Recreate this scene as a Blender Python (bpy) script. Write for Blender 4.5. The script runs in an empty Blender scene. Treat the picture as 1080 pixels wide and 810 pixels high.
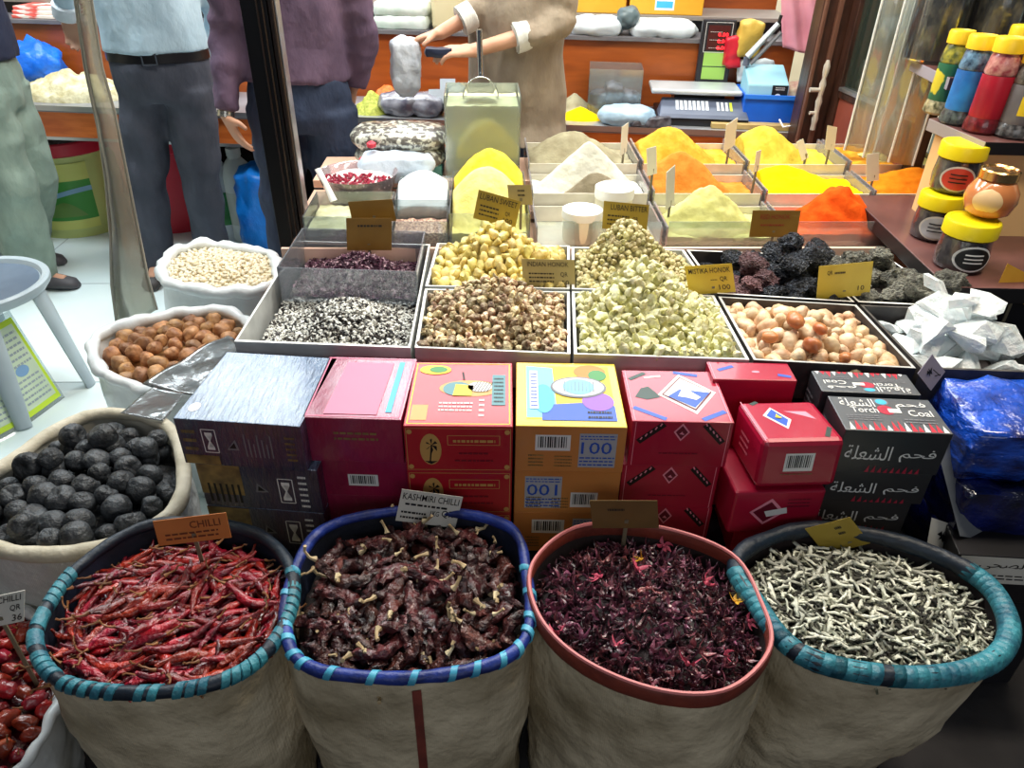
import bpy, math, random
from math import sin, cos, pi, radians, sqrt, atan2
from mathutils import Vector, Matrix, Euler, noise
random.seed(7)
SC = bpy.context.scene
COL = SC.collection
V = Vector
# ------------------------------------------------------------------ camera
FPX, CH = 780.0, 1.6
TH, PS, RO = radians(33), radians(2.7), radians(1.0)
_r0 = V((cos(PS), -sin(PS), 0)); FW = V((sin(PS)*cos(TH), cos(PS)*cos(TH), -sin(TH)))
_up = V((sin(PS)*sin(TH), cos(PS)*sin(TH), cos(TH)))
RT = _r0*cos(RO)+_up*sin(RO); UP = _up*cos(RO)-_r0*sin(RO)
cd = bpy.data.cameras.new('camera'); cd.lens = FPX*36/1080; cd.sensor_width = 36; cd.clip_start = .02
cam = bpy.data.objects.new('camera', cd); COL.objects.link(cam)
mw = Matrix((( RT.x, UP.x, -FW.x, 0), (RT.y, UP.y, -FW.y, 0), (RT.z, UP.z, -FW.z, CH), (0, 0, 0, 1)))
cam.matrix_world = mw; SC.camera = cam
def ray(px, py): return FPX*FW+(px-540)*RT+(405-py)*UP
def G(px, py, h):
    d = ray(px, py); t = (h-CH)/d.z; return V((d.x*t, d.y*t, h))
def D(px, py, Y):
    d = ray(px, py); t = Y/d.y; return V((d.x*t, Y, CH+d.z*t))
# ------------------------------------------------------------------ materials
def lin(c):
    r = []
    for x in c[:3]:
        x = x/255.0; r.append(x/12.92 if x <= .04045 else ((x+.055)/1.055)**2.4)
    return (*r, 1)
MATS = {}
def M(name, c1, c2=None, scale=12, rough=.5, metal=0, bump=0, bscale=40, rnd=0, coat=0, stretch=None, detail=3, trans=0, sss=0, lo=.35, hi=.65, emit=0, bdist=.01, spec=.5, hue=0, crough=.08):
    if name in MATS: return MATS[name]
    m = bpy.data.materials.new(name); m.use_nodes = True; nt = m.node_tree; N = nt.nodes; L = nt.links
    b = N['Principled BSDF']; b.inputs['Roughness'].default_value = rough; b.inputs['Metallic'].default_value = metal
    b.inputs['Coat Weight'].default_value = coat; b.inputs['Coat Roughness'].default_value = crough
    b.inputs['Transmission Weight'].default_value = trans; b.inputs['Specular IOR Level'].default_value = spec
    if sss:
        b.inputs['Subsurface Weight'].default_value = sss; b.inputs['Subsurface Radius'].default_value = (.02, .02, .02)
    tc = N.new('ShaderNodeTexCoord'); src = tc.outputs['Object']
    if stretch:
        mp = N.new('ShaderNodeMapping'); mp.inputs['Scale'].default_value = stretch; L.new(src, mp.inputs[0]); src = mp.outputs[0]
    col = None
    if c2:
        n = N.new('ShaderNodeTexNoise'); n.inputs['Scale'].default_value = scale; n.inputs['Detail'].default_value = detail
        L.new(src, n.inputs['Vector'])
        r = N.new('ShaderNodeValToRGB'); r.color_ramp.elements[0].position = lo; r.color_ramp.elements[1].position = hi
        r.color_ramp.elements[0].color = lin(c1); r.color_ramp.elements[1].color = lin(c2)
        L.new(n.outputs['Fac'], r.inputs[0]); col = r.outputs[0]
    else:
        rg = N.new('ShaderNodeRGB'); rg.outputs[0].default_value = lin(c1); col = rg.outputs[0]
    if rnd or hue:
        oi = N.new('ShaderNodeObjectInfo'); h = N.new('ShaderNodeHueSaturation')
        mr = N.new('ShaderNodeMapRange'); mr.inputs['To Min'].default_value = 1-rnd; mr.inputs['To Max'].default_value = 1+rnd
        L.new(oi.outputs['Random'], mr.inputs['Value']); L.new(mr.outputs[0], h.inputs['Value'])
        if hue:
            m2 = N.new('ShaderNodeMath'); m2.operation = 'MULTIPLY'; m2.inputs[1].default_value = 7.31; L.new(oi.outputs['Random'], m2.inputs[0])
            m3 = N.new('ShaderNodeMath'); m3.operation = 'FRACT'; L.new(m2.outputs[0], m3.inputs[0])
            m4 = N.new('ShaderNodeMapRange'); m4.inputs['To Min'].default_value = .5-hue; m4.inputs['To Max'].default_value = .5+hue
            L.new(m3.outputs[0], m4.inputs['Value']); L.new(m4.outputs[0], h.inputs['Hue'])
        L.new(col, h.inputs['Color']); col = h.outputs[0]
    L.new(col, b.inputs['Base Color'])
    if emit:
        L.new(col, b.inputs['Emission Color']); b.inputs['Emission Strength'].default_value = emit
    if bump:
        n2 = N.new('ShaderNodeTexNoise'); n2.inputs['Scale'].default_value = bscale; n2.inputs['Detail'].default_value = 4
        L.new(src, n2.inputs['Vector'])
        bp = N.new('ShaderNodeBump'); bp.inputs['Strength'].default_value = bump; bp.inputs['Distance'].default_value = bdist
        L.new(n2.outputs['Fac'], bp.inputs['Height']); L.new(bp.outputs[0], b.inputs['Normal'])
    MATS[name] = m; return m
def CLEAR(name, tint=(235, 242, 242), haze=.12, gloss=.16, rough=.08, hazecol=(225, 230, 230), bump=0, bscale=15):
    if name in MATS: return MATS[name]
    m = bpy.data.materials.new(name); m.use_nodes = True; nt = m.node_tree; N = nt.nodes; L = nt.links; N.clear()
    out = N.new('ShaderNodeOutputMaterial'); t = N.new('ShaderNodeBsdfTransparent'); t.inputs[0].default_value = lin(tint)
    g = N.new('ShaderNodeBsdfGlossy'); g.inputs['Roughness'].default_value = rough
    d = N.new('ShaderNodeBsdfDiffuse'); d.inputs[0].default_value = lin(hazecol)
    lw = N.new('ShaderNodeFresnel'); lw.inputs[0].default_value = 1.5
    ad = N.new('ShaderNodeMath'); ad.operation = 'MULTIPLY_ADD'; ad.inputs[1].default_value = 1; ad.inputs[2].default_value = gloss*.3; ad.use_clamp = True
    L.new(lw.outputs[0], ad.inputs[0])
    m1 = N.new('ShaderNodeMixShader'); m1.inputs[0].default_value = haze; L.new(t.outputs[0], m1.inputs[1]); L.new(d.outputs[0], m1.inputs[2])
    m2 = N.new('ShaderNodeMixShader'); L.new(ad.outputs[0], m2.inputs[0]); L.new(m1.outputs[0], m2.inputs[1]); L.new(g.outputs[0], m2.inputs[2])
    L.new(m2.outputs[0], out.inputs[0])
    if bump:
        tc = N.new('ShaderNodeTexCoord'); n = N.new('ShaderNodeTexNoise'); n.inputs['Scale'].default_value = bscale; n.inputs['Detail'].default_value = 4
        L.new(tc.outputs['Object'], n.inputs['Vector']); bp = N.new('ShaderNodeBump'); bp.inputs['Strength'].default_value = bump; bp.inputs['Distance'].default_value = .01
        L.new(n.outputs['Fac'], bp.inputs['Height']); L.new(bp.outputs[0], g.inputs['Normal']); L.new(bp.outputs[0], lw.inputs['Normal'])
    MATS[name] = m; return m
# ------------------------------------------------------------------ mesh builder
def _frame(d, up=None):
    d = d.normalized(); a = up if up is not None else (V((0, 0, 1)) if abs(d.z) < .9 else V((1, 0, 0)))
    s = d.cross(a)
    if s.length < 1e-5: s = d.cross(V((.3, 1, .2)))
    s.normalize(); return s, s.cross(d).normalized()
class MB:
    def __init__(s): s.v = []; s.f = []; s.m = []
    def add(s, vs, fs, m=0):
        n = len(s.v); s.v += [V(x) for x in vs]; s.f += [tuple(i+n for i in f) for f in fs]
        s.m += [m]*len(fs)
        return s
    def hexa(s, p, m=0):   # p: 4 bottom (ccw), 4 top
        return s.add(p, [(3, 2, 1, 0), (4, 5, 6, 7), (0, 1, 5, 4), (1, 2, 6, 5), (2, 3, 7, 6), (3, 0, 4, 7)], m)
    def box(s, c, d, rz=0, m=0):
        x, y, z = d[0]/2, d[1]/2, d[2]/2; R = Matrix.Rotation(rz, 3, 'Z'); c = V(c)
        return s.hexa([c+R@V(q) for q in ((-x, -y, -z), (x, -y, -z), (x, y, -z), (-x, y, -z), (-x, -y, z), (x, -y, z), (x, y, z), (-x, y, z))], m)
    def prism(s, poly, vec, m=0):
        n = len(poly); vec = V(vec); a = [V(p) for p in poly]; b = [p+vec for p in a]
        return s.add(a+b, [tuple(range(n-1, -1, -1)), tuple(range(n, 2*n))]+[(i, (i+1) % n, (i+1) % n+n, i+n) for i in range(n)], m)
    def loft(s, rings, m=0, cap=True, closed=False):
        n = len(rings[0]); k = len(rings); vs = [p for r in rings for p in r]; fs = []
        for j in range(k if closed else k-1):
            a = j*n; b = ((j+1) % k)*n
            for i in range(n): fs.append((a+i, a+(i+1) % n, b+(i+1) % n, b+i))
        if cap and not closed:
            fs.append(tuple(range(n-1, -1, -1))); fs.append(tuple((k-1)*n+i for i in range(n)))
        return s.add(vs, fs, m)
    def tube(s, path, r, n=8, m=0, up=None, closed=False, cap=True):
        path = [V(p) for p in path]; k = len(path); rings = []; prev = None
        for i, p in enumerate(path):
            if closed: d = path[(i+1) % k]-path[i-1]
            else: d = path[min(i+1, k-1)]-path[max(i-1, 0)]
            if d.length < 1e-7: d = V((0, 0, 1))
            if up is None and prev is not None:
                sd = prev-d.normalized()*prev.dot(d.normalized()); sd = sd.normalized() if sd.length > 1e-6 else _frame(d)[0]; u = sd.cross(d.normalized())
            else: sd, u = _frame(d, up)
            prev = sd
            rr = r[i] if isinstance(r, (list, tuple)) and not isinstance(r, tuple) else r
            ra, rb = rr if isinstance(rr, tuple) else (rr, rr)
            rings.append([p+sd*ra*cos(2*pi*j/n)+u*rb*sin(2*pi*j/n) for j in range(n)])
        return s.loft(rings, m, cap, closed)
    def lathe(s, prof, n=24, m=0, c=(0, 0, 0), cap=True, sx=1, sy=1):
        c = V(c); return s.loft([[c+V((r*cos(2*pi*j/n)*sx, r*sin(2*pi*j/n)*sy, z)) for j in range(n)] for r, z in prof], m, cap)
    def grid(s, fn, nu, nv, m=0):
        vs = [fn(i/nu, j/nv) for j in range(nv+1) for i in range(nu+1)]
        return s.add(vs, [(j*(nu+1)+i, j*(nu+1)+i+1, (j+1)*(nu+1)+i+1, (j+1)*(nu+1)+i) for j in range(nv) for i in range(nu)], m)
    def mesh(s, name, mats, smooth=True, off=None, ang=40):
        me = bpy.data.meshes.new(name); o = off or V((0, 0, 0))
        me.from_pydata([tuple(p-o) for p in s.v], [], s.f)
        for mm in (mats if isinstance(mats, (list, tuple)) else [mats]): me.materials.append(mm)
        me.polygons.foreach_set('material_index', s.m)
        if smooth:
            me.polygons.foreach_set('use_smooth', [True]*len(s.f)); me.set_sharp_from_angle(angle=radians(ang))
        me.update(); return me
    def base(s):
        xs = [p.x for p in s.v]; ys = [p.y for p in s.v]; zs = [p.z for p in s.v]
        return V(((min(xs)+max(xs))/2, (min(ys)+max(ys))/2, min(zs)))
    def part(s, name, mats, parent, bevel=0, smooth=True, kind=None, label=None, world=True, ang=40, local=False):
        """a part: vertices given in world space (parents are unrotated) or local"""
        off = V((0, 0, 0))
        if not local:
            p = parent
            while p: off = off+p.location; p = p.parent
        o = bpy.data.objects.new(name, s.mesh(name, mats, smooth, off, ang)); COL.objects.link(o); o.parent = parent
        if bevel: bev(o, bevel)
        if kind: o['kind'] = kind
        if label: o['label'] = label
        return o
    def one(s, name, mats, label=None, cat=None, group=None, kind=None, bevel=0, smooth=True, ang=40):
        b = s.base(); o = bpy.data.objects.new(name, s.mesh(name, mats, smooth, b, ang)); o.location = b; COL.objects.link(o)
        tag(o, label, cat, group, kind)
        if bevel: bev(o, bevel)
        return o
def bev(o, w, seg=2):
    b = o.modifiers.new('bevel', 'BEVEL'); b.width = w; b.segments = seg; b.limit_method = 'ANGLE'; b.angle_limit = radians(40)
def tag(o, label=None, cat=None, group=None, kind=None):
    if label: o['label'] = label
    if cat: o['category'] = cat
    if group: o['group'] = group
    if kind: o['kind'] = kind
    return o
def thing(name, label, cat, loc, group=None, rz=0):
    o = bpy.data.objects.new(name, None); o.empty_display_size = .05; o.location = V(loc); o.rotation_euler = (0, 0, rz); COL.objects.link(o)
    return tag(o, label, cat, group)
def dup(root, loc, rot=None, scale=None, label=None, group=None):
    r = root.copy(); COL.objects.link(r); r.location = loc
    if rot is not None: r.rotation_euler = rot
    if scale is not None: r.scale = scale if hasattr(scale, '__len__') else (scale,)*3
    if label: r['label'] = label
    if group: r['group'] = group
    for ch in list(root.children):
        c = ch.copy(); COL.objects.link(c); c.parent = r
        for g in list(ch.children):
            d = g.copy(); COL.objects.link(d); d.parent = c
    return r
def struct(mb, name, mats, smooth=False, bevel=0):
    return mb.one(name, mats, kind='structure', smooth=smooth, bevel=bevel)
def remesh(o, vox, it=4):
    r = o.modifiers.new('remesh', 'REMESH'); r.mode = 'VOXEL'; r.voxel_size = vox; r.use_smooth_shade = True
    if it:
        s = o.modifiers.new('smooth', 'SMOOTH'); s.iterations = it; s.factor = .5
def nz(p, s=1.0, seed=0): return noise.noise(V(p)*s+V((seed*13.7, seed*7.1, seed*3.3)))
# ------------------------------------------------------------------ lettering and flat print
_TX = {}
def textmesh(body):
    if body in _TX: return _TX[body]
    c = bpy.data.curves.new('lettering', 'FONT'); c.body = body; c.size = 1; c.resolution_u = 2; c.offset = .004
    o = bpy.data.objects.new('lettering', c); COL.objects.link(o)
    me = bpy.data.meshes.new_from_object(o.evaluated_get(bpy.context.evaluated_depsgraph_get()))
    vs = [v.co.copy() for v in me.vertices]; fs = [tuple(p.vertices) for p in me.polygons]
    bpy.data.objects.remove(o); bpy.data.curves.remove(c); bpy.data.meshes.remove(me)
    x0 = min(v.x for v in vs); x1 = max(v.x for v in vs); y0 = min(v.y for v in vs); y1 = max(v.y for v in vs)
    _TX[body] = ([((v.x-x0)/(x1-x0), (v.y-y0)/(y1-y0)) for v in vs], fs, (x1-x0)/(y1-y0)); return _TX[body]
class Face:
    """a flat printed face: origin, width vector, height vector; prints lie a hair above it"""
    def __init__(s, o, u, v, lift=.0006):
        s.o, s.u, s.v = V(o), V(u), V(v); s.n = s.u.cross(s.v).normalized(); s.k = lift; s.mb = MB(); s.i = 0
    def p(s, a, b, l=1): return s.o+s.u*a+s.v*b+s.n*s.k*l
    def poly(s, pts, m=0, l=1): s.mb.add([s.p(a, b, l) for a, b in pts], [tuple(range(len(pts)))], m)
    def rect(s, a0, b0, a1, b1, m=0, l=1): s.poly([(a0, b0), (a1, b0), (a1, b1), (a0, b1)], m, l)
    def ell(s, a, b, ra, rb, m=0, l=1, n=20, rot=0): s.poly([(a+ra*cos(2*pi*i/n), b+rb*sin(2*pi*i/n)) for i in range(n)], m, l)
    def line(s, a0, b0, a1, b1, w, m=0, l=1):   # w in metres
        A, B = s.u*a0+s.v*b0, s.u*a1+s.v*b1; d = (B-A).normalized(); q = d.cross(s.n)*w/2; o = s.o+s.n*s.k*l
        s.mb.add([o+A+q, o+B+q, o+B-q, o+A-q], [(0, 1, 2, 3)], m)
    def frame(s, a0, b0, a1, b1, w, m=0, l=1):
        for q in ((a0, b0, a1, b0), (a1, b0, a1, b1), (a1, b1, a0, b1), (a0, b1, a0, b0)): s.line(*q, w, m, l)
    def text(s, body, a0, b0, a1, b1, m=0, l=2, flip=False, rot=False, keep=False):
        vs, fs, asp = textmesh(body)
        if keep:   # keep the aspect of the letters inside the slot, left aligned
            h = (b1-b0)*s.v.length; w = h*asp; W = (a1-a0)*s.u.length
            if w > W: b1 = b0+(b1-b0)*W/w
            else: a1 = a0+w/s.u.length
        q = []
        for x, y in vs:
            if rot: x, y = 1-y, x
            if flip: x, y = 1-x, 1-y
            q.append(s.p(a0+(a1-a0)*x, b0+(b1-b0)*y, l))
        s.mb.add(q, fs, m)
    def barcode(s, a0, b0, a1, b1, mw, mk):
        s.rect(a0, b0, a1, b1, mw, 1); rd = random.Random(3); a = a0+(a1-a0)*.08
        while a < a1-(a1-a0)*.1:
            w = (a1-a0)*rd.choice((.018, .03, .045)); s.rect(a, b0+(b1-b0)*.2, a+w, b1-(b1-b0)*.1, mk, 2); a += w+(a1-a0)*rd.choice((.02, .03, .04))
    def scrib(s, a0, b0, a1, b1, rows, m=0, seed=1, l=2):
        """rows of small print that the photo does not resolve: short dashes"""
        rd = random.Random(seed)
        for r in range(rows):
            y0 = b1-(b1-b0)*(r+.8)/rows; y1 = y0+(b1-b0)*.38/rows; a = a0
            while a < a1:
                w = (a1-a0)*rd.uniform(.05, .16); s.rect(a, y0, min(a+w, a1), y1, m, l); a += w+(a1-a0)*.03
AR = {'fahm': '\ufee2\ufea4\ufed3', 'shola': '\ufe94\ufee0\ufecc\ufeb8\ufedf\ufe8d', 'sahi': '\ufef2\ufea4\ufebc\ufedf\ufe8d'}
AR['fs'] = AR['shola']+' '+AR['fahm']
# ------------------------------------------------------------------ palette
m_steel = M('tray_steel', (206, 208, 204), (176, 178, 176), 9, .35, .15, bump=.1)
m_white_edge = M('tray_white', (240, 240, 234), (214, 214, 208), 14, .4)
m_black = M('black_board', (16, 15, 18), (24, 22, 26), 8, .45)
m_bclo = M('black_cloth', (12, 11, 16), (20, 18, 26), 30, .85, bump=.3)
m_orange_wood = M('orange_laminate', (196, 92, 30), (222, 120, 52), 5, .35, stretch=(1, 1, 7), bump=.05)
m_orange_dk = M('riser_laminate', (136, 64, 18), (162, 80, 26), 4, .35, stretch=(1, 1, 6))
m_darkwood = M('dark_wood', (46, 28, 22), (74, 46, 36), 7, .35, stretch=(6, 6, 1), bump=.1)
m_redwood = M('red_brown_panel', (128, 62, 50), (150, 78, 62), 6, .4)
m_alu = M('aluminium_edge', (190, 192, 194), None, rough=.28, metal=.9)
m_clear = CLEAR('clear_acrylic')
m_film = CLEAR('clear_film', (232, 236, 238), .1, .1, .15, bump=.35, bscale=14)
m_w = M('print_white', (235, 235, 232), rough=.5)
m_k = M('print_black', (14, 14, 16), rough=.5)
m_lime = M('print_lime', (196, 226, 60), rough=.5)
m_grey = M('print_grey', (120, 122, 128), rough=.5)
m_blue = M('print_blue', (40, 88, 190), rough=.4)
m_cyan = M('print_cyan', (70, 180, 225), rough=.35)
m_gold = M('print_gold', (206, 160, 90), rough=.4)
m_yel = M('print_yellow', (238, 205, 40), rough=.4)
m_org = M('print_orange', (232, 128, 40), rough=.4)
m_red = M('print_red', (205, 38, 60), rough=.4)
m_vio = M('print_violet', (142, 88, 190), rough=.4)
m_grn = M('print_green', (60, 140, 70), rough=.4)
m_dgrn = M('print_dark_green', (36, 62, 56), rough=.4)
# ------------------------------------------------------------------ the setting
m_tile = M('pale_floor_tile', (214, 232, 234), (226, 240, 241), 2.5, .22, coat=.3)
m_grout = M('tile_grout', (160, 172, 174), rough=.7)
m_street = M('street_paving', (40, 38, 40), (58, 55, 56), 6, .8, bump=.3)
fl = MB(); fl.box((-.6, 4.0, -.05), (7.4, 5.2, .1), m=0); fl.box((-.6, .05, -.05), (7.4, 2.7, .1), m=2)
for i in range(9): fl.box((-4.1+i*.9, 4.0, .0005), (.006, 5.2, .001), m=1)
for j in range(6): fl.box((-.6, 1.6+j*.9, .0005), (7.4, .006, .001), m=1)
struct(fl, 'floor', [m_tile, m_grout, m_street])
m_wall = M('wall_paint', (216, 200, 172), (226, 212, 186), 3, .8)
w = MB(); w.box((-.6, 6.65, 1.5), (7.4, .1, 3.0)); struct(w, 'wall_back', m_wall)
w = MB(); w.box((-4.35, 4.0, 1.5), (.1, 5.2, 3.0)); struct(w, 'wall_left', m_wall)
w = MB(); w.box((3.15, 4.2, 1.5), (.1, 4.8, 3.0)); struct(w, 'wall_right', m_wall)
w = MB(); w.box((-.6, 4.05, 3.05), (7.6, 5.3, .1)); struct(w, 'ceiling', M('ceiling_paint', (236, 236, 232), rough=.9))
# shop front post (black aluminium section with lighter ribs)
Yp = 2.33
a, b2 = D(252, 0, Yp), D(296, 0, Yp)
xa, xb = D(293, 240, Yp).x, D(318, 240, Yp).x
px0, px1 = (a.x+xa)/2, (b2.x+xb)/2
p = MB(); wd = px1-px0; cxp = (px0+px1)/2
p.box((cxp-wd*.12, Yp+.03, 1.5), (wd*.76, .07, 3.0), m=0)
p.box((cxp+wd*.33, Yp+.03, 1.5), (wd*.12, .05, 3.0), m=1)
p.box((cxp+wd*.42, Yp+.025, 1.5), (wd*.06, .06, 3.0), m=2)
p.box((cxp+wd*.48, Yp+.03, 1.5), (wd*.05, .05, 3.0), m=3)
p.box((cxp-wd*.02, Yp-.006, 1.5), (wd*.05, .01, 3.0), m=1); p.box((cxp+wd*.14, Yp-.006, 1.5), (wd*.03, .012, 3.0), m=2)
struct(p, 'trim_1', [M('post_black', (10, 9, 11), rough=.3), M('post_rib', (52, 40, 34), rough=.3), M('post_bronze', (84, 68, 56), rough=.3, metal=.4), m_alu], bevel=.002)
# ------------------------------------------------------------------ big tables
bench = MB(); bench.box((.36, 1.375, .17), (2.0, .34, .34)); bench.one('display_bench', m_bclo, 'low black bench behind the four sacks, carrying the cartons', 'bench', bevel=.008)
tb = thing('display_table', 'black table under the resin trays, front edge behind the cartons', 'table', (.2, 1.8, 0))
q = MB()
tq = [G(238, 372, .61), G(1120, 400, .61), G(1120, 272, .61), G(312, 246, .61)]
tq = [V((-.62, 1.57, .58)), V((1.62, 1.39, .58)), V((1.62, 2.04, .58)), V((-.62, 2.04, .58))]
q.hexa(tq+[p+V((0, 0, .035)) for p in tq]); q.part('table_top', m_black, tb, bevel=.004)
q = MB(); q.hexa([V((-.6, 1.60, .0)), V((1.4, 1.58, .0)), V((1.4, 2.0, .0)), V((-.6, 2.0, .0)), V((-.6, 1.60, .579)), V((1.4, 1.58, .579)), V((1.4, 2.0, .579)), V((-.6, 2.0, .579))]); q.part('table_skirt', m_bclo, tb)
# ------------------------------------------------------------------ resin trays
ZR = .72
def tray(label, quad, group, h=.1, t=.006, mats=None, zr=ZR):
    """open metal tray from four rim corners (front left, front right, back right, back left)"""
    q = MB(); c = sum(quad, V())/4; z0 = zr-h
    ins = [p+(c-p).normalized()*t*1.6 for p in quad]
    o_t = [V((p.x, p.y, zr)) for p in quad]; i_t = [V((p.x, p.y, zr)) for p in ins]; o_b = [V((p.x, p.y, z0)) for p in quad]; i_b = [V((p.x, p.y, z0+.004)) for p in ins]
    q.add(o_t+i_t+o_b+i_b, [(i, (i+1) % 4, 4+(i+1) % 4, 4+i) for i in range(4)] + [(8+i, 8+(i+1) % 4, (i+1) % 4, i) for i in range(4)] + [(4+i, 4+(i+1) % 4, 12+(i+1) % 4, 12+i) for i in range(4)] + [(12, 13, 14, 15), (11, 10, 9, 8)])
    q.m = [1]*4+[0]*10
    return q.one('display_tray', mats or [m_steel, m_white_edge], label, 'tray', group, smooth=False)
def gq(*pts): return [G(x, y, ZR) for x, y in pts]
def shrink(qd, k=.985):
    c = sum(qd, V())/4; return [c+(p-c)*k for p in qd]
m_dkrim = M('tray_dark_rim', (62, 60, 60), (96, 92, 88), 20, .4, .3)
m_dkwall = M('tray_dark_wall', (40, 36, 38), (70, 64, 62), 20, .5)
Q1 = shrink(gq((245, 361), (434, 368), (455, 257), (314, 253)))
Q2b = shrink(gq((447, 302), (602, 305), (602, 259), (460, 256)))
Q3b = shrink(gq((602, 305), (754, 309), (722, 263), (602, 260)))
Q2f = shrink(gq((436, 367), (603, 374), (602, 307), (447, 304)))
Q3f = shrink(gq((604, 374), (792, 380), (754, 311), (602, 307)))
Q4b = shrink(gq((756, 310), (903, 319), (848, 268), (723, 263)))
Q5b = shrink(gq((905, 319), (1015, 324), (938, 272), (850, 268)))
Q4f = shrink(gq((794, 380), (968, 389), (904, 321), (756, 312)))
Q5f = shrink(gq((971, 389), (1110, 394), (1035, 326), (906, 321)))
GT = 'metal trays of resins and stones'
tray('steel tray with black and white seeds in front and purple petals behind', Q1, GT)
tray('steel tray piled with pale yellow frankincense chunks, beside the purple petals', Q2b, GT)
tray('steel tray piled with small olive tan resin beads, behind the pale lemon resin', Q3b, GT)
tray('steel tray heaped with brown tan resin beads right behind the red carton', Q2f, GT)
tray('steel tray heaped with pale lemon resin lumps behind the yellow carton', Q3f, GT)
tray('steel tray holding black glossy rocks', Q4b, GT, mats=[m_dkwall, m_white_edge])
tray('steel tray holding rough grey stones beside the black rocks', Q5b, GT, mats=[m_dkwall, m_white_edge])
tray('dark tray filled with peach coloured gum pebbles', Q4f, GT, mats=[m_dkwall, m_steel])
tray('dark tray filled with big clear crystal lumps', Q5f, GT, mats=[m_dkwall, m_dkrim])
# ------------------------------------------------------------------ heaps and pieces
def bil(qd, u, v):
    a = qd[0].lerp(qd[1], u); b = qd[3].lerp(qd[2], u); return a.lerp(b, v)
def lump(seed, sub=2, amp=.25, fr=1.6, sx=1, sy=1, sz=1, facet=False):
    import bmesh
    bm = bmesh.new(); bmesh.ops.create_icosphere(bm, subdivisions=sub, radius=1)
    vs = []
    for v in bm.verts:
        c = v.co.copy(); r = 1+amp*nz(c, fr, seed)+amp*.4*nz(c, fr*2.7, seed+3)
        vs.append(V((c.x*r*sx, c.y*r*sy, c.z*r*sz)))
    fs = [tuple(x.index for x in f.verts) for f in bm.faces]; bm.free()
    mb = MB(); mb.add(vs, fs); return mb
def crystal(seed, n=14, sx=1, sy=1, sz=1):
    import bmesh
    rd = random.Random(seed); bm = bmesh.new()
    for i in range(n):
        d = V((rd.gauss(0, 1), rd.gauss(0, 1), rd.gauss(0, 1))).normalized()*rd.uniform(.75, 1.1)
        bm.verts.new((d.x*sx, d.y*sy, d.z*sz))
    r = bmesh.ops.convex_hull(bm, input=bm.verts)
    for v in [v for v in bm.verts if not v.link_faces]: bm.verts.remove(v)
    bm.verts.index_update(); mb = MB(); mb.add([v.co.copy() for v in bm.verts], [tuple(x.index for x in f.verts) for f in bm.faces]); bm.free(); return mb
def poisson(gen, n, dist, tries=40):
    """gen() gives a point; keep up to n points no closer than dist"""
    pts = []; cell = {}; k = 0
    while len(pts) < n and k < n*tries:
        k += 1; p = gen(); c = (int(math.floor(p.x/dist)), int(math.floor(p.y/dist)))
        ok = True
        for i in (-1, 0, 1):
            for j in (-1, 0, 1):
                for o in cell.get((c[0]+i, c[1]+j), ()):
                    if (o-p).length < dist: ok = False; break
                if not ok: break
            if not ok: break
        if ok: pts.append(p); cell.setdefault(c, []).append(p)
    return pts
def scatter(name, meshes, pts, label, cat, group, size=1, var=.25, tilt=.4, rng=None, flat=False, children=None, rzf=None):
    rng = rng or random.Random(len(pts))
    out = []
    for p in pts:
        k = rng.randrange(len(meshes))
        o = bpy.data.objects.new(name, meshes[k]); COL.objects.link(o)
        o.location = p; s = size*rng.uniform(1-var, 1+var); o.scale = (s, s, s)
        rz = rng.uniform(0, 2*pi) if rzf is None else rzf(p, rng)
        o.rotation_euler = Euler((rng.uniform(-tilt, tilt), rng.uniform(-tilt, tilt), rz))
        tag(o, label, cat, group)
        if children:
            for cn, cm in children[k]:
                c = bpy.data.objects.new(cn, cm); COL.objects.link(c); c.parent = o
        out.append(o)
    return out
def trayheap(qd, h, z0, sz, n, name, meshes, mat, lab, lab2, cat, group, peak=(.5, .55), pw=1.3, var=.25, dist=.8, sink=.0, bumpy=.5, edge=.04, tilt=1.5, hname='heap'):
    """a stuff mound filling a tray and loose pieces lying on it"""
    def hz(u, v):
        du = (u-peak[0])/(peak[0] if u < peak[0] else 1-peak[0]); dv = (v-peak[1])/(peak[1] if v < peak[1] else 1-peak[1])
        r = min(1, sqrt(du*du+dv*dv)); return z0+h*(.5+.5*cos(pi*r))**pw
    def fn(u, v):
        uu, vv = edge+u*(1-2*edge), edge+v*(1-2*edge)
        p = bil(qd, uu, vv); p.z = hz(uu, vv)-sz*.55+sz*bumpy*nz(p, .9/sz, 5); return p
    mb = MB(); nu = min(60, int((qd[1]-qd[0]).length/sz*2.5)); nv = min(50, int((qd[3]-qd[0]).length/sz*2.5)); mb.grid(fn, nu, nv)
    n0 = len(mb.v); # close the mound down to the tray floor
    zb = ZR-.092; c = [fn(0, 0), fn(1, 0), fn(1, 1), fn(0, 1)]
    ring = [i for i in range(nu+1)]+[j*(nu+1)+nu for j in range(1, nv+1)]+[nv*(nu+1)+i for i in range(nu-1, -1, -1)]+[j*(nu+1) for j in range(nv-1, 0, -1)]
    vs = [V((mb.v[i].x, mb.v[i].y, zb)) for i in ring]; k = len(ring); mb.v += vs
    for i in range(k): mb.f.append((n0+i, n0+(i+1) % k, ring[(i+1) % k], ring[i])); mb.m.append(0)
    mb.f.append(tuple(n0+i for i in range(k-1, -1, -1))); mb.m.append(0)
    mb.one(hname, mat, lab2, cat, kind='stuff')
    rng = random.Random(n)
    def gen():
        u, v = rng.uniform(edge+.01, 1-edge-.01), rng.uniform(edge+.02, 1-edge-.02); p = bil(qd, u, v); p.z = hz(u, v)-sz*sink; return p
    pts = poisson(gen, n, sz*dist)
    return scatter(name, meshes, pts, lab, cat, group, 1, var, tilt, rng)
def protos(fn, mat, n=4): return [fn(i).mesh('piece', mat, True, ang=50) for i in range(n)]
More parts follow.
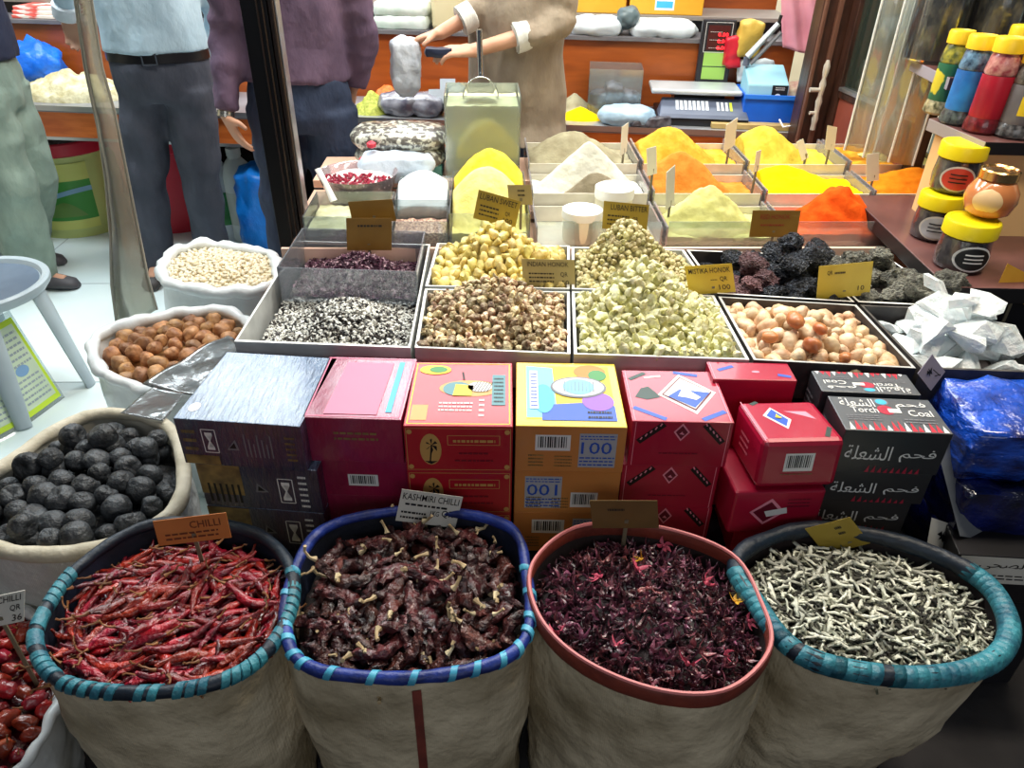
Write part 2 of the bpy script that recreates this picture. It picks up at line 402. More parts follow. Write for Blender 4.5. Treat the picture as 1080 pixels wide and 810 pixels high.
def sized(mb, s):
    mb.v = [p*s for p in mb.v]; return mb
m_fr = M('resin_yellow', (240, 226, 150), (204, 178, 92), 30, .45, bump=.3, bscale=60, rnd=.22, hue=.012, sss=.15)
m_ol = M('resin_olive', (222, 212, 158), (150, 136, 84), 70, .5, bump=.6, bscale=120, rnd=.3, hue=.014)
m_br = M('resin_brown', (232, 212, 170), (134, 98, 62), 70, .5, bump=.8, bscale=120, rnd=.5, hue=.02, lo=.4, hi=.6)
m_lem = M('resin_lemon', (238, 236, 200), (204, 198, 124), 50, .5, bump=.6, bscale=90, rnd=.16, hue=.014, sss=.1)
m_rk = M('black_rock', (20, 22, 28), (112, 120, 134), 5, .3, bump=1, bscale=7, bdist=.12, rnd=.3, lo=.42, hi=.72, detail=6)
m_rkr = M('maroon_rock', (92, 46, 48), (186, 140, 144), 5, .4, bump=1, bscale=7, bdist=.12, rnd=.3, detail=6)
m_gs = M('grey_stone', (178, 176, 158), (84, 82, 74), 3, .7, bump=1, bscale=6, bdist=.1, rnd=.25, detail=6)
m_pe = M('peach_gum', (236, 212, 176), (194, 152, 112), 30, .4, bump=.4, bscale=60, rnd=.2, hue=.012, sss=.1)
m_peo = M('orange_gum', (206, 136, 84), (180, 96, 56), 14, .3, rnd=.15)
m_cr = M('clear_crystal', (232, 246, 248), (250, 253, 253), 2, .2, trans=.15, bump=.2, bscale=3, bdist=.1, rnd=.03, coat=.3, sss=.2)
trayheap(Q2b, .10, ZR-.005, .031, 170, 'frankincense_chunk', protos(lambda i: sized(lump(i, 2, .45, 1.7, 1.2, .85, .75), .0165), m_fr, 5), m_fr, 'pale yellow frankincense chunk in the back tray beside the purple petals', 'pale yellow frankincense crumbs under the loose chunks', 'resin', 'frankincense chunks', peak=(.45, .7), hname='frankincense_heap')
trayheap(Q3b, .125, ZR-.01, .018, 295, 'resin_bead', protos(lambda i: sized(lump(i+9, 2, .5, 1.7, 1.1, .9, .85), .0105), m_ol, 4), m_ol, 'small olive tan resin bead in the back tray behind the pale lemon resin', 'olive tan resin heap under the loose beads', 'resin', 'olive tan resin beads', peak=(.42, .75), dist=.74, hname='resin_heap')
trayheap(Q2f, .075, ZR-.005, .023, 280, 'resin_nugget', protos(lambda i: sized(lump(i+20, 2, .55, 1.7, 1.15, .9, .8), .0122), m_br, 4), m_br, 'brown tan resin nugget in the tray right behind the red carton', 'brown tan resin heap under the loose beads', 'resin', 'brown tan resin nuggets', peak=(.5, .72), pw=.8, dist=.78, hname='resin_heap')
trayheap(Q3f, .125, ZR-.002, .025, 295, 'resin_lump', protos(lambda i: sized(lump(i+30, 2, .6, 1.8, 1.2, .9, .7), .0135), m_lem, 4), m_lem, 'pale lemon resin lump in the tray behind the yellow carton', 'pale lemon resin heap under the loose lumps', 'resin', 'pale lemon resin lumps', peak=(.43, .78), dist=.76, hname='resin_heap')
trayheap(Q4f, .05, ZR-.03, .034, 120, 'gum_pebble', protos(lambda i: sized(lump(i+40, 2, .25, 1.2, 1.2, .85, .8), .021), m_pe, 5), m_pe, 'smooth peach gum pebble in the dark tray', 'peach gum crumbs under the loose pebbles', 'gum', 'peach gum pebbles', peak=(.45, .6), hname='gum_heap', var=.35)
m_gn = protos(lambda i: sized(lump(i+46, 2, .25, 1.2, 1.2, .85, .8), .021), m_peo, 2)
ov = [bil(Q4f, u, v)+V((0, 0, z-.0)) for u, v, z in ((.36, .42, .038), (.42, .2, .012), (.18, .3, .008), (.6, .1, .0), (.5, .33, .034))]
scatter('gum_pebble', m_gn, ov, 'orange brown gum pebble among the peach ones', 'gum', 'orange brown gum pebbles', 1, .2)
def rocks(qd, spec, name, mats, label, group, size, seed, rough=.5):
    rng = random.Random(seed); me = [sized(lump(seed+i, 3, rough, 1.9, 1.2, .9, .8), 1).mesh('piece', mats[i % len(mats)], True) for i in range(4)]
    out = []
    for k, (u, v, z, s) in enumerate(spec):
        p = bil(qd, u, v); p.z = ZR+z; o = bpy.data.objects.new(name, me[k % 4]); COL.objects.link(o); o.location = p; o.scale = (size*s,)*3
        o.rotation_euler = (rng.uniform(-.5, .5), rng.uniform(-.5, .5), rng.uniform(0, 6)); tag(o, label, 'stone', group); out.append(o)
    return out
BL = [(.35, .85, .0, .9), (.52, .8, .0, .85), (.7, .8, .02, 1.1), (.78, .55, .03, 1.2), (.93, .75, .0, 1.1), (.95, .45, .0, 1.2), (.6, .5, .0, 1.1), (.72, .25, .0, 1.1), (.5, .22, -.02, .9), (.88, .2, -.01, .9), (.62, .12, -.02, .7), (.84, .95, .02, .9), (.73, .68, .075, 1.0), (.83, .42, .07, 1.05), (.3, .55, -.03, .7), (.1, .75, -.03, .8), (.66, .36, .055, .9), (.93, .6, .06, .9)]
rocks(Q4b, BL, 'incense_rock', [m_rk], 'rough black glossy rock in the tray', 'black rocks', .036, 60)
rocks(Q4b, [(.43, .55, .015, 1.2), (.33, .25, -.01, 1.0), (.2, .4, -.02, .9), (.47, .35, .0, .9), (.22, .15, -.02, .8), (.12, .3, -.03, .8)], 'incense_rock', [m_rkr], 'maroon rock among the black rocks', 'maroon rocks', .034, 70)
GS = [(.2, .75, .0, .9), (.45, .8, .01, 1.1), (.7, .7, .0, 1.1), (.85, .5, .0, .9), (.4, .5, .0, 1.0), (.65, .4, .01, 1.2), (.85, .2, .0, 1.0), (.25, .4, -.01, .9), (.5, .2, .0, 1.1), (.72, .14, .02, 1.3), (.22, .14, -.01, .8), (.1, .6, -.01, .8), (.58, .62, .05, 1.0), (.9, .12, .05, 1.15)]
rocks(Q5b, GS, 'grey_stone', [m_gs], 'rough grey stone in the tray beside the black rocks', 'grey stones', .036, 80, .4)
# crystals
rng = random.Random(5); cm = [crystal(90+i, 10+i % 3*2, 1.25, .9, .75).mesh('piece', m_cr, False) for i in range(6)]
CS = [(.12, .2, .0, 1.0), (.3, .15, .0, 1.1), (.5, .15, .0, 1.1), (.7, .15, .0, 1.1), (.9, .15, .0, 1.0), (.15, .5, .0, 1.1), (.35, .45, .02, 1.3), (.55, .45, .02, 1.3), (.75, .45, .02, 1.2), (.92, .45, .0, 1.0), (.15, .8, .0, .9), (.35, .8, .01, 1.1), (.55, .8, .01, 1.1), (.75, .8, .01, 1.1), (.92, .8, .0, .9),
      (.25, .35, .075, 1.1), (.42, .62, .085, 1.2), (.6, .34, .08, 1.25), (.72, .66, .08, 1.15), (.47, .3, .07, 1.0), (.82, .32, .06, 1.1), (.3, .65, .07, 1.05), (.5, .5, .13, .9), (.43, .78, .13, .8), (.66, .5, .125, .95), (.22, .3, .05, .8)]
for k, (u, v, z, s) in enumerate(CS):
    p = bil(Q5f, u, v); p.z = ZR-.035+z; o = bpy.data.objects.new('crystal_lump', cm[k % 6]); COL.objects.link(o); o.location = p; o.scale = (.05*s*rng.uniform(.75, 1.2), .05*s*rng.uniform(.75, 1.1), .05*s*rng.uniform(.7, 1.1))
    bev(o, .006, 2); o.rotation_euler = (rng.uniform(-.6, .6), rng.uniform(-.6, .6), rng.uniform(0, 6)); tag(o, 'big clear whitish crystal lump in the dark tray', 'crystal', 'crystal lumps')
# black and white seeds (tiny: nobody could count them) and purple petals in a clear bin behind
def grainmound(qd, u0, u1, v0, v1, h, z0, g, n, mats, name, label, cat, peak=(.5, .5), seed=1, shape=None, pw=1):
    rd = random.Random(seed); mb = MB()
    def hz(u, v):
        du = (u-peak[0])*2; dv = (v-peak[1])*2; r = min(1, sqrt(du*du+dv*dv)); return z0+h*(.5+.5*cos(pi*r))**pw
    def P(u, v):
        p = bil(qd, u0+(u1-u0)*u, v0+(v1-v0)*v); p.z = hz(u, v); return p
    def fn(u, v):
        p = P(u, v); p.z += -g*.6+g*.5*nz(p, 1/g, 2); return p
    mb.grid(fn, 40, 30, 0)
    ico = lump(3, 1, .2, 1.5, 1.3, .8, .6) if shape is None else shape
    for i in range(n):
        p = P(rd.random(), rd.random()); R = Euler((rd.uniform(-1, 1), rd.uniform(-1, 1), rd.uniform(0, 6))).to_matrix(); s = g*rd.uniform(.4, .7)
        mb.add([p+R@(q*s) for q in ico.v], ico.f, rd.randrange(len(mats)))
    return mb.one(name, mats, label, cat, kind='stuff')
m_sd = [M('seed_black', (22, 20, 20), rough=.4), M('seed_white', (232, 232, 224), rough=.5), M('seed_grey', (150, 146, 136), rough=.5), M('seed_dark', (52, 44, 40), rough=.4)]
grainmound(Q1, .06, .95, .05, .55, .07, ZR-.06, .011, 5200, [m_sd[0], m_sd[1], m_sd[2], m_sd[3], m_sd[1]], 'seed_mix', 'black and white seed mix in the front of the left steel tray', 'seeds', peak=(.55, .55), seed=4)
bq = [bil(Q1, u, v) for u, v in ((.05, .52), (.97, .52), (.97, .985), (.05, .985))]
bn = thing('clear_bin', 'clear acrylic bin of purple petals at the back of the seed tray', 'bin', sum(bq, V())/4-V((0, 0, .09)))
cb = MB(); t = .004; z0, z1 = ZR-.088, ZR+.045
for i in range(4):
    A, B = bq[i], bq[(i+1) % 4]; d = (B-A).normalized(); nn = V((-d.y, d.x, 0))*t
    cb.hexa([V((A.x, A.y, z0)), V((B.x, B.y, z0)), V((B.x+nn.x, B.y+nn.y, z0)), V((A.x+nn.x, A.y+nn.y, z0)), V((A.x, A.y, z1)), V((B.x, B.y, z1)), V((B.x+nn.x, B.y+nn.y, z1)), V((A.x+nn.x, A.y+nn.y, z1))])
cb.part('bin_wall', CLEAR('bin_acrylic', (236, 240, 244), .22, .2, .1, (205, 210, 218)), bn, smooth=False)
m_pp = [M('petal_purple', (116, 74, 96), rough=.6), M('petal_dark', (66, 36, 52), rough=.6), M('petal_pale', (182, 150, 160), rough=.6)]
petal = MB(); petal.add([V((-1, 0, 0)), V((0, -.5, .25)), V((1, 0, 0)), V((0, .5, .25)), V((0, 0, -.1))], [(0, 1, 4), (1, 2, 4), (2, 3, 4), (3, 0, 4)])
grainmound(Q1, .09, .93, .57, .94, .06, ZR-.045, .017, 2400, [m_pp[0], m_pp[1], m_pp[2]], 'dried_petals', 'purple dried petals in the clear bin of the left tray', 'petals', peak=(.5, .6), seed=6, shape=petal)
# ------------------------------------------------------------------ cartons
def coatm(name, c1, c2, **k): return M(name, c1, c2, k.pop('scale', 4), k.pop('rough', .42), **k)
m_pink = coatm('carton_pink', (178, 20, 58), (164, 16, 50), coat=.25, rough=.32)
m_pinkw = coatm('carton_magenta_wrapped', (134, 20, 62), (156, 26, 72), coat=1, rough=.3, crough=.18, bump=.6, bscale=20, stretch=(3, 1, 1))
m_redc = coatm('carton_red', (192, 28, 42), (176, 24, 40), coat=.2, rough=.32)
m_yelc = coatm('carton_yellow', (226, 196, 44), (232, 206, 70), rough=.35, coat=.2)
m_orgc = coatm('carton_amber', (196, 122, 60), (206, 138, 72), rough=.35, coat=.2)
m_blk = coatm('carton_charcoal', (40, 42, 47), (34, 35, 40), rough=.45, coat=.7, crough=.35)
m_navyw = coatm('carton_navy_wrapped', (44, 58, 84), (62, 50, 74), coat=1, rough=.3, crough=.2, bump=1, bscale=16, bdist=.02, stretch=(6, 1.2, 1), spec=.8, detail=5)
m_navy_sheen = coatm('carton_navy_top_sheen', (92, 122, 156), (120, 140, 170), coat=1, rough=.3, crough=.2, bump=1, bscale=16, bdist=.02, stretch=(6, 1.2, 1), spec=.8, detail=5)  # lighter copy of the navy for tops, reflected light put into the colour
m_blk_sheen = coatm('carton_charcoal_top_sheen', (72, 78, 86), (60, 65, 72), rough=.45, coat=.7, crough=.35)  # tops lightened so the colour carries a reflection of the sky
m_gp = M('print_dull_gold', (150, 128, 72), (96, 80, 50), 30, .4)
def carton(A, B, d, h, body, label, group, mats, art=None, pitch=0, bevel=.002, cat='box', name='carton', film=False):
    """A, B: front left and front right corners of the top; d depth, h height; art(front, top, left) prints"""
    A, B = V(A), V(B); B = V((B.x, B.y, A.z)); u = B-A; n = V((-u.y, u.x, 0)).normalized(); dn = V((0, 0, -1))
    if pitch:
        R = Matrix.Rotation(pitch, 3, u.normalized()); n = R@n; dn = R@dn
    bvec = n*d; hv = dn*h
    root = thing(name, label, cat, A+u/2+bvec/2+hv, group)
    q = MB(); q.hexa([A+hv, B+hv, B+hv+bvec, A+hv+bvec, A, B, B+bvec, A+bvec])
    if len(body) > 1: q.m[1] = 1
    q.part('box_body', body, root, bevel=bevel, smooth=False)
    if art:
        fr = Face(A+hv, u, -hv); tp = Face(A, u, bvec); lf = Face(A+bvec+hv, -bvec, -hv)
        art(fr, tp, lf)
        for pn, f in (('front_print', fr), ('top_print', tp), ('side_print', lf)):
            if f.mb.f: f.mb.part(pn, mats, root, smooth=False)
    if film:
        e = .0016; c = A+u/2+bvec/2+hv/2
        q = MB(); q.hexa([c+(p-c)*1.012 for p in [A+hv, B+hv, B+hv+bvec, A+hv+bvec, A, B, B+bvec, A+bvec]]); q.part('shrink_film', m_film, root, bevel=.002, smooth=False)
    return root
def stack(A, B, d, hs, body, labels, group, mats, arts, off=None, film=False, **k):
    A, B = V(A), V(B); z = A.z
    for i, h in enumerate(hs):
        o = V(off[i]) if off else V((0, 0, 0))
        a, b = V((A.x, A.y, z))+o, V((B.x, B.y, z))+o
        carton(a, b, d-o.y-abs(o.y)*.2, h, body, labels[i], group, mats, arts[min(i, len(arts)-1)], film=film, **k); z -= h+.0008
ZT = .705
# navy wrapped cartons
NM = [m_gp, m_w, m_k, m_grey]
def art_navy(k):
    def f(fr, tp, lf):
        if k == 0:
            fr.rect(.02, .02, .3, .22, 0); fr.frame(.2, .3, .31, .8, .002, 1); fr.text('M', .225, .36, .285, .74, 1, rot=True)
            fr.scrib(.04, .1, .15, .85, 4, 0, 1); fr.poly([(.38, .38), (.48, .38), (.46, .62)], 3); fr.poly([(.4, .42), (.46, .42), (.45, .55)], 2, 2)
            for i in range(7): fr.rect(.53+i*.035, .25, .54+i*.035, .75-.1*(i % 3), 3)
            fr.scrib(.86, .2, .94, .8, 5, 0, 2); tp.ell(.1, .16, .045, .06, 1); 
        else:
            fr.rect(.0, .3, .36, .98, 0); fr.frame(.66, .2, .78, .75, .002, 1); fr.text('M', .685, .26, .755, .68, 1, rot=True); fr.poly([(.46, .4), (.57, .42), (.48, .62)], 3); fr.poly([(.48, .44), (.54, .45), (.49, .56)], 2, 2); fr.scrib(.83, .1, .9, .9, 6, 1, 3)
            for i in range(6): fr.rect(.06+i*.05, .12, .08+i*.05, .55, 2, 2)
    return f
stack(G(182, 441, ZT), G(316, 450, ZT), .27, [.118, .122, .122], [m_navyw, m_navy_sheen], ['navy shrink-wrapped carton with a glossy top, leftmost of the carton row', 'dark wrapped carton with a dull gold end panel under the navy carton', 'dark wrapped carton at the bottom of the leftmost stack, behind the orange price card'], 'dark wrapped cartons', NM, [art_navy(0), art_navy(1), art_navy(1)], off=[(0, 0, 0), (.018, .004, 0), (.018, .004, 0)])
# magenta wrapped
PM = [m_w, m_k, m_gp, m_cyan, M('print_rose', (232, 120, 150), rough=.4)]
def art_mag(k):
    def f(fr, tp, lf):
        if k == 0:
            tp.frame(.03, .03, .97, .97, .003, 4); tp.poly([(.2, .06), (.74, .06), (.76, .9), (.24, .9)], 4, 2); tp.rect(.82, .1, .88, .92, 3, 2); fr.scrib(.3, .5, .75, .75, 2, 2, 5)
        if k == 1: fr.barcode(.36, .3, .68, .62, 0, 1)
    return f
stack(G(318, 440, ZT), G(423, 443, ZT), .245, [.115, .10, .145], [m_pinkw], ['magenta shrink-wrapped carton with a shiny top, between the navy and red cartons', 'magenta wrapped carton with a white barcode, second in its stack', 'magenta wrapped carton without barcode, bottom of its stack'], 'magenta wrapped cartons', PM, [art_mag(0), art_mag(1), art_mag(2)], off=[(0, 0, 0), (.004, .006, 0), (.004, .008, 0)])
# red carton
RM = [m_w, m_k, m_gold, m_yel, m_grey, M('print_teal_grey', (86, 140, 150), rough=.4), M('print_dark_red', (120, 18, 34), rough=.4), m_grn]
def palm(f, a, b, ra, rb, mbk, mfg):
    f.ell(a, b, ra, rb, mbk, 1); f.line(a-ra*.1, b-rb*.8, a+ra*.1, b+rb*.3, .003, mfg, 2)
    for k in range(6):
        t = 2*pi*k/6+.4; f.poly([(a+ra*.1, b+rb*.3), (a+ra*(.1+.6*cos(t)), b+rb*(.3+.5*sin(t)-.1)), (a+ra*(.1+.5*cos(t+.4)), b+rb*(.3+.35*sin(t+.4)))], mfg, 2)
    f.poly([(a-ra*.6, b-rb*.75), (a+ra*.6, b-rb*.75), (a, b-rb*.95)], mfg, 2)
def art_redbox(k):
    def f(fr, tp, lf):
        if k == 0:
            tp.frame(.03, .03, .97, .97, .0025, 3); tp.ell(.58, .56, .3, .13, 2); tp.ell(.46, .55, .14, .11, 5, 2); tp.poly([(.42, .44), (.6, .44), (.62, .6), (.44, .62)], 3, 3); tp.ell(.68, .58, .12, .08, 0, 3)
            for i in range(6): tp.line(.6+i*.03, .5, .66+i*.03, .66, .0016, 1, 4)
            tp.rect(.8, .3, .93, .78, 5, 2); tp.scrib(.82, .33, .91, .75, 7, 1, 3, 3); tp.ell(.22, .86, .16, .08, 3, 2); tp.ell(.25, .86, .09, .05, 7, 3); tp.scrib(.3, .2, .62, .36, 3, 0, 8); tp.line(.52, .7, .5, .82, .004, 1, 3); tp.rect(.05, .08, .2, .3, 2); tp.scrib(.68, .12, .73, .42, 4, 0, 9)
        fr.frame(.02, .05, .98, .95, .0012, 2); palm(fr, .24, .5, .1, .34, 2, 1); fr.frame(.4, .6, .88, .8, .0012, 2); fr.scrib(.45, .63, .84, .77, 1, 2, 4); fr.scrib(.5, .38, .78, .48, 1, 6, 5); fr.scrib(.46, .22, .82, .32, 1, 6, 6)
        for cx_, cy_ in ((.05, .12), (.95, .12), (.95, .88), (.05, .88)): fr.ell(cx_, cy_, .025, .05, 2, 2)
    return f
stack(G(425, 449, ZT), G(541, 450, ZT), .25, [.12, .122, .121], [m_redc], ['red carton with an oval picture on its top, third stack from the left', 'red carton with a palm tree oval, under the red carton with the picture', 'red carton at the bottom of its stack behind the white price card'], 'red cartons', RM, [art_redbox(0), art_redbox(1), art_redbox(1)], off=[(0, 0, 0), (0, .004, 0), (0, .006, 0)])
# yellow carton
YM = [m_w, m_k, m_cyan, m_blue, m_org, m_vio, m_grn, M('print_sky', (120, 200, 230), rough=.35), m_grey, m_yel, m_gp, M('print_silver', (176, 180, 186), rough=.3)]
def art_yel(k):
    def f(fr, tp, lf):
        if k == 0:
            tp.rect(.1, .1, .92, .93, 9); tp.poly([(.1, .12), (.38, .12), (.36, .9), (.1, .93)], 7, 1.6); tp.poly([(.24, .08), (.92, .08), (.92, .3), (.6, .34), (.24, .3)], 3, 2); tp.ell(.77, .36, .15, .14, 5, 3); tp.ell(.73, .84, .16, .12, 4, 2); tp.ell(.8, .78, .09, .09, 6, 3); tp.ell(.26, .4, .1, .22, 2, 3)
            tp.ell(.6, .58, .27, .17, 8, 4); tp.ell(.6, .58, .25, .15, 11, 5); tp.ell(.6, .58, .15, .12, 7, 6)
            for i in range(9): tp.line(.46+i*.035, .5, .47+i*.035, .66, .0015, 8, 7)
            tp.rect(.13, .24, .21, .84, 0, 4); tp.scrib(.14, .26, .2, .82, 10, 3, 2, 5); tp.scrib(.66, .1, .88, .24, 2, 1, 7, 4)
        fl_ = k == 1
        a0, a1 = (.58, .92) if not fl_ else (.1, .45)
        fr.rect(a0, .12, a1, .86, 11); fr.text('100', a0+.02, .42, a1-.04, .68, 3, flip=fl_); fr.scrib(a0+.01, .72, a1-.01, .84, 2, 3, 4, 2); fr.scrib(a0+.01, .15, a1-.01, .38, 3, 3, 6, 2)
        b0, b1 = (.18, .5) if not fl_ else (.54, .8)
        fr.barcode(b0, .48, b1, .82, 0, 1) if not fl_ else fr.barcode(b0, .15, b1, .5, 0, 1)
        fr.scrib(.12, .12, .26, .42, 4, 10, 8); fr.scrib(.36, .12, .52, .4, 4, 10, 9)
    return f
stack(G(544, 449, ZT), G(662, 451, ZT), .25, [.12, .122, .121], [m_orgc, m_yelc], ['yellow carton with a rainbow picture on its top, amber front printed 100', 'amber carton with the print 100 upside down, under the yellow topped carton', 'amber carton at the bottom of its stack behind the dull gold card'], 'yellow and amber cartons', YM, [art_yel(0), art_yel(1), art_yel(0)], off=[(0, 0, 0), (0, .006, 0), (0, .008, 0)], bevel=.002)
# pink cartons with blue diamond
KM = [m_w, m_k, m_blue, m_dgrn, M('print_wine', (110, 14, 40), rough=.4), m_gp, M('print_pale_pink', (238, 150, 170), rough=.4), m_yel]
def goat(f, a, b, s, m):   # little white animal inside the diamond
    f.poly([(a-s*.5, b-s*.2), (a-s*.3, b+s*.25), (a-s*.1, b+s*.7), (a+s*.05, b+s*.9), (a+s*.12, b+s*.55), (a+s*.2, b+s*.2), (a+s*.55, b-s*.25), (a+s*.3, b-s*.5), (a-s*.1, b-s*.3)], m, 5)
def art_pink(k):
    def f(fr, tp, lf):
        if k < 3:
            for e in (.04, .96): fr.line(e, .02, e, .98, .0014, 6)
        if k == 0:
            tp.poly([(.32, .5), (.6, .92), (.93, .56), (.66, .14)], 0); tp.poly([(.36, .5), (.6, .86), (.89, .56), (.66, .2)], 4, 2); tp.poly([(.38, .5), (.6, .83), (.87, .56), (.66, .23)], 0, 3); tp.poly([(.42, .46), (.56, .6), (.86, .54), (.66, .25)], 2, 4); goat(tp, .63, .5, .22, 0)
            tp.poly([(.08, .45), (.16, .62), (.24, .66), (.3, .55), (.34, .45), (.2, .4)], 3); tp.line(.04, .25, .34, .04, .012, 2); tp.line(.7, .04, .95, .2, .012, 2); tp.line(.06, .8, .24, .94, .011, 3); tp.line(.55, .96, .8, .9, .011, 2); tp.line(.22, .84, .4, .88, .006, 0)
            for e in (.03, .97): tp.line(e, .02, e, .98, .002, 6)
        fr.line(.08, .55, .32, .95, .014, 1); fr.line(.92, .55, .72, .95, .014, 1)
        for i in range(5): fr.line(.1+i*.045, .6+i*.075, .115+i*.045, .66+i*.075, .003, 6, 2); fr.line(.9-i*.04, .6+i*.08, .885-i*.04, .66+i*.08, .003, 6, 2)
        fr.poly([(.42, .78), (.5, .97), (.58, .78), (.5, .58)], 6); fr.poly([(.44, .78), (.5, .92), (.56, .78), (.5, .63)], 4, 2); goat(fr, .5, .76, .05, 6); fr.scrib(.3, .28, .7, .34, 1, 4, 3)
    return f
stack(G(667, 444, ZT), G(775, 446, ZT), .20, [.118, .122, .123], [m_pink], ['pink carton with a blue and white diamond picture on its top', 'dark pink carton with two black corner ribbons, under the diamond carton', 'pink carton at the bottom of the diamond stack'], 'pink diamond cartons', KM, [art_pink(0), art_pink(1), art_pink(2)], off=[(0, 0, 0), (-.008, .004, 0), (-.004, .008, 0)])
# loose pink cartons
def art_p7(fr, tp, lf):
    fr.barcode(.3, .36, .66, .74, 0, 1); fr.scrib(.28, .28, .68, .33, 1, 5, 3)
    tp.poly([(.2, .62), (.36, .82), (.52, .5), (.4, .28)], 0); tp.poly([(.24, .61), (.36, .77), (.48, .5), (.4, .34)], 2, 2); goat(tp, .37, .56, .08, 7); tp.poly([(.5, .72), (.78, .7), (.84, .5), (.7, .6)], 6); tp.line(.8, .08, .92, .3, .01, 3); tp.line(.14, .9, .24, .97, .01, 3)
    tp.line(.03, .02, .03, .98, .002, 6); lf.scrib(.3, .3, .6, .7, 3, 6, 4)
A7, B7 = G(806, 466, .70), G(893, 464, .70)
carton(A7, B7, .165, .115, [m_pink], 'pink carton with cut corners and a white barcode, leaning forward on top of its stack', 'loose pink cartons', KM, art_p7, bevel=.012, pitch=radians(-5))
def art_p6(fr, tp, lf): tp.line(.1, .5, .3, .75, .01, 2); tp.ell(.55, .45, .05, .06, 6); tp.line(.8, .3, .95, .2, .01, 2); tp.line(.03, .02, .03, .98, .002, 6)
A6, B6 = G(764, 412, .715), G(848, 412, .715)
carton(V((A6.x-.012, 1.315+.06, .715)), V((B6.x, 1.305+.06, .715)), .075, .12, [m_pink], 'pink carton lying flat behind the barcode carton', 'loose pink cartons', KM, art_p6)
carton(V((A6.x-.012, 1.315+.06, .594)), V((B6.x, 1.305+.06, .594)), .075, .253, [m_pink], 'pink carton standing at the back below the flat one', 'loose pink cartons', KM, None)
def art_p8(fr, tp, lf):
    fr.poly([(.2, .52), (.42, .84), (.6, .5), (.38, .2)], 6); fr.poly([(.24, .52), (.42, .76), (.55, .5), (.38, .27)], 4, 2); fr.poly([(.4, .4), (.62, .48), (.6, .62), (.36, .54)], 0, 3); fr.scrib(.6, .6, .85, .85, 3, 4, 4); lf.line(.1, .1, .1, .9, .002, 6)
carton(G(776, 520, .575), G(875, 521, .575)+V((0, .012, 0)), .155, .115, [m_pink], 'pink carton with a white sticker, under the barcode carton', 'loose pink cartons', KM, art_p8, bevel=.006)
carton(V((.565, 1.2, .458)), V((.755, 1.188, .458)), .16, .117, [m_pink], 'pink carton at the very bottom, under the sticker carton', 'loose pink cartons', KM, None)
# charcoal cartons
CM = [m_w, m_k, m_red, m_cyan, m_grey, M('print_blood', (176, 40, 66), rough=.4)]
def art_coal(k, flip=False):
    def f(fr, tp, lf):
        fr.text(AR['shola'], .06, .32, .5, .66, 0); fr.text(AR['fahm'], .58, .3, .92, .6, 0)
        rd = random.Random(k)
        for i in range(9): fr.poly([(.3+i*.06, .02), (.34+i*.06, .02), (.33+i*.06, .1+.12*rd.random())], 5, 1)
        if k < 2:
            T = lambda a, b: (1-a, 1-b) if flip else (a, b)
            def tx(s, a0, b0, a1, b1):
                (x0, y0), (x1, y1) = T(a0, b0), T(a1, b1); tp.text(s, min(x0, x1), min(y0, y1), max(x0, x1), max(y0, y1), 0, flip=flip)
            tx(AR['shola'], .08, .7, .42, .94); tx('Torch', .16, .52, .42, .68); tx(AR['fahm'], .62, .66, .92, .88); tx('Coal', .7, .46, .93, .64)
            for i in range(16):
                x = .05+i*.058; p0 = [T(x, .02), T(x+.05, .02), T(x+.03, .12+.2*rd.random())]; tp.poly(p0 if not flip else p0, 2 if i % 3 else 0)
            c = T(.5, .86); tp.ell(c[0], c[1], .07, .1, 4); tp.ell(c[0], c[1], .055, .08, 3, 2); c = T(.5, .62); tp.ell(c[0], c[1], .08, .14, 5); c = T(.58, .6); tp.rect(c[0]-.06, c[1]-.06, c[0]+.06, c[1]+.06, 0, 2)
            a, b = T(.08, .28), T(.4, .46); tp.scrib(min(a[0], b[0]), min(a[1], b[1]), max(a[0], b[0]), max(a[1], b[1]), 3, 4, 3); a, b = T(.62, .24), T(.92, .4); tp.scrib(min(a[0], b[0]), min(a[1], b[1]), max(a[0], b[0]), max(a[1], b[1]), 2, 4, 5)
        lf.scrib(.1, .3, .6, .7, 3, 4, 7)
    return f
A8, B8 = G(892, 453, ZT), G(1006, 458, ZT)
stack(A8, B8, .125, [.11, .085, .085, .084], [m_blk, m_blk_sheen], ['charcoal carton with white lettering, top of the front stack beside the blue packs', 'black charcoal carton second in the front stack', 'black charcoal carton third in the front stack, above the tilted gold card', 'black charcoal carton at the bottom of the front stack'], 'charcoal cartons', CM, [art_coal(0), art_coal(2), art_coal(2), art_coal(2)], off=[(0, 0, 0), (-.004, .004, 0), (-.02, .01, 0), (-.02, .01, 0)])
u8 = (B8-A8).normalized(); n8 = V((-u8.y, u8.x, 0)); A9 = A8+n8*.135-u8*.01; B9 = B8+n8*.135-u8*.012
stack(V((A9.x, A9.y, .71)), V((B9.x, B9.y, .71)), .085, [.11, .13, .13], [m_blk, m_blk_sheen], ['charcoal carton with upside down lettering, top of the back stack by the dark tray', 'black carton in the middle of the back stack', 'black carton at the bottom of the back stack'], 'charcoal cartons at the back', CM, [art_coal(1, True), None, None])
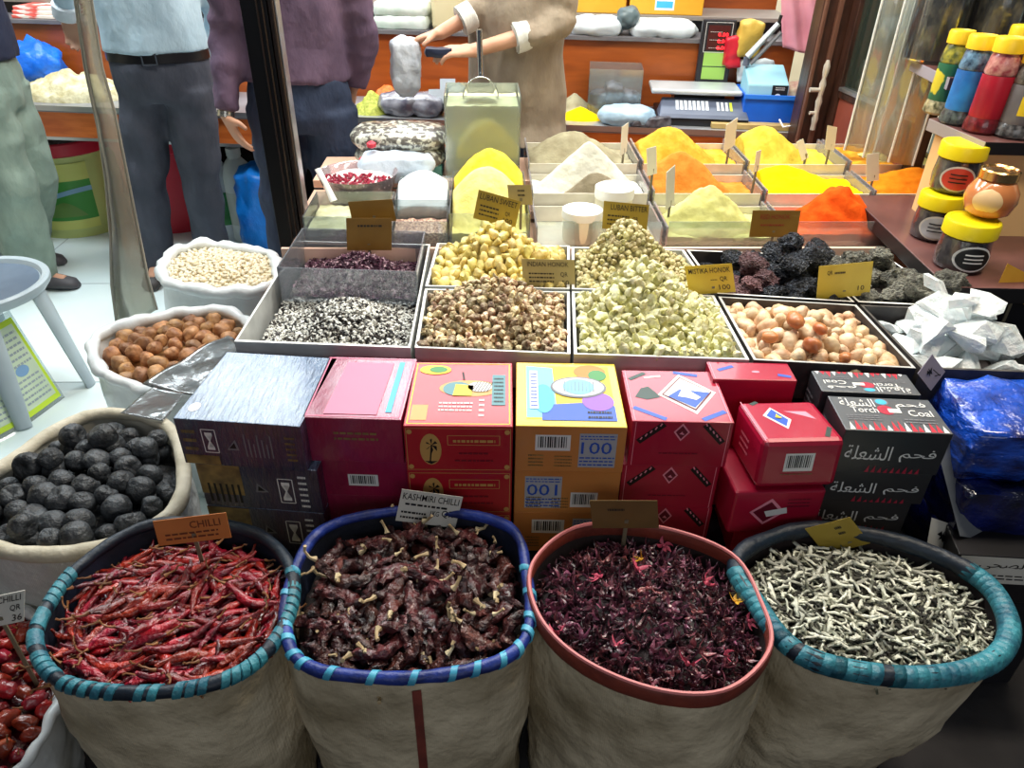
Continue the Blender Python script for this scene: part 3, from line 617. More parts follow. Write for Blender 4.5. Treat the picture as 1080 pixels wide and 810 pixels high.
# tags and oblique carton on the right
def eagle(f, a, b, s, m):
    f.poly([(a-s, b+s*.1), (a-s*.3, b+s*.7), (a-s*.1, b+s*.2), (a+s*.2, b+s*.9), (a+s*.2, b+s*.2), (a+s, b+s*.3), (a+s*.4, b-s*.2), (a+s*.1, b-s*.8), (a-s*.2, b-s*.3), (a-s*.7, b-s*.6), (a-s*.4, b-s*.05)], m, 2)
def slab(name, c4, t, mat, label, cat, art=None, mats=None, group=None):
    """flat card from its four corners (bottom left, bottom right, top right, top left) as seen from the front, thickness backwards"""
    P = [V(p) for p in c4]; n = (P[1]-P[0]).cross(P[3]-P[0]).normalized()
    P[2] = P[1]+P[3]-P[0]
    root = thing(name, label, cat, (P[0]+P[1])/2, group)
    q = MB(); q.hexa([P[0]-n*t, P[1]-n*t, P[2]-n*t, P[3]-n*t, P[0], P[1], P[2], P[3]]); q.part('card', mat, root, smooth=False)
    if art:
        f = Face(P[0], P[1]-P[0], P[3]-P[0]); art(f); f.mb.part('lettering', mats or [m_k], root, smooth=False)
    return root
m_tagg = M('tag_lilac', (170, 160, 176), (150, 142, 160), 4, .5); m_wcard = M('card_white', (226, 224, 214), (214, 210, 198), 6, .6)
def tagart(f): eagle(f, .45, .6, .2, 0); f.line(.7, .1, .62, .55, .002, 0, 2); f.line(.5, .3, .75, .12, .002, 0, 2)
slab('paper_tag', [D(982, 412, 1.27), D(997, 392, 1.29), D(984, 375, 1.3), D(968, 394, 1.27)], .001, m_tagg, 'lilac grey tag with a black bird mark behind the charcoal cartons', 'tag', tagart)
tg = slab('paper_tag', [D(976, 585, 1.12), D(1006, 594, 1.14), D(1010, 559, 1.17), D(983, 546, 1.16)], .001, m_wcard, 'white tag with a black bird mark beside the oblique grey carton', 'tag', tagart)
# oblique grey carton standing under the blue packs
c0, c1, c2, c3 = D(1012, 566, 1.12), D(1034, 562, 1.14), D(1010, 455, 1.26), D(985, 462, 1.24)
ob = thing('carton', 'long grey carton tilted beside the blue packs, with black marks on its side', 'box', (c0+c1)/2, 'oblique cartons')
q = MB(); nn = V((.16, .03, -.06)); q.hexa([c0, c0+nn, c1+nn+V((0, .05, 0)), c1+V((0, .05, 0)), c3, c3+nn, c2+nn+V((0, .05, 0)), c2+V((0, .05, 0))]); q.part('box_body', M('carton_grey', (120, 124, 128), (96, 98, 104), 8, .4), ob, bevel=.003, smooth=False)
f = Face(c0, V((.001, .05, 0))+(c1-c0), c3-c0); eagle(f, .5, .3, .2, 0); eagle(f, .5, .68, .2, 0); f.mb.part('printed_artwork', [m_k], ob, smooth=False)
# blue packs
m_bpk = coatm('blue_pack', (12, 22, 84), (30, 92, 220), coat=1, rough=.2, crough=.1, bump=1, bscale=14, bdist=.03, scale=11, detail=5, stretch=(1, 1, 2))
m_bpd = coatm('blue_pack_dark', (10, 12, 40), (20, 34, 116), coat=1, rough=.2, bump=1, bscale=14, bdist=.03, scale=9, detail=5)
def pack(name, c, dim, mat, label, cat, group, seed, rz=0, tiltx=0, amp=.012, mats2=None, puff=.5):
    """soft shrink-wrapped pack: rounded block with folds"""
    mb = MB(); R = Euler((tiltx, 0, rz)).to_matrix(); c = V(c); N = 14
    import bmesh
    bm = bmesh.new(); bmesh.ops.create_cube(bm, size=2); bmesh.ops.subdivide_edges(bm, edges=bm.edges, cuts=9, use_grid_fill=True)
    vs = []
    for v in bm.verts:
        p = v.co.copy(); k = max(abs(p.x), abs(p.y), abs(p.z)); s = p.normalized()
        p = p*(1-.85*puff)+s*(1.22*.85*puff); q = V((p.x*dim[0]/2, p.y*dim[1]/2, p.z*dim[2]/2))
        q += s*amp*(nz(q, 14, seed)+.6*nz(q, 34, seed+2)+.8*abs(nz(q, 22, seed+5))); vs.append(c+R@q)
    mb.add(vs, [tuple(x.index for x in f.verts) for f in bm.faces]); bm.free()
    return mb.one(name, mat, label, cat, group, ang=80)
pb = D(1050, 450, 1.28)
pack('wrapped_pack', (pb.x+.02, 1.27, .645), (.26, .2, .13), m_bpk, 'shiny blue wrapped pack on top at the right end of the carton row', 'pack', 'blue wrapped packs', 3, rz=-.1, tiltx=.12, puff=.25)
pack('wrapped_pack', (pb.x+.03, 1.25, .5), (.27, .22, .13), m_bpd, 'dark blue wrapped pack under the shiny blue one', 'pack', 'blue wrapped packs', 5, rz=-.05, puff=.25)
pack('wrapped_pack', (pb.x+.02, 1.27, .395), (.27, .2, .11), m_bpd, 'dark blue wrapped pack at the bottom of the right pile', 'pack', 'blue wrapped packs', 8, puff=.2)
wl = [D(1008, 622, 1.06), D(1095, 632, 1.04), D(1092, 596, 1.06), D(1003, 588, 1.08)]
def sahi(f): f.text(AR['sahi'], .22, .45, .72, .88, 0); f.text('و', .78, .5, .84, .75, 0) if False else None; f.scrib(.3, .14, .95, .38, 2, 0, 3)
lb = thing('carton', 'dark carton with a white lettered band at the right edge below the blue packs', 'box', V((wl[0].x+.12, 1.12, .3)), 'oblique cartons')
q = MB(); A, B = V((wl[0].x-.012, 1.08, wl[0].z-.05)), V((wl[1].x+.1, 1.05, wl[0].z-.05)); hh = V((0, 0, wl[3].z-wl[0].z+.06)); dd = V((.02, .09, 0)); q.hexa([A, B, B+dd, A+dd, A+hh, B+hh, B+dd+hh, A+dd+hh]); q.part('box_body', m_black, lb, bevel=.002, smooth=False)
fb = Face(A, B-A, hh); fb.rect(.02, .42, .98, .98, 1, 1)
vv = MB(); sub = Face(A+(B-A)*.02+hh*.42, (B-A)*.7, hh*.56); sahi(sub); fb.mb.add(sub.mb.v, sub.mb.f, 0); fb.mb.part('label', [m_k, m_wcard], lb, smooth=False)
stl = MB(); stl.box((A.x+.16, 1.14, (A.z-.002)/2), (.26, .12, A.z-.002)); stl.one('black_crate', m_bclo, 'black crate in the dark right corner under the lettered carton', 'crate', bevel=.01)
# ------------------------------------------------------------------ sacks
def spline(pts, n=72):
    k = len(pts); out = []
    for i in range(n):
        t = i/n*k; j = int(t); f = t-j; a, b, c, d = (pts[(j+o-1) % k] for o in range(4))
        out.append(.5*((2*b)+(c-a)*f+(2*a-5*b+4*c-d)*f*f+(3*b-a-3*c+d)*f**3))
    return out
def sackmat(name, c1, c2):
    m = M(name, c1, c2, 5, .55, bump=1, bscale=9, bdist=.035, detail=8)
    nt = m.node_tree; N = nt.nodes; L = nt.links; b = N['Principled BSDF']; old = [n for n in N if n.type == 'BUMP'][0]
    tc = [n for n in N if n.type == 'TEX_COORD'][0]
    w1 = N.new('ShaderNodeTexWave'); w1.bands_direction = 'Z'; w1.inputs['Scale'].default_value = 90; w2 = N.new('ShaderNodeTexWave'); w2.bands_direction = 'X'; w2.inputs['Scale'].default_value = 90
    ad = N.new('ShaderNodeMath'); L.new(tc.outputs['Object'], w1.inputs[0]); L.new(tc.outputs['Object'], w2.inputs[0]); L.new(w1.outputs['Fac'], ad.inputs[0]); L.new(w2.outputs['Fac'], ad.inputs[1])
    bp = N.new('ShaderNodeBump'); bp.inputs['Strength'].default_value = .25; bp.inputs['Distance'].default_value = .001
    L.new(ad.outputs[0], bp.inputs['Height']); L.new(old.outputs[0], bp.inputs['Normal']); L.new(bp.outputs[0], b.inputs['Normal']); return m
m_sack = sackmat('woven_sack', (222, 208, 178), (150, 136, 108))
m_sackw = sackmat('white_sack', (226, 228, 224), (204, 206, 200))
m_liner = M('sack_liner', (26, 34, 56), (14, 18, 30), 9, .6, bump=.3)
m_lin2 = M('sack_liner_dark', (24, 18, 20), (40, 28, 28), 9, .7, bump=.3)
m_teal = M('rim_teal', (60, 142, 156), (34, 92, 112), 22, .45, bump=.6, bscale=50)
m_teald = M('rim_teal_dark', (18, 36, 52), (14, 24, 38), 18, .5, bump=.4)  # dark navy binding, deepened so the bare back rim reads as shaded
m_bluer = M('rim_blue', (34, 60, 150), (20, 34, 92), 20, .45, bump=.5)  # blue binding, darkened too for shade along the unlaced back
m_turq = M('lacing_turquoise', (84, 178, 206), (60, 150, 186), 20, .4)
m_brn = M('rim_rust', (132, 54, 38), (104, 42, 32), 16, .6, bump=.4)
m_pkedge = M('rim_pink_edge', (206, 120, 120), rough=.5)
m_cord = M('lacing_pale', (150, 196, 204), rough=.5)
class Sack:
    def __init__(s, label, px, z, depth, mats, bottom=(.93, 0, 0), rim_r=.011, liner=m_liner, wr=.017, seed=0, group=None, rim_label=None, cat='sack', dz=None, seg=72, rim_flat=None):
        P = [G(x, y, z+(dz[i] if dz else 0)) for i, (x, y) in enumerate(px)]
        s.rim = spline(P, seg); s.c = sum(s.rim, V())/seg; s.z = z; s.seed = seed; s.bottom = bottom; s.wr = wr
        s.root = thing('sack', label, cat, (s.c.x+bottom[1], s.c.y+bottom[2], 0), group)
        b = MB(); K = 18; b.loft([s.ring(1-k/K) for k in range(K+1)], cap=False); b.f.append(tuple(range(K*seg, (K+1)*seg))); b.m.append(0); b.part('sack_body', mats[0], s.root, ang=180)
        ln = MB(); ln.loft([[s.c+(p-s.c)*k+V((0, 0, -d)) for p in s.rim] for k, d in ((.985, 0), (.965, .03), (.93, depth))], cap=False); ln.f = [f[::-1] for f in ln.f]; ln.part('lining', liner, s.root, ang=180)
        r = MB()
        if rim_flat: r.tube(s.rim, [rim_flat]*seg, 10, up=V((0, 0, 1)), closed=True)
        else:
            j = 5 if mats[1].name == 'sack_plastic_white' else 1; r.tube([p+V((.0015*j*nz(p, 26, seed+3) if j > 1 else 0, .0015*j*nz(p, 26, seed+6) if j > 1 else 0, .002*j*nz(p, 40 if j == 1 else 18, seed))) for p in s.rim], [rim_r*(1+(.25 if j == 1 else .55)*nz(p, 22, seed)) for p in s.rim], 10, closed=True)
        s.rimob = r.part('rim', mats[1], s.root, ang=180, label=rim_label)
    def ring(s, t, off=0):   # t=1 rim .. 0 floor
        sc, bx, by = s.bottom; e = (1-t); out = []
        for p in s.rim:
            q = s.c+(p-s.c)*(1+(sc-1)*e**1.7+.045*sin(pi*min(1, e*1.3))); q.z = s.rim[0].z*0+p.z*t
            q += V((bx, by, 0))*e**1.4; d = (q-V((s.c.x+bx*e, s.c.y+by*e, q.z))); d = d.normalized() if d.length else d
            fo = 1-t*.75
            q += d*(off+s.wr*fo*(nz((q.x, q.y, q.z*.6), 9, s.seed)+.6*nz((q.x, q.y, q.z), 24, s.seed+4)+.5*nz((q.x*1.4, q.y*1.4, q.z*.2), 26, s.seed+8)))
            out.append(q)
        return out
    def at(s, t, r):
        n = len(s.rim); i = int(t*n) % n; j = (i+1) % n; f = t*n-int(t*n); return s.c+(s.rim[i].lerp(s.rim[j], f)-s.c)*r
    def lacing(s, n, mat, r=.004, rr=.0125, w=.02, name='lacing', seed=1, arc=(0, 1)):
        rd = random.Random(seed); N = len(s.rim)
        for k in range(n):
            t = arc[0]+(arc[1]-arc[0])*(k+rd.uniform(.3, .7))/n; i = int(t*N) % N; p = s.rim[i]
            if p.y > s.c.y+.085: continue  # back of the rim left bare and dark to stand for shade
            d = (s.rim[(i+1) % N]-s.rim[i-1]).normalized(); out = V((d.y, -d.x, 0)); q = MB(); pts = []
            for j in range(11):
                a = 2*pi*j/10-pi/2; pts.append(p+d*w*(j/10-.5)+out*rr*cos(a)+V((0, 0, 1))*rr*sin(a))
            rg = []
            for j in range(11):
                a = 2*pi*j/10-pi/2; c = pts[j]; rv = out*cos(a)+V((0, 0, 1))*sin(a); hw = r*1.9; rg.append([c-d*hw-rv*.001, c+d*hw-rv*.001, c+d*hw*.8+rv*r*.45, c-d*hw*.8+rv*r*.45])
            q.loft(rg); q.part(name, mat, s.root, ang=60)
    def frac(s, p):
        a = atan2(p.y-s.c.y, p.x-s.c.x); b = min(s.rim, key=lambda q: abs((atan2(q.y-s.c.y, q.x-s.c.x)-a+pi) % (2*pi)-pi)); return (p-s.c).xy.length/(b-s.c).xy.length
    def fit(s, p, rz, L0, L1, lim=.93):
        for k in range(24):
            a = rz+(k+1)//2*(.26 if k % 2 else -.26); d = V((cos(a), sin(a), 0))
            if s.frac(p+d*L0) < lim and s.frac(p-d*L1) < lim: return p, a
        q = s.c+(p-s.c)*.85; q.z = p.z; return q, rz
    def fill(s, dz, dome, peak=(0, 0), pw=2, xr=1):
        s.dz, s.dome, s.pk, s.pw = dz, dome, peak, pw; s.xr = xr
    def hz(s, p, r): 
        return s.z+s.dz+s.dome*(1-r**s.pw)+s.pk[0]*(p.x-s.c.x)+s.pk[1]*(p.y-s.c.y)
    def pt(s, rd, rmax=.95):
        t, r = rd.random(), min(rmax, s.xr)*sqrt(rd.random()); p = s.at(t, r); p.z = s.hz(p, r); return p
    def heap(s, name, label, cat, mats, bump, extra=None, n=0, sink=.012, size=1, tilt=1.2, seed=3, fr=40, big=False):
        mb = MB(); K = 18; N = len(s.rim); rings = []
        for k in range(K, 0, -1):
            r = .925*k/K; row = []
            for i in range(N):
                p = s.c+(s.rim[i]-s.c)*r; p.z = s.hz(p, r)-sink+bump*nz(p, fr, seed); row.append(p)
            rings.append(row)
        low = [V((p.x, p.y, p.z-.06)) for p in rings[0]]
        mb.loft([low]+rings, 0, True)
        if extra:
            rd = random.Random(seed+50)
            for i in range(n):
                e = rd.choice(extra); p = s.pt(rd); p.z -= rd.uniform(.2, 1)*sink; az = rd.uniform(0, 6.3)
                if big: p, az = s.fit(p, az, .055, .055)
                R = Euler((rd.uniform(-tilt, tilt), rd.uniform(-tilt, tilt), az)).to_matrix(); sc = size*rd.uniform(.75, 1.25)
                mb.add([p+R@(q*sc) for q in e.v], e.f, rd.randrange(len(mats)-1)+1 if len(mats) > 1 else 0)
        return mb.one(name, mats, label, cat, kind='stuff', ang=60)
SG = None
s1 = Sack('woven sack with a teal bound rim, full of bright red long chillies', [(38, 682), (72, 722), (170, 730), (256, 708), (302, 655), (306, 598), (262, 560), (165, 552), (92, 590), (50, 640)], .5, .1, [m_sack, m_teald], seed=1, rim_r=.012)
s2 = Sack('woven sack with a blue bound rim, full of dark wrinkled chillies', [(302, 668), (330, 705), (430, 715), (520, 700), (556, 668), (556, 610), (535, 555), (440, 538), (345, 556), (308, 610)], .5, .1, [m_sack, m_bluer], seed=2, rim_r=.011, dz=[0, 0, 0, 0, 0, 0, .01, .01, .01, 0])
s3 = Sack('woven sack with a rust brown hem, full of dark crimson dried flowers', [(566, 652), (610, 700), (690, 734), (765, 734), (810, 690), (800, 640), (768, 590), (690, 562), (610, 562), (562, 600)], .5, .1, [m_sack, m_brn], seed=3, liner=m_lin2, rim_flat=(.006, .02))
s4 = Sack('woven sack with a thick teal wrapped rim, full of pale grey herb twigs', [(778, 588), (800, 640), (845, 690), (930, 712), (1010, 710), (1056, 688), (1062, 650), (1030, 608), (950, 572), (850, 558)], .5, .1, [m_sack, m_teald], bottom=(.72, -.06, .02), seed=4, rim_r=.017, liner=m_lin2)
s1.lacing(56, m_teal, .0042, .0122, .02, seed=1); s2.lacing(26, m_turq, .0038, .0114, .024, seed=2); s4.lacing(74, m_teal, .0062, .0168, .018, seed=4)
# pink top edge of the rust hem, seam stripe of the blue rimmed sack
q = MB(); q.tube([p+V((0, 0, .019)) for p in s3.rim], .004, 6, closed=True); q.part('hem_edge', m_pkedge, s3.root)
q = MB(); N = len(s2.rim); i = min(range(N), key=lambda k: (s2.rim[k]-G(438, 715, .5)).length); rr = [s2.ring(1-k/18, .0025) for k in range(1, 19)]
q.add([p for r in rr for p in (r[i].lerp(r[i-1], .35), r[i].lerp(r[i+1], .35))], [(2*k, 2*k+1, 2*k+3, 2*k+2) for k in range(17)]); q.part('seam_stripe', M('seam_red', (136, 62, 50), (110, 50, 42), 20, .7), s2.root)
# ---- chillies
def chilli(seed, L, r, wr, hook=.4, n=14, flat=.75):
    rd = random.Random(seed); pts = []; rad = []; c1, c2 = rd.uniform(-hook, hook), rd.uniform(-.25, .25)
    for i in range(n):
        t = i/(n-1); x = (t-.5)*L; pts.append(V((x, c1*L*(t-.5)**2*2+.06*L*nz((t*3, 0, 0), 1, seed), c2*L*(t-.5)**2+.05*L*nz((t*4, 5, 0), 1, seed))))
        q = r*(sin(pi*(.12+.86*(1-t)))**.8)*(1-.35*t)*(1+wr*nz((t*9, 1, 0), 1, seed)); rad.append((q, q*flat*(1+wr*nz((t*8, 7, 0), 1, seed))))
    mb = MB(); mb.tube(pts, rad, 10)
    for k, p in enumerate(mb.v): mb.v[k] = p+V((nz(p, 170, seed), nz(p, 170, seed+1), nz(p, 170, seed+2)))*r*wr*.8
    st = MB(); a = pts[0]; sp = [a+V((.1*r, 0, 0))]
    ang = rd.uniform(-.6, .6); ln = L*rd.uniform(.2, .34)
    for i in range(1, 6): t = i/5; sp.append(a+V((-ln*t*cos(ang*t), -ln*t*sin(ang*t), ln*.5*t*t*rd.uniform(.2, 1))))
    st.tube(sp, [r*.34, r*.2, r*.16, r*.15, r*.15, r*.2], 6)
    return mb, st
m_ch = M('dried_chilli_red', (170, 20, 26), (84, 8, 16), 34, .3, bump=1, bscale=70, rnd=.5, hue=.012, coat=.4)
m_st = M('chilli_stem', (168, 118, 70), (120, 76, 44), 30, .6, rnd=.3)
m_kc = M('dried_chilli_dark', (92, 42, 40), (38, 16, 18), 44, .34, bump=1, bscale=80, rnd=.5, hue=.015, coat=.25)
m_kst = M('chilli_stem_pale', (214, 196, 156), (160, 134, 96), 30, .6, rnd=.3)
def pods(sack, seeds, L, r, wr, mat, mst, n, dist, label, cat, group, name, rmax=.93, flow=None, hook=.4, tilt=.35, lift=0, flat=.75):
    pr = [chilli(k, L, r, wr, hook, flat=flat) for k in seeds]; bm_ = [a.mesh('pod', mat, True, ang=70) for a, b in pr]; sm = [[('stem', b.mesh('stem', mst, True))] for a, b in pr]
    rd = random.Random(n); pts = poisson(lambda: sack.pt(rd, rmax), n, dist)
    for p in pts: p.z += lift+rd.uniform(-.004, .012)
    fl0 = flow or (lambda p, r: r.uniform(0, 2*pi)); fx = [sack.fit(p, fl0(p, rd), L*.62, L*.78) for p in pts]; pts = [a for a, b in fx]; ang = {id(a): b for a, b in fx}; flow = lambda p, r: ang[id(p)]
    return scatter(name, bm_, pts, label, cat, group, 1, .22, tilt, rd, children=sm, rzf=flow)
crumb = lump(2, 1, .3, 2, 1.4, .9, .5)
s1.fill(-.045, .03, (0, -.02), xr=.89)
s1.heap('chilli_heap', 'deeper layer of red chillies in the teal rimmed sack', 'chilli', [M('chilli_deep_shade', (96, 12, 16), (40, 6, 10), 30, .5, bump=.5), m_ch, m_ch], .012, [chilli(70+k, .085, .008, .4)[0] for k in range(4)], 170, .012, 1, .35, seed=3, big=True)  # mound is a darker copy of the pod red, shade between pods painted in
pods(s1, range(5), .105, .0105, .35, m_ch, m_st, 150, .021, 'shiny red dried chilli in the teal rimmed sack', 'chilli', 'red dried chillies', 'dried_chilli', flow=lambda p, r: r.gauss(.45, .55)+(pi if r.random() < .4 else 0), tilt=.3)
s2.fill(-.05, .035, (0, .05), xr=.86)
s2.heap('chilli_heap', 'deeper layer of dark chillies in the blue rimmed sack', 'chilli', [M('dark_chilli_deep_shade', (34, 14, 14), (16, 8, 8), 30, .6, bump=.5), m_kc], .016, [chilli(80+k, .08, .014, .5)[0] for k in range(4)], 90, .016, 1, .5, seed=5, big=True)  # mound colour darkened to paint the shade under the loose pods
pods(s2, range(20, 27), .094, .0175, .62, m_kc, m_kst, 85, .029, 'dark wrinkled dried chilli in the blue rimmed sack', 'chilli', 'dark wrinkled chillies', 'dried_chilli', rmax=.84, hook=.8, tilt=.7, flat=.6)
# ---- dried flowers
def calyx(seed, s):
    rd = random.Random(seed); mb = MB()
    for k in range(5):
        a = 2*pi*k/5+rd.uniform(-.4, .4); pts = []; b = rd.uniform(.2, 1.1); tw = rd.uniform(-1.4, 1.4)
        for i in range(6):
            t = i/5; rr = s*(.1+1.0*t*(1-.3*b*t)); pts.append(V((rr*cos(a+tw*t*.6), rr*sin(a+tw*t*.6), s*b*(t**1.4)*.9+.15*s*nz((t*3, k, 0), 1, seed))))
        mb.tube(pts, [(s*.06, s*.03), (s*.17, s*.035), (s*.2, s*.04), (s*.15, s*.035), (s*.08, s*.03), (s*.02, s*.015)], 6)
    mb.lathe([(s*.02, -s*.22), (s*.16, -s*.1), (s*.2, s*.05), (s*.1, s*.2)], 8); return mb
m_hb = M('dried_flower', (140, 76, 92), (34, 14, 22), 60, .3, bump=.6, bscale=90, rnd=.75, hue=.03, coat=.8, crough=.2)
m_hp = M('dried_flower_pink', (206, 84, 108), (160, 52, 80), 30, .5, rnd=.2); m_hy = M('dried_flower_yellow', (226, 176, 50), (206, 140, 40), 30, .5)
s3.fill(-.045, .05, (0, .03), 1.8, xr=.91)
cx_ = [calyx(k, .019) for k in range(5)]
s3.heap('flower_heap', 'deeper layer of dried flowers in the rust hemmed sack', 'dried flower', [M('flower_deep_shade', (36, 14, 22), (18, 8, 12), 30, .6, bump=.5), m_hb], .008, cx_, 420, .012, .9, 1.5, seed=7)  # mound painted darker than the flowers for the shade among them
rd = random.Random(31); pts = poisson(lambda: s3.pt(rd, .94), 300, .0155)
for p in pts: p.z += rd.uniform(-.002, .01)
scatter('dried_flower', [c.mesh('flower', m_hb, True) for c in cx_], pts, 'dark crimson dried flower in the rust hemmed sack', 'dried flower', 'dark crimson dried flowers', 1, .3, 1.5, rd)
for mm, nm, pxs in ((m_hp, 'pink', [(745, 615), (632, 608), (790, 655), (652, 680), (725, 700), (700, 575), (672, 600), (765, 690), (588, 668)]), (m_hy, 'yellow', [(777, 634), (675, 590)])):
    pl = []
    for a_, b_ in pxs:
        p = G(a_, b_, .485); t = max(0, 1-((p-s3.c).length/.2)**1.8); p = G(a_, b_, .463+.05*t+.015); pl.append(p)
    scatter('dried_flower', [calyx(7, .02).mesh('flower', mm, True)], pl, nm+' dried petal curl among the dark crimson flowers', 'dried flower', nm+' dried petals', 1, .2, .9, rd)
# ---- herb twigs
def twig(seed, L, r):
    rd = random.Random(seed); n = 7; mb = MB(); c = rd.uniform(-.5, .5); pts = [V(((i/(n-1)-.5)*L, c*L*(i/(n-1)-.5)**2*2+.12*L*nz((i*.6, 0, 0), 1, seed), .12*L*nz((i*.6, 4, 0), 1, seed))) for i in range(n)]
    mb.tube(pts, [(r*(1.2-.9*abs(i/(n-1)-.4)), r*.7) for i in range(n)], 6)
    if rd.random() < .6: mb.tube([pts[3], pts[3]+V((L*.12, L*.14, L*.05)), pts[3]+V((L*.16, L*.3, L*.05))], [(r*.7, r*.5), (r, r*.5), (r*.3, r*.3)], 6)
    return mb
m_hw = M('herb_twig', (216, 216, 198), (108, 108, 90), 60, .7, rnd=.5, hue=.02, lo=.42, hi=.58); m_hd = M('herb_deep_shade', (66, 64, 54), (34, 32, 28), 40, .8, bump=.4); m_hw2 = M('herb_leaf', (150, 152, 132), (96, 96, 82), 40, .7)  # deep twigs coloured darker to paint shade into the gaps
s4.fill(-.035, .025, (0, .02), xr=.9)
tw = [twig(k, .045, .0026) for k in range(5)]+[twig(k+9, .026, .0034) for k in range(4)]
s4.heap('herb_heap', 'deeper layer of grey herb twigs in the thick teal rimmed sack', 'herb', [m_hd, m_hw, m_hw2, m_hd, m_hd], .006, tw, 1100, .012, .9, .5, seed=9)
rd = random.Random(33); pts = poisson(lambda: s4.pt(rd, .92), 300, .0145)
scatter('herb_twig', [c.mesh('twig', m_hw, True) for c in tw], pts, 'pale grey dried herb twig in the thick teal rimmed sack', 'herb', 'grey herb twigs', 1.05, .35, .5, rd)
# ---- black lime sack
s5 = Sack('white cloth sack with a rolled rim, full of black dried limes', [(-45, 560), (0, 580), (60, 585), (122, 573), (180, 542), (194, 500), (176, 450), (110, 436), (55, 456), (5, 492), (-45, 520)], .45, .1, [m_sackw, M('rim_cloth', (206, 198, 178), (180, 172, 150), 14, .7, bump=.4)], seed=5, rim_r=.017, liner=M('lining_white', (190, 186, 172), rough=.8))
m_bl = M('black_lime', (66, 70, 74), (20, 22, 25), 24, .5, bump=.9, bscale=60, rnd=.35)
s5.fill(-.05, .06, (0, 0), 2, xr=.83)
def lime(seed):
    mb = lump(seed, 3, .09, 1.4); rd = random.Random(seed)
    for k in range(2):
        d = V((rd.gauss(0, 1), rd.gauss(0, 1), abs(rd.gauss(0, 1)))).normalized()
        for i, p in enumerate(mb.v):
            a = p.normalized().dot(d)
            if a > .8: mb.v[i] = p*(1-(a-.8)*(1.2 if k else 2.4))
    return sized(mb, .0295)
s5.heap('lime_heap', 'dark layer of black limes deeper in the white sack', 'lime', [m_bl], .012, None, 0, .03, fr=25)
rd = random.Random(12); pts = poisson(lambda: s5.pt(rd, .93), 130, .0465)
up_ = [p+V((rd.uniform(-.01, .01), rd.uniform(-.01, .01), .034)) for p in pts if rd.random() < .34]
scatter('black_lime', [lime(k).mesh('lime', m_bl, True, ang=80) for k in range(5)], pts+up_, 'dusty black dried lime in the white rolled rim sack', 'lime', 'black dried limes', 1, .18, 3, rd)
# ---- nut sack, bean sack, small red chilli sack
m_plast = M('sack_plastic_white', (226, 230, 230), (206, 212, 214), 8, .35, bump=.5, bscale=20)
s6 = Sack('white plastic sack of brown dried limes standing on the tiles, left of the navy carton', [(97, 368), (108, 392), (140, 408), (190, 418), (240, 412), (266, 385), (268, 350), (240, 328), (190, 330), (140, 342), (108, 352)], .4, .08, [m_plast, m_plast], seed=6, rim_r=.02, wr=.02, liner=m_plast, bottom=(.9, 0, 0))
m_nut = M('brown_lime', (190, 140, 92), (132, 88, 54), 30, .5, bump=.6, bscale=60, rnd=.35, hue=.008)
s6.fill(-.035, .045, xr=.85); s6.heap('lime_heap', 'layer of brown limes deeper in the plastic sack', 'lime', [m_nut], .012, None, 0, .03, fr=25)
rd = random.Random(14); pts = poisson(lambda: s6.pt(rd, .9), 70, .046)
scatter('brown_lime', [sized(lump(200+k, 3, .2, 1.3, 1.1, 1, .88), .027).mesh('lime', m_nut, True, ang=80) for k in range(4)], pts, 'brown dried lime in the white plastic sack', 'lime', 'brown dried limes', 1, .18, 3, rd)
s7 = Sack('white plastic sack of pale beans on the tiles, beside the black post', [(170, 284), (178, 298), (210, 306), (260, 308), (288, 302), (293, 284), (286, 268), (256, 262), (215, 258), (185, 266)], .4, .08, [m_plast, m_plast], seed=8, rim_r=.022, wr=.025, liner=m_plast, bottom=(.95, 0, 0))
m_bn = M('pale_bean', (232, 222, 196), (206, 190, 156), 20, .4, rnd=.15)
s7.fill(-.015, .03); s7.heap('bean_heap', 'pale beans filling the plastic sack under the loose ones', 'beans', [m_bn], .005, [sized(lump(5, 1, .1, 1, 1.4, .9, .7), .009)], 500, .008, seed=4)
rd = random.Random(15); pts = poisson(lambda: s7.pt(rd, .92), 260, .017)
scatter('bean', [sized(lump(210+k, 1, .1, 1, 1.4, .9, .75), .0095).mesh('bean', m_bn, True, ang=80) for k in range(2)], pts, 'pale dried bean in the plastic sack by the post', 'bean', 'pale beans', 1, .15, .6, rd)
s8 = Sack('crumpled white sack of round red chillies in the lower left corner', [(-85, 720), (-30, 640), (32, 648), (60, 690), (60, 740), (30, 800), (-40, 850), (-100, 800)], .3, .07, [m_plast, m_plast], seed=9, rim_r=.012, wr=.02, liner=m_lin2, bottom=(.95, -.03, 0))
m_rc = M('round_chilli', (152, 36, 26), (92, 20, 18), 22, .3, bump=.5, bscale=60, rnd=.45, hue=.015, coat=.4)
s8.fill(-.01, .03, xr=.88); s8.heap('chilli_heap', 'layer of round chillies deeper in the corner sack', 'chilli', [m_rc], .01, None, 0, .02, fr=30)
rd = random.Random(16); pts = poisson(lambda: s8.pt(rd, .92), 130, .026); rcs = MB()
def roundch(k):
    mb = sized(lump(220+k, 3, .3, 1.6, 1.15, .85, .75), .0165); st = MB(); st.tube([V((.017, 0, 0)), V((.024, .001, .003)), V((.03, .004, .007))], [.002, .0012, .0014], 6); return mb, st
rr_ = [roundch(k) for k in range(4)]
scatter('round_chilli', [a.mesh('chilli', m_rc, True, ang=80) for a, b in rr_], pts, 'round wrinkled red chilli in the corner sack', 'chilli', 'round red chillies', 1, .25, 1.2, rd, children=[[('stem', b.mesh('stem', m_st, True))] for a, b in rr_])
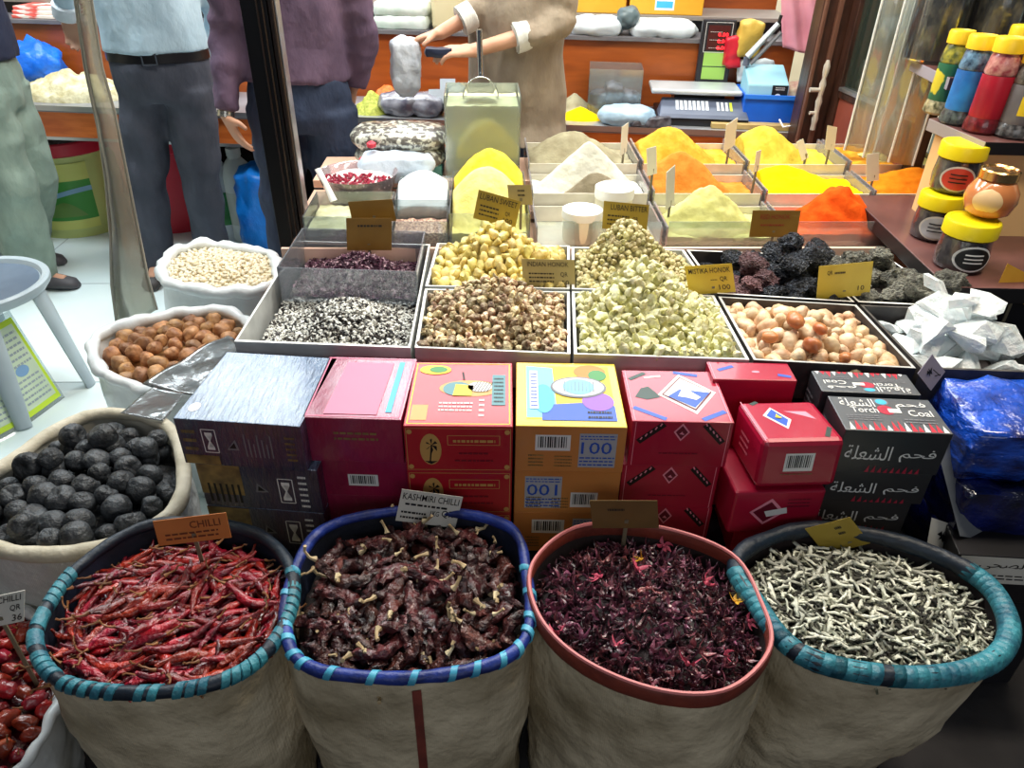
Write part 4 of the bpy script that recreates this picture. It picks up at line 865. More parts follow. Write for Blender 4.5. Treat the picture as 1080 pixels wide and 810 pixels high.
# clear film lying over the brown limes and the side of the black limes
def sheet(name, pts4, label, cat, amp=.02, n=16, mat=m_film, seed=1, sag=0):
    mb = MB(); P = [V(p) for p in pts4]
    def fn(u, v):
        p = P[0].lerp(P[1], u).lerp(P[3].lerp(P[2], u), v); return p+V((nz(p, 7, seed)*amp, nz(p, 7, seed+1)*amp, nz(p, 9, seed+2)*amp-sag*sin(pi*u)*sin(pi*v)))
    mb.grid(fn, n, n); o = mb.one(name, mat, label, cat, ang=180); so = o.modifiers.new('solidify', 'SOLIDIFY'); so.thickness = .0006; return o
sheet('plastic_film', [G(150, 404, .445), G(205, 420, .43), G(262, 372, .45), G(240, 352, .445)], 'crumpled clear film lying over the brown limes', 'film', seed=2, amp=.012)
sheet('plastic_film', [G(128, 436, .47), G(172, 444, .47), G(196, 415, .465), G(165, 408, .46)], 'crumpled clear film at the back of the black lime sack', 'film', seed=6, amp=.012)
# ------------------------------------------------------------------ spice counter
sc = thing('spice_counter', 'stepped counter carrying the trays of coloured spice powders', 'counter', (.55, 2.6, 0))
ZS = [.735, .775, .81]; RY = [(2.215, 2.445), (2.455, 2.67), (2.68, 2.965)]
m_cnt = M('counter_peach', (236, 196, 170), (226, 182, 156), 5, .35, coat=.3)
for k in range(3):
    q = MB(); xr = 1.262 if k == 0 else 1.73; q.box(((xr-.61)/2, sum(RY[k])/2+(-.03 if k == 0 else 0), ZS[k]-.075), (xr+.61, RY[k][1]-RY[k][0]+(.07 if k == 0 else .01), .03)); q.part('counter_step', m_cnt, sc, bevel=.003)
q = MB(); q.box((.56, 2.6, .32), (2.3, .7, .64)); q.part('counter_body', m_orange_wood, sc)
q = MB(); q.box((.326, 2.14, .685), (1.872, .012, .05)); q.part('lip', M('lip_peach', (246, 206, 184), rough=.3, coat=.3), sc)
colX = [D(px, 247, 2.21).x for px in (563, 701, 829, 952)]; colX.append(colX[-1]+.36)
m_sptray = M('spice_tray_white', (226, 222, 208), (206, 200, 184), 10, .35)
m_trdiv = CLEAR('tray_divider', (238, 238, 240), .3, .3, .1, (224, 220, 222))
nm = [['a pair of white tubs', 'pale green powder', 'orange red powder', 'nothing visible behind the jars'], ['white and grey powders', 'orange powder', 'bright yellow powder', 'deep orange powder'], ['khaki powder', 'golden powder', 'lime yellow powder', 'flat amber powders']]
ST = {}
for r in range(3):
    for c in range(4):
        if r == 0 and c == 3: continue
        x0, x1 = colX[c]+.006, colX[c+1]-.006; y0, y1 = RY[r]; z1 = ZS[r]; zb = z1-.058
        t = thing('spice_tray', 'spice tray with '+nm[r][c]+(' in the front row' if r == 0 else ' in the middle row' if r == 1 else ' in the back row'), 'tray', ((x0+x1)/2, (y0+y1)/2, zb), 'spice trays')
        q = MB(); q.box(((x0+x1)/2, (y0+y1)/2, zb+.002), (x1-x0, y1-y0, .004)); q.box(((x0+x1)/2, y1-.003, (zb+z1)/2+.002), (x1-x0, .006, z1-zb-.004)); q.part('tray_base', m_sptray, t, smooth=False)
        hi = .03
        q = MB(); q.box(((x0+x1)/2, y0+.003, (zb+z1)/2+.002+hi/2*(r == 0)), (x1-x0-.012, .005, z1-zb-.004+hi*(r == 0))); q.part('front_panel', m_clear if r == 0 else m_sptray, t, smooth=False)
        for xs in (x0+.003, x1-.003):
            q = MB(); q.hexa([V((xs-.003, y0, zb+.004)), V((xs+.003, y0, zb+.004)), V((xs+.003, y1-.006, zb+.004)), V((xs-.003, y1-.006, zb+.004)), V((xs-.003, y0, z1+.012)), V((xs+.003, y0, z1+.012)), V((xs+.003, y1-.006, z1+.02)), V((xs-.003, y1-.006, z1+.02))]); q.part('side_panel', m_trdiv, t, smooth=False)
        ST[r, c] = (x0+.008, x1-.008, y0+.008, y1-.008, zb+.0045)
def powmat(name, a, b): return M(name, a, b, 22, .95, bump=.6, bscale=38, bdist=.008, detail=6, spec=.1)
def heap(px, py, Y, halfpx, ry, zb, mat, label, name='spice_heap', cat='spice', p=1.0, clip=None, seed=0, rough=.006, dome=0):
    """a cone of powder whose tip projects at (px,py); stands on zb and fills to the tray walls"""
    P = D(px, py, Y); dep = (P-V((0, 0, CH))).dot(FW); rx = halfpx*dep/FPX; h = P.z-zb; mb = MB(); K = 26; N = 64; rings = []
    for k in range(K+1):
        r = k/K; row = []
        for i in range(N):
            a = 2*pi*i/N; w = 1+.06*nz((cos(a)*1.5, sin(a)*1.5, 0), 1, seed); x = P.x+rx*r*w*cos(a)*1.04; y = Y+ry*r*w*sin(a)*1.04
            if clip: x = min(max(x, clip[0]), clip[1]); y = min(max(y, clip[2]), clip[3])
            rr = min(1, r); z = zb+h*max(0, (1-(sqrt(rr*rr+.008)-.09)/.914)**p if rr < 1 else 0)
            z = z*(1-dome)+dome*(zb+h*(.5+.5*cos(pi*rr))**.8); z += rough*nz((x, y, z), 24, seed)*(1 if r < .97 else 0)+rough*.5*nz((x, y, z), 60, seed+1)*(1 if r < .97 else 0)
            row.append(V((x, y, max(z, zb))))
        rings.append(row)
    mb.loft(rings[::-1], 0, cap=True); return mb.one(name, mat, label, cat, kind='stuff', ang=80)
def bed(clip, z, mat, label, name='spice_bed', cat='spice', amp=.008, seed=1):
    x0, x1, y0, y1, zb = clip; mb = MB(); nu, nv = 24, 18
    top = [[V((x0+(x1-x0)*i/nu, y0+(y1-y0)*j/nv, z+amp*nz((i*.35, j*.35, 0), 1, seed)+amp*.4*nz((i*.9, j*.9, 0), 1, seed+1))) for i in range(nu+1)] for j in range(nv+1)]
    mb.grid(lambda u, v: top[round(v*nv)][round(u*nu)], nu, nv)
    R = [(i, 0) for i in range(nu)]+[(nu, j) for j in range(nv)]+[(i, nv) for i in range(nu, 0, -1)]+[(0, j) for j in range(nv, 0, -1)]
    n0 = len(mb.v); mb.v += [V((top[j][i].x, top[j][i].y, zb)) for i, j in R]; k = len(R)
    for a in range(k):
        b = (a+1) % k; mb.f.append((n0+a, n0+b, R[b][1]*(nu+1)+R[b][0], R[a][1]*(nu+1)+R[a][0])); mb.m.append(0)
    mb.f.append(tuple(n0+a for a in range(k-1, -1, -1))); mb.m.append(0)
    return mb.one(name, mat, label, cat, kind='stuff', ang=80)
m_wp = powmat('powder_white', (224, 224, 212), (208, 208, 192)); m_gp2 = powmat('powder_grey', (146, 136, 114), (120, 110, 90)); m_kh = powmat('powder_khaki', (164, 158, 130), (142, 134, 108))
m_or = powmat('powder_orange', (220, 144, 62), (206, 124, 46)); m_gd = powmat('powder_gold', (222, 172, 66), (200, 146, 42)); m_by = powmat('powder_yellow', (250, 214, 14), (240, 196, 6)); m_ly = powmat('powder_lime_yellow', (218, 194, 76), (194, 168, 54))
m_pg = powmat('powder_pale_green', (212, 212, 140), (190, 188, 112)); m_rd = powmat('powder_orange_red', (228, 92, 24), (206, 70, 14)); m_do = powmat('powder_deep_orange', (240, 140, 30), (228, 118, 18)); m_am = powmat('powder_amber', (232, 168, 50), (196, 120, 34)); m_bu = powmat('powder_butter', (244, 232, 150), (236, 220, 124))
bed(ST[1, 0], .755, m_wp, 'white powder bed around the white heap', seed=2); heap(622, 150, 2.60, 52, .068, .752, m_wp, 'tall white powder heap in the middle row', p=1.0, clip=ST[1, 0], seed=2)
heap(630, 182, 2.505, 38, .05, .752, m_gp2, 'grey brown powder heap at the foot of the white heap', p=.8, clip=ST[1, 0], seed=3, rough=.004, dome=.8)
bed(ST[2, 0], .79, m_kh, 'khaki powder bed around the khaki heap', seed=4); heap(604, 138, 2.83, 58, .14, .786, m_kh, 'khaki powder heap behind the white heap', clip=ST[2, 0], seed=4, dome=.5)
bed(ST[1, 1], .752, m_or, 'orange powder bed around the orange heap', seed=5); heap(718, 160, 2.56, 60, .105, .748, m_or, 'orange powder heap in front of the golden heap', clip=ST[1, 1], seed=5, dome=.6)
bed(ST[2, 1], .79, m_gd, 'golden powder bed around the golden heap', seed=6); heap(706, 134, 2.83, 52, .14, .786, m_gd, 'tall golden powder heap in the back row', clip=ST[2, 1], seed=6, p=.9, dome=.6)
bed(ST[1, 2], .765, m_by, 'bright yellow powder bed', seed=7); heap(826, 174, 2.58, 66, .1, .758, m_by, 'low bright yellow powder heap', clip=ST[1, 2], seed=7, rough=.004, p=.9)
bed(ST[2, 2], .79, m_ly, 'lime yellow powder bed around its heap', seed=8); heap(806, 133, 2.83, 54, .14, .786, m_ly, 'tall lime yellow powder heap in the back row', clip=ST[2, 2], seed=8, p=.9, dome=.6)
bed(ST[0, 1], .71, m_pg, 'pale green powder bed behind the clear panel', seed=9); heap(748, 197, 2.335, 55, .11, .706, m_pg, 'pale green powder heap in the front row', clip=ST[0, 1], seed=9, p=.85, rough=.01, dome=.5)
bed(ST[0, 2], .72, m_rd, 'orange red powder bed behind the clear panel', seed=10); heap(888, 197, 2.335, 52, .11, .716, m_rd, 'orange red powder heap in the front row', clip=ST[0, 2], seed=10, p=.75, rough=.012, dome=.8)
bed(ST[1, 3], .77, m_do, 'deep orange powder bed beside the jars', seed=11); heap(965, 176, 2.58, 60, .1, .765, m_do, 'deep orange powder heap beside the jars', clip=ST[1, 3], seed=11)
bed(ST[2, 3], .80, m_am, 'flat amber powder in the back row', amp=.014, seed=12); heap(955, 158, 2.83, 46, .1, .798, m_bu, 'low butter yellow powder heap at the back right', clip=ST[2, 3], seed=12)
# two white tubs
m_tub = M('tub_cream', (236, 232, 208), (226, 220, 190), 6, .4); m_lidw = M('lid_white', (246, 246, 240), rough=.35)
def tub(cx, cy, z, r, h, label, rz=0):
    t = thing('plastic_tub', label, 'tub', (cx, cy, z), 'white tubs'); c = (cx, cy, z)
    q = MB(); q.lathe([(r*.92, 0), (r*.97, h*.1), (r, h*.7), (r, h*.74)], 32, c=c); q.part('tub_body', m_tub, t)
    q = MB(); q.lathe([(r*1.04, h*.742), (r*1.06, h*.8), (r*1.04, h*.97), (r*.9, h), (r*.86, h*.985), (r*.3, h*.985)], 32, c=c); q.part('lid', m_lidw, t)
    return t
zt = ST[0, 0][4]
a = D(613, 240, 2.275); tub(a.x, 2.275, zt, .062, D(613, 221, 2.275).z-zt+.005, 'white round tub in front, left of the pair')
a = D(646, 225, 2.375); tub(a.x, 2.375, zt, .062, D(646, 197, 2.375).z-zt+.005, 'white round tub behind, right of the pair')
# ------------------------------------------------------------------ clear bins on the left half of the counter
def clearbin(label, x0, x1, y0, y1, z0, z1, mat=None, lid=None):
    t = thing('clear_bin', label, 'bin', ((x0+x1)/2, (y0+y1)/2, z0), 'clear bins'); th = .004; q = MB(); m = mat or m_clear
    q.box(((x0+x1)/2, (y0+y1)/2, z0+.002), (x1-x0, y1-y0, .004)); fx = .012
    for (xa, ya, xb, yb) in ((x0, y0, x1, y0+th), (x0, y1-th, x1, y1), (x0, y0+th, x0+th, y1-th), (x1-th, y0+th, x1, y1-th)): q.box(((xa+xb)/2, (ya+yb)/2, (z0+z1)/2+.002), (xb-xa, yb-ya, z1-z0-.004))
    q.part('bin_wall', m, t, smooth=False); return (x0+.008, x1-.008, y0+.008, y1-.008, z0+.005)
BX = [D(px, 247, 2.2).x for px in (322, 412, 474, 560)]
cA = clearbin('clear bin of greenish powder with a white scoop handle, beside the black post', BX[0], BX[1]-.004, 2.19, 2.43, .675, .79)
bed(cA, .745, M('powder_sage', (196, 196, 160), (172, 170, 130), 20, .9, bump=.4), 'greenish powder in the clear bin beside the post', seed=20)
cB = clearbin('clear bin of small brown and pink seeds behind the gold cards', BX[1], BX[2]-.004, 2.19, 2.33, .675, .775)
bed(cB, .735, M('seed_pink', (212, 176, 150), (130, 90, 80), 130, .7, bump=.6, bscale=120, lo=.42, hi=.58), 'small pink and brown seeds in the clear bin', name='seed_bed', cat='seeds', seed=21)
cC = clearbin('clear bin of two butter yellow heaps behind the lubban card', BX[2], BX[3]-.004, 2.19, 2.62, .675, .80)
bed(cC, .735, m_bu, 'pale butter yellow powder bed in the clear bin', seed=22); heap(513, 176, 2.38, 62, .17, .73, m_bu, 'front butter yellow powder heap in the clear bin', clip=cC, seed=23, p=.75, rough=.003, dome=1)
m_yl = powmat('powder_sunny', (244, 216, 84), (236, 204, 60)); heap(517, 157, 2.53, 62, .12, .73, m_yl, 'sunny yellow powder heap at the back of the clear bin', clip=cC, seed=24, p=.7, dome=1)
cD = clearbin('clear bin of white powder behind the seeds', BX[1], BX[2]-.004, 2.345, 2.6, .69, .79)
bed(cD, .745, m_wp, 'white powder bed in the clear bin behind the seeds', seed=25); heap(446, 180, 2.45, 58, .13, .74, M('powder_snow', (246, 247, 250), (236, 238, 244), 20, .9), 'snow white powder heap behind the seeds', clip=cD, seed=26, p=.7, rough=.002, dome=1)
# scoop handle in the sage bin
q = MB(); p0, p1 = D(352, 212, 2.3), D(335, 178, 2.34); q.tube([p0, p0.lerp(p1, .5)+V((0, 0, .006)), p1], [(.014, .006), (.010, .005), (.012, .005)], 8); q.one('scoop', m_lidw, 'white plastic scoop handle standing in the greenish powder', 'scoop')
# bowl of dried red petals
bw = D(378, 205, 2.53); bt = thing('plastic_bowl', 'clear bowl of crimson dried buds and white powder near the dark trousers', 'bowl', (bw.x, 2.56, .70)); q = MB()
q.lathe([(.07, 0), (.105, .02), (.135, .11), (.138, .115), (.131, .11), (.10, .024), (.06, .008)], 36, c=(bw.x, 2.56, .70)); q.part('bowl_body', CLEAR('bowl_plastic', (238, 226, 230), .3, .3, .1, (236, 214, 218)), bt)
q = MB(); q.lathe([(.05, .012), (.098, .03), (.122, .085), (.09, .1), (.03, .108)], 30, c=(bw.x, 2.56, .70)); rd = random.Random(2)
for i in range(260):
    a = rd.uniform(0, 2*pi); r = .118*sqrt(rd.random())
    if sin(a)*r > -.02: continue
    e = lump(2, 1, .3, 2, 1.3, .7, .6); c = V((bw.x+r*cos(a), 2.56+r*sin(a), .70+.104+.014*(1-r/.12)))
    R = Euler((rd.uniform(-1, 1), rd.uniform(-1, 1), rd.uniform(0, 6))).to_matrix(); q.add([c+R@(p*.008) for p in e.v], e.f, 1)
q.one('bud_mix', [M('bowl_white', (238, 232, 226), rough=.8), M('bud_crimson', (176, 30, 64), (120, 18, 44), 60, .6)], 'crimson dried buds and white powder in the clear bowl', 'buds', kind='stuff')
# big flour bin with scoop
fb0, fb1 = D(470, 160, 2.72).x, D(548, 160, 2.72).x; zf = .70
cF = clearbin('tall clear bin of cream flour with a steel scoop, behind the yellow heaps', fb0, fb1, 2.70, 2.93, zf, D(505, 100, 2.72).z, CLEAR('flour_bin', (236, 244, 240), .25, .2, .12, (220, 232, 226)))
bed(cF, D(505, 108, 2.72).z-.01, M('flour_cream', (228, 226, 190), (218, 214, 172), 16, .9, bump=.3), 'cream flour filling the tall clear bin', name='flour', cat='flour', amp=.004, seed=30)
scp = D(507, 96, 2.79); sct = thing('scoop', 'steel scoop standing upright in the cream flour', 'scoop', scp); m_chr = M('polished_steel', (206, 212, 214), None, rough=.14, metal=1)
q = MB(); q.tube([scp+V((0, 0, .045)), scp+V((-.004, -.0, .2))], .0105, 12); q.part('handle', m_chr, sct)
q = MB(); R0 = .062
q.grid(lambda u, v: scp+V((R0*cos(pi*u)*(1-.25*v), -.05+.1*v, -.02+.075*sin(pi*u)*(1-.2*v))), 20, 8); b_ = q.part('scoop_bowl', m_chr, sct); so = b_.modifiers.new('solidify', 'SOLIDIFY'); so.thickness = .003
# bean bags
m_bag = M('bag_of_beans', (206, 206, 190), (96, 92, 84), 55, .3, bump=.5, bscale=40, coat=.8, lo=.44, hi=.52)
for k, (px, py, z_, w_) in enumerate(((422, 142, 0, .29), (424, 160, 0, .26))):
    c = D(px, py, 2.78); pack('bean_bag', (c.x, 2.8-.01*k, c.z-.01), (w_+.03, .2, .078), m_bag, ['clear bag of pale beans lying on top, left of the tall flour bin', 'clear bag of pale beans lying under another bag'][k], 'bag', 'bean bags', 20+k, puff=.9, amp=.008)
q = MB(); c = D(424, 176, 2.75); q.box((c.x, 2.82, .745), (.3, .2, .09)); q.one('storage_box', M('box_teal', (86, 150, 140), rough=.5), 'low teal box carrying the bags of beans', 'box', bevel=.006)
for k, (px, py) in enumerate(((392, 152), (384, 168))):
    c = D(px, py, 2.68); q = MB(); q.lathe([(.004, -.012), (.016, -.006), (.017, .006), (.006, .013)], 14, c=(c.x, 2.67, c.z)); q.one('red_clip', m_red, ['red clip on the upper bag of beans', 'red clip on the lower bag of beans'][k], 'clip')
pc = D(428, 186, 2.68); pack('paper_bag', (pc.x-.03, 2.67, .80), (.24, .1, .09), M('bag_pale_blue', (206, 220, 232), (190, 206, 222), 9, .5, bump=.3), 'pale blue folded bag behind the snow white powder', 'bag', None, 31, puff=.6)
# ------------------------------------------------------------------ price cards
m_cg = M('card_gold', (170, 146, 56), (150, 126, 44), 8, .35, .25); m_cy = M('card_yellow', (206, 178, 62), (190, 160, 48), 8, .35, .15); m_cb = M('card_bronze', (150, 112, 42), (132, 96, 34), 8, .35, .25); m_ct = M('card_tan', (176, 158, 102), (160, 142, 88), 8, .4, .15); m_co = M('card_orange', (206, 128, 66), (190, 110, 52), 8, .45); m_cd = M('card_dull', (120, 96, 54), (100, 80, 44), 8, .4, .2)
m_cor = M('card_amber', (222, 168, 60), (206, 150, 46), 8, .4)
def pcard(quad, Y, mat, label, lines, stake=.06, mats=None, lean=.01, smalls=(), dY=0, sx=.5):
    P = [D(x, y, Y+(lean if i > 1 else 0)+(dY if i in (1, 2) else 0)) for i, (x, y) in enumerate(quad)]
    def art(f):
        for (t, a0, b0, a1, b1) in lines: f.text(t, a0, b0, a1, b1, 0)
        for (a0, b0, a1, b1, r, s) in smalls: f.scrib(a0, b0, a1, b1, r, 0, s)
    r = slab('price_card', P, .0015, mat, label, 'price card', art if lines or smalls else None, mats or [M('card_ink', (50, 40, 24), rough=.6)], 'price cards')
    if stake:
        m = P[0].lerp(P[1], sx); n = (P[1]-P[0]).cross(P[3]-P[0]).normalized(); q = MB(); q.box(m+V((0, .0032, -stake/2+.01)), (.008, .003, stake+.02)); q.part('stake', M('stake_grey', (120, 112, 90), rough=.5), r, smooth=False)
    return r
pcard([(366, 264), (413, 264), (413, 232), (365, 230)], 2.10, m_cb, 'bronze price card in front of the pair above the purple petals', [], .09, smalls=[(.25, .7, .8, .86, 1, 3)])
pcard([(372, 236), (418, 233), (411, 206), (367, 213)], 2.16, m_cb, 'bronze price card behind and above the other, tilted', [], .1)
pcard([(499, 230), (543, 242), (550, 214), (505, 200)], 2.11, m_cg, 'tilted gold price card reading lubban sweet', [('LUBAN SWEET', .06, .72, .94, .92), ('QR', .7, .36, .82, .52), ('100', .68, .12, .9, .3)], .06, smalls=[(.1, .15, .55, .6, 3, 5)])
pcard([(537, 216), (562, 216), (563, 193), (535, 195)], 2.17, m_ct, 'small tan price card behind the tilted gold one', [], .08, smalls=[(.4, .4, .7, .85, 2, 4)])
pcard([(635, 241), (682, 245), (685, 216), (637, 212)], 2.13, m_cg, 'gold price card reading lubban bitter in front of the white tubs', [('LUBAN BITTER', .16, .72, .97, .92), ('QR', .66, .34, .78, .52), ('50', .68, .1, .82, .3)], .08, smalls=[(.1, .14, .58, .6, 3, 6)])
pcard([(552, 304), (607, 305), (604, 273), (550, 273)], 1.855, m_ct, 'tan price card between the pale yellow and the olive resin', [('INDIAN HONOK', .1, .76, .88, .92), ('QR', .72, .4, .86, .58), ('50', .74, .12, .88, .3)], .07, smalls=[(.12, .2, .6, .6, 3, 7)])
pcard([(727, 311), (776, 308), (774, 278), (722, 281)], 1.80, m_cy, 'yellow price card with a price of 100 at the corner of the olive resin tray', [('MISTIKA HONOK', .06, .72, .94, .9), ('QR', .7, .4, .86, .58), ('100', .66, .12, .9, .3)], .06, smalls=[(.5, .45, .64, .52, 1, 8)])
pcard([(790, 250), (840, 250), (843, 222), (794, 222)], 2.165, m_cb, 'bronze price card with red lettering between the pale green and orange red powders', [('RED HONOK', .18, .68, .8, .86)], .045, mats=[M('ink_rust', (150, 52, 30), rough=.6)], smalls=[(.2, .4, .7, .55, 1, 9)])
pcard([(861, 316), (917, 311), (920, 276), (864, 281)], 1.775, m_cy, 'yellow price card with a small 10, between the black rocks and grey stones', [('10', .76, .18, .88, .32), ('QR', .16, .7, .26, .84)], .08, smalls=[(.3, .7, .5, .84, 1, 10)])
pcard([(1050, 306), (1088, 325), (1097, 292), (1063, 278)], 1.74, m_cor, 'amber price card at the right edge above the crystal lumps', [], .07)
pcard([(168, 576), (244, 567), (242, 541), (161, 550)], 1.075, m_co, 'orange price card at the back of the bright red chillies', [('CHILLI', .48, .56, .9, .84)], .09, mats=[M('ink_brown', (110, 56, 30), rough=.6)], smalls=[(.12, .15, .85, .5, 2, 11)])
pcard([(417, 549), (480, 557), (487, 525), (424, 516)], 1.165, m_wcard, 'white price card reading kashmiri chilli behind the dark chillies', [('KASHMIRI CHILLI', .04, .72, .96, .92), ('1KG', .54, .3, .68, .46), ('QR', .72, .28, .92, .52)], .08, mats=[m_k], smalls=[(.1, .52, .8, .68, 1, 12), (.06, .1, .48, .42, 2, 13)])
pcard([(625, 557), (695, 557), (701, 530), (622, 528)], 1.1, m_cd, 'dull gold price card behind the dark crimson flowers', [], .1, smalls=[(.25, .6, .5, .8, 1, 14)])
pcard([(871, 585), (918, 573), (896, 540), (849, 558)], 1.09, m_cg, 'tilted blank gold price card at the back of the grey herb twigs', [], .05, smalls=[(.55, .5, .7, .9, 2, 15)])
pcard([(-18, 664), (25, 655), (19, 625), (-18, 632)], .93, m_wcard, 'white price card with 36 above the corner sack of round chillies', [('CHILLI', .35, .74, .92, .94), ('QR', .66, .4, .92, .62), ('36', .72, .08, .96, .3)], .19, mats=[m_k])
m_cwh = M('card_blank', (226, 226, 208), (214, 212, 192), 6, .5)
for k, (q4, Y, lb) in enumerate([([(683, 186), (693, 183), (693, 158), (682, 157)], 2.47, 'between the white and orange heaps'), ([(702, 222), (711, 214), (710, 187), (703, 182)], 2.30, 'on the left of the pale green heap'), ([(763, 161), (775, 153), (777, 138), (766, 132)], 2.69, 'between the golden and lime yellow heaps'),
     ([(795, 182), (800, 180), (802, 160), (798, 160)], 2.48, 'on the left of the bright yellow heap'), ([(870, 157), (880, 159), (882, 136), (873, 132)], 2.72, 'at the flat amber powder'), ([(914, 192), (927, 190), (926, 163), (914, 163)], 2.50, 'between the bright yellow and deep orange heaps'), ([(654, 165), (661, 160), (663, 137), (656, 134)], 2.70, 'between the khaki and golden heaps'), ([(846, 170), (853, 166), (848, 148), (840, 150)], 2.69, 'right of the lime yellow heap')]):
    pcard(q4, Y, m_cwh, 'small blank cream card '+lb, [], .18 if k == 0 else .11, lean=0, dY=.015)
# ------------------------------------------------------------------ back counter
RZ = -.1263; BU = V((cos(RZ), sin(RZ), 0)); BN = V((-sin(RZ), cos(RZ), 0)); BO = V((0, 3.54, 0))
def K(px, py, e):
    d = ray(px, py); t = (e+BN.dot(BO))/BN.dot(d); return V((d.x*t, d.y*t, CH+d.z*t))
def BP(s, e, z): return BO+BU*s+BN*e+V((0, 0, z))
def S(px, e, py=120): return BU.dot(K(px, py, e)-BO)
s0, s1_ = -3.0, S(848, 0, 140)
bc = thing('back_counter', 'long orange wood counter behind the shopkeeper with a riser and ledge', 'counter', BP((s0+s1_)/2, .3, 0))
def bbox(sa, sb, ea, eb, za, zb): return [BP(sa, ea, za), BP(sb, ea, za), BP(sb, eb, za), BP(sa, eb, za), BP(sa, ea, zb), BP(sb, ea, zb), BP(sb, eb, zb), BP(sa, eb, zb)]
def bpart(name, dims, mat, par, bevel=0, **k):
    q = MB(); q.hexa(bbox(*dims)); return q.part(name, mat, par, bevel=bevel, smooth=False, **k)
bpart('counter_top', (s0, s1_, 0, .46, .72, .75), M('top_grey', (150, 152, 156), (120, 122, 128), 5, .3, coat=.3), bc, .003)
bpart('edge_strip', (s0, s1_, -.006, -.0005, .728, .752), m_alu, bc)
bpart('front_panel', (s0, s1_, .012, .03, .60, .72), m_orange_wood, bc)
bpart('lower_rail', (s0, s1_, .008, .03, .585, .60), m_alu, bc)
bpart('riser', (s0, s1_, .44, .46, .75, 1.05), m_orange_dk, bc)
bpart('ledge', (s0, s1_, .42, .80, 1.05, 1.07), M('ledge_grey', (120, 118, 120), (92, 90, 94), 5, .4), bc, .002)
bpart('kick_board', (s0, s1_, .92, .95, .0, 1.04), m_black, bc)
us = thing('upper_shelf', 'brown upper shelf along the back wall holding the yellow cartons', 'shelf', BP((s0+s1_)/2, .9, 1.07))
bpart('shelf_board', (s0, s1_, .62, 1.0, 1.125, 1.145), M('shelf_grey', (140, 132, 124), rough=.5), us, .002)
bpart('back_board', (s0, s1_, 1.0, 1.02, 1.07, 2.4), m_orange_dk, us)
bpart('shelf_front', (s0, s1_, .66, .68, 1.07, 1.125), m_black, us)
def gb(name, px0, px1, pyb, e, dep, h, mat, label, cat, group=None, bevel=.004, zb=None):
    """box on the back counter: pixel span and base row on its front plane e"""
    a, b = K(px0, pyb, e), K(px1, pyb, e); z = a.z if zb is None else zb; sa, sb = BU.dot(a-BO), BU.dot(b-BO); q = MB(); q.hexa(bbox(sa, sb, e, e+dep, z, z+h)); return q.one(name, mat, label, cat, group, bevel=bevel, smooth=False)
# things on the ledge and shelf
m_rw = M('packet_red_white', (226, 90, 80), (240, 226, 214), 40, .5, stretch=(.2, .2, 1), lo=.45, hi=.5); m_gw = M('packet_green_white', (196, 214, 200), (224, 232, 224), 14, .4)
for k in range(3):
    gb('folded_packet', 12, 64, 17-k*6, .44+.01*k, .2, .018, m_rw, ['red and white folded packet at the bottom of the left pile on the ledge', 'red and white folded packet in the middle of the left pile', 'red and white folded packet on top of the left pile'][k], 'packet', 'red and white packets', .004, zb=1.0705+k*.0185)
for k in range(4): gb('folded_packet', 91, 112, 17-k*5, .44+.005*k, .2, .017, m_rw, 'red and white packet in the small pile beside the light blue shirt', 'packet', 'red and white packets', .003, zb=1.0705+k*.0175)
for k in range(2):
    c = K(424, 24-k*14, .47); pack('packet', (c.x, c.y+.06, 1.0705+.03+k*.058), (.27, .17, .06), m_gw, ['greenish white packet lying lower on the ledge beside the purple sleeve', 'greenish white packet lying on the lower one'][k], 'packet', 'greenish white packets', 40+k, rz=RZ, puff=.3, amp=.006)
gb('cream_canister', 455, 492, 24, .46, .15, .18, M('canister_cream', (216, 204, 164), (204, 190, 148), 5, .5), 'cream canister on the ledge between the packets and the beige shirt', 'canister', bevel=.02, zb=1.0705)
m_yc = M('drawer_yellow', (232, 178, 56), (222, 164, 40), 4, .45)
for k, (a_, b_) in enumerate(((588, 660), (663, 741))):
    e = .64; A, B = K(a_, 18, e), K(b_, 19, e); z = 1.146; sa, sb = BU.dot(A-BO), BU.dot(B-BO); t = thing('yellow_carton', ['yellow carton on the upper shelf behind the beige shirt', 'yellow carton with a small white label on the upper shelf'][k], 'box', BP((sa+sb)/2, e+.12, z), 'yellow cartons')
    q = MB(); q.hexa(bbox(sa, sb-.004, e, e+.24, z, z+.2)); q.part('box_body', m_yc, t, bevel=.003, smooth=False)
    if k: f = Face(BP(sa, e, z), BU*(sb-sa), V((0, 0, .2))); f.rect(.34, .1, .6, .55, 0); f.rect(.36, .15, .58, .3, 1, 2); f.mb.part('label', [m_w, m_cyan], t, smooth=False)
m_wbag = M('bag_white', (214, 222, 226), (196, 206, 212), 8, .35, bump=.5, bscale=20)
for k, (px, py, wd_, lb) in enumerate(((630, 37, .24, 'white plastic bag lying at the left end of the ledge'), (700, 44, .3, 'white plastic bag spilling over the ledge edge'))):
    c = K(px, py, .45); pack('plastic_bag', (c.x, c.y+.06, 1.0705+.035-.006*k), (wd_, .18, .075), m_wbag, lb, 'bag', 'white plastic bags', 45+k, rz=RZ, puff=.8, amp=.014)
c = K(663, 27, .44); pack('plastic_bag', (c.x, c.y+.03, 1.15), (.085, .08, .085), M('bag_slate', (96, 114, 118), (70, 86, 92), 9, .4, bump=.4), 'small slate grey knotted bag lying on the white bags', 'bag', None, 48, puff=1)
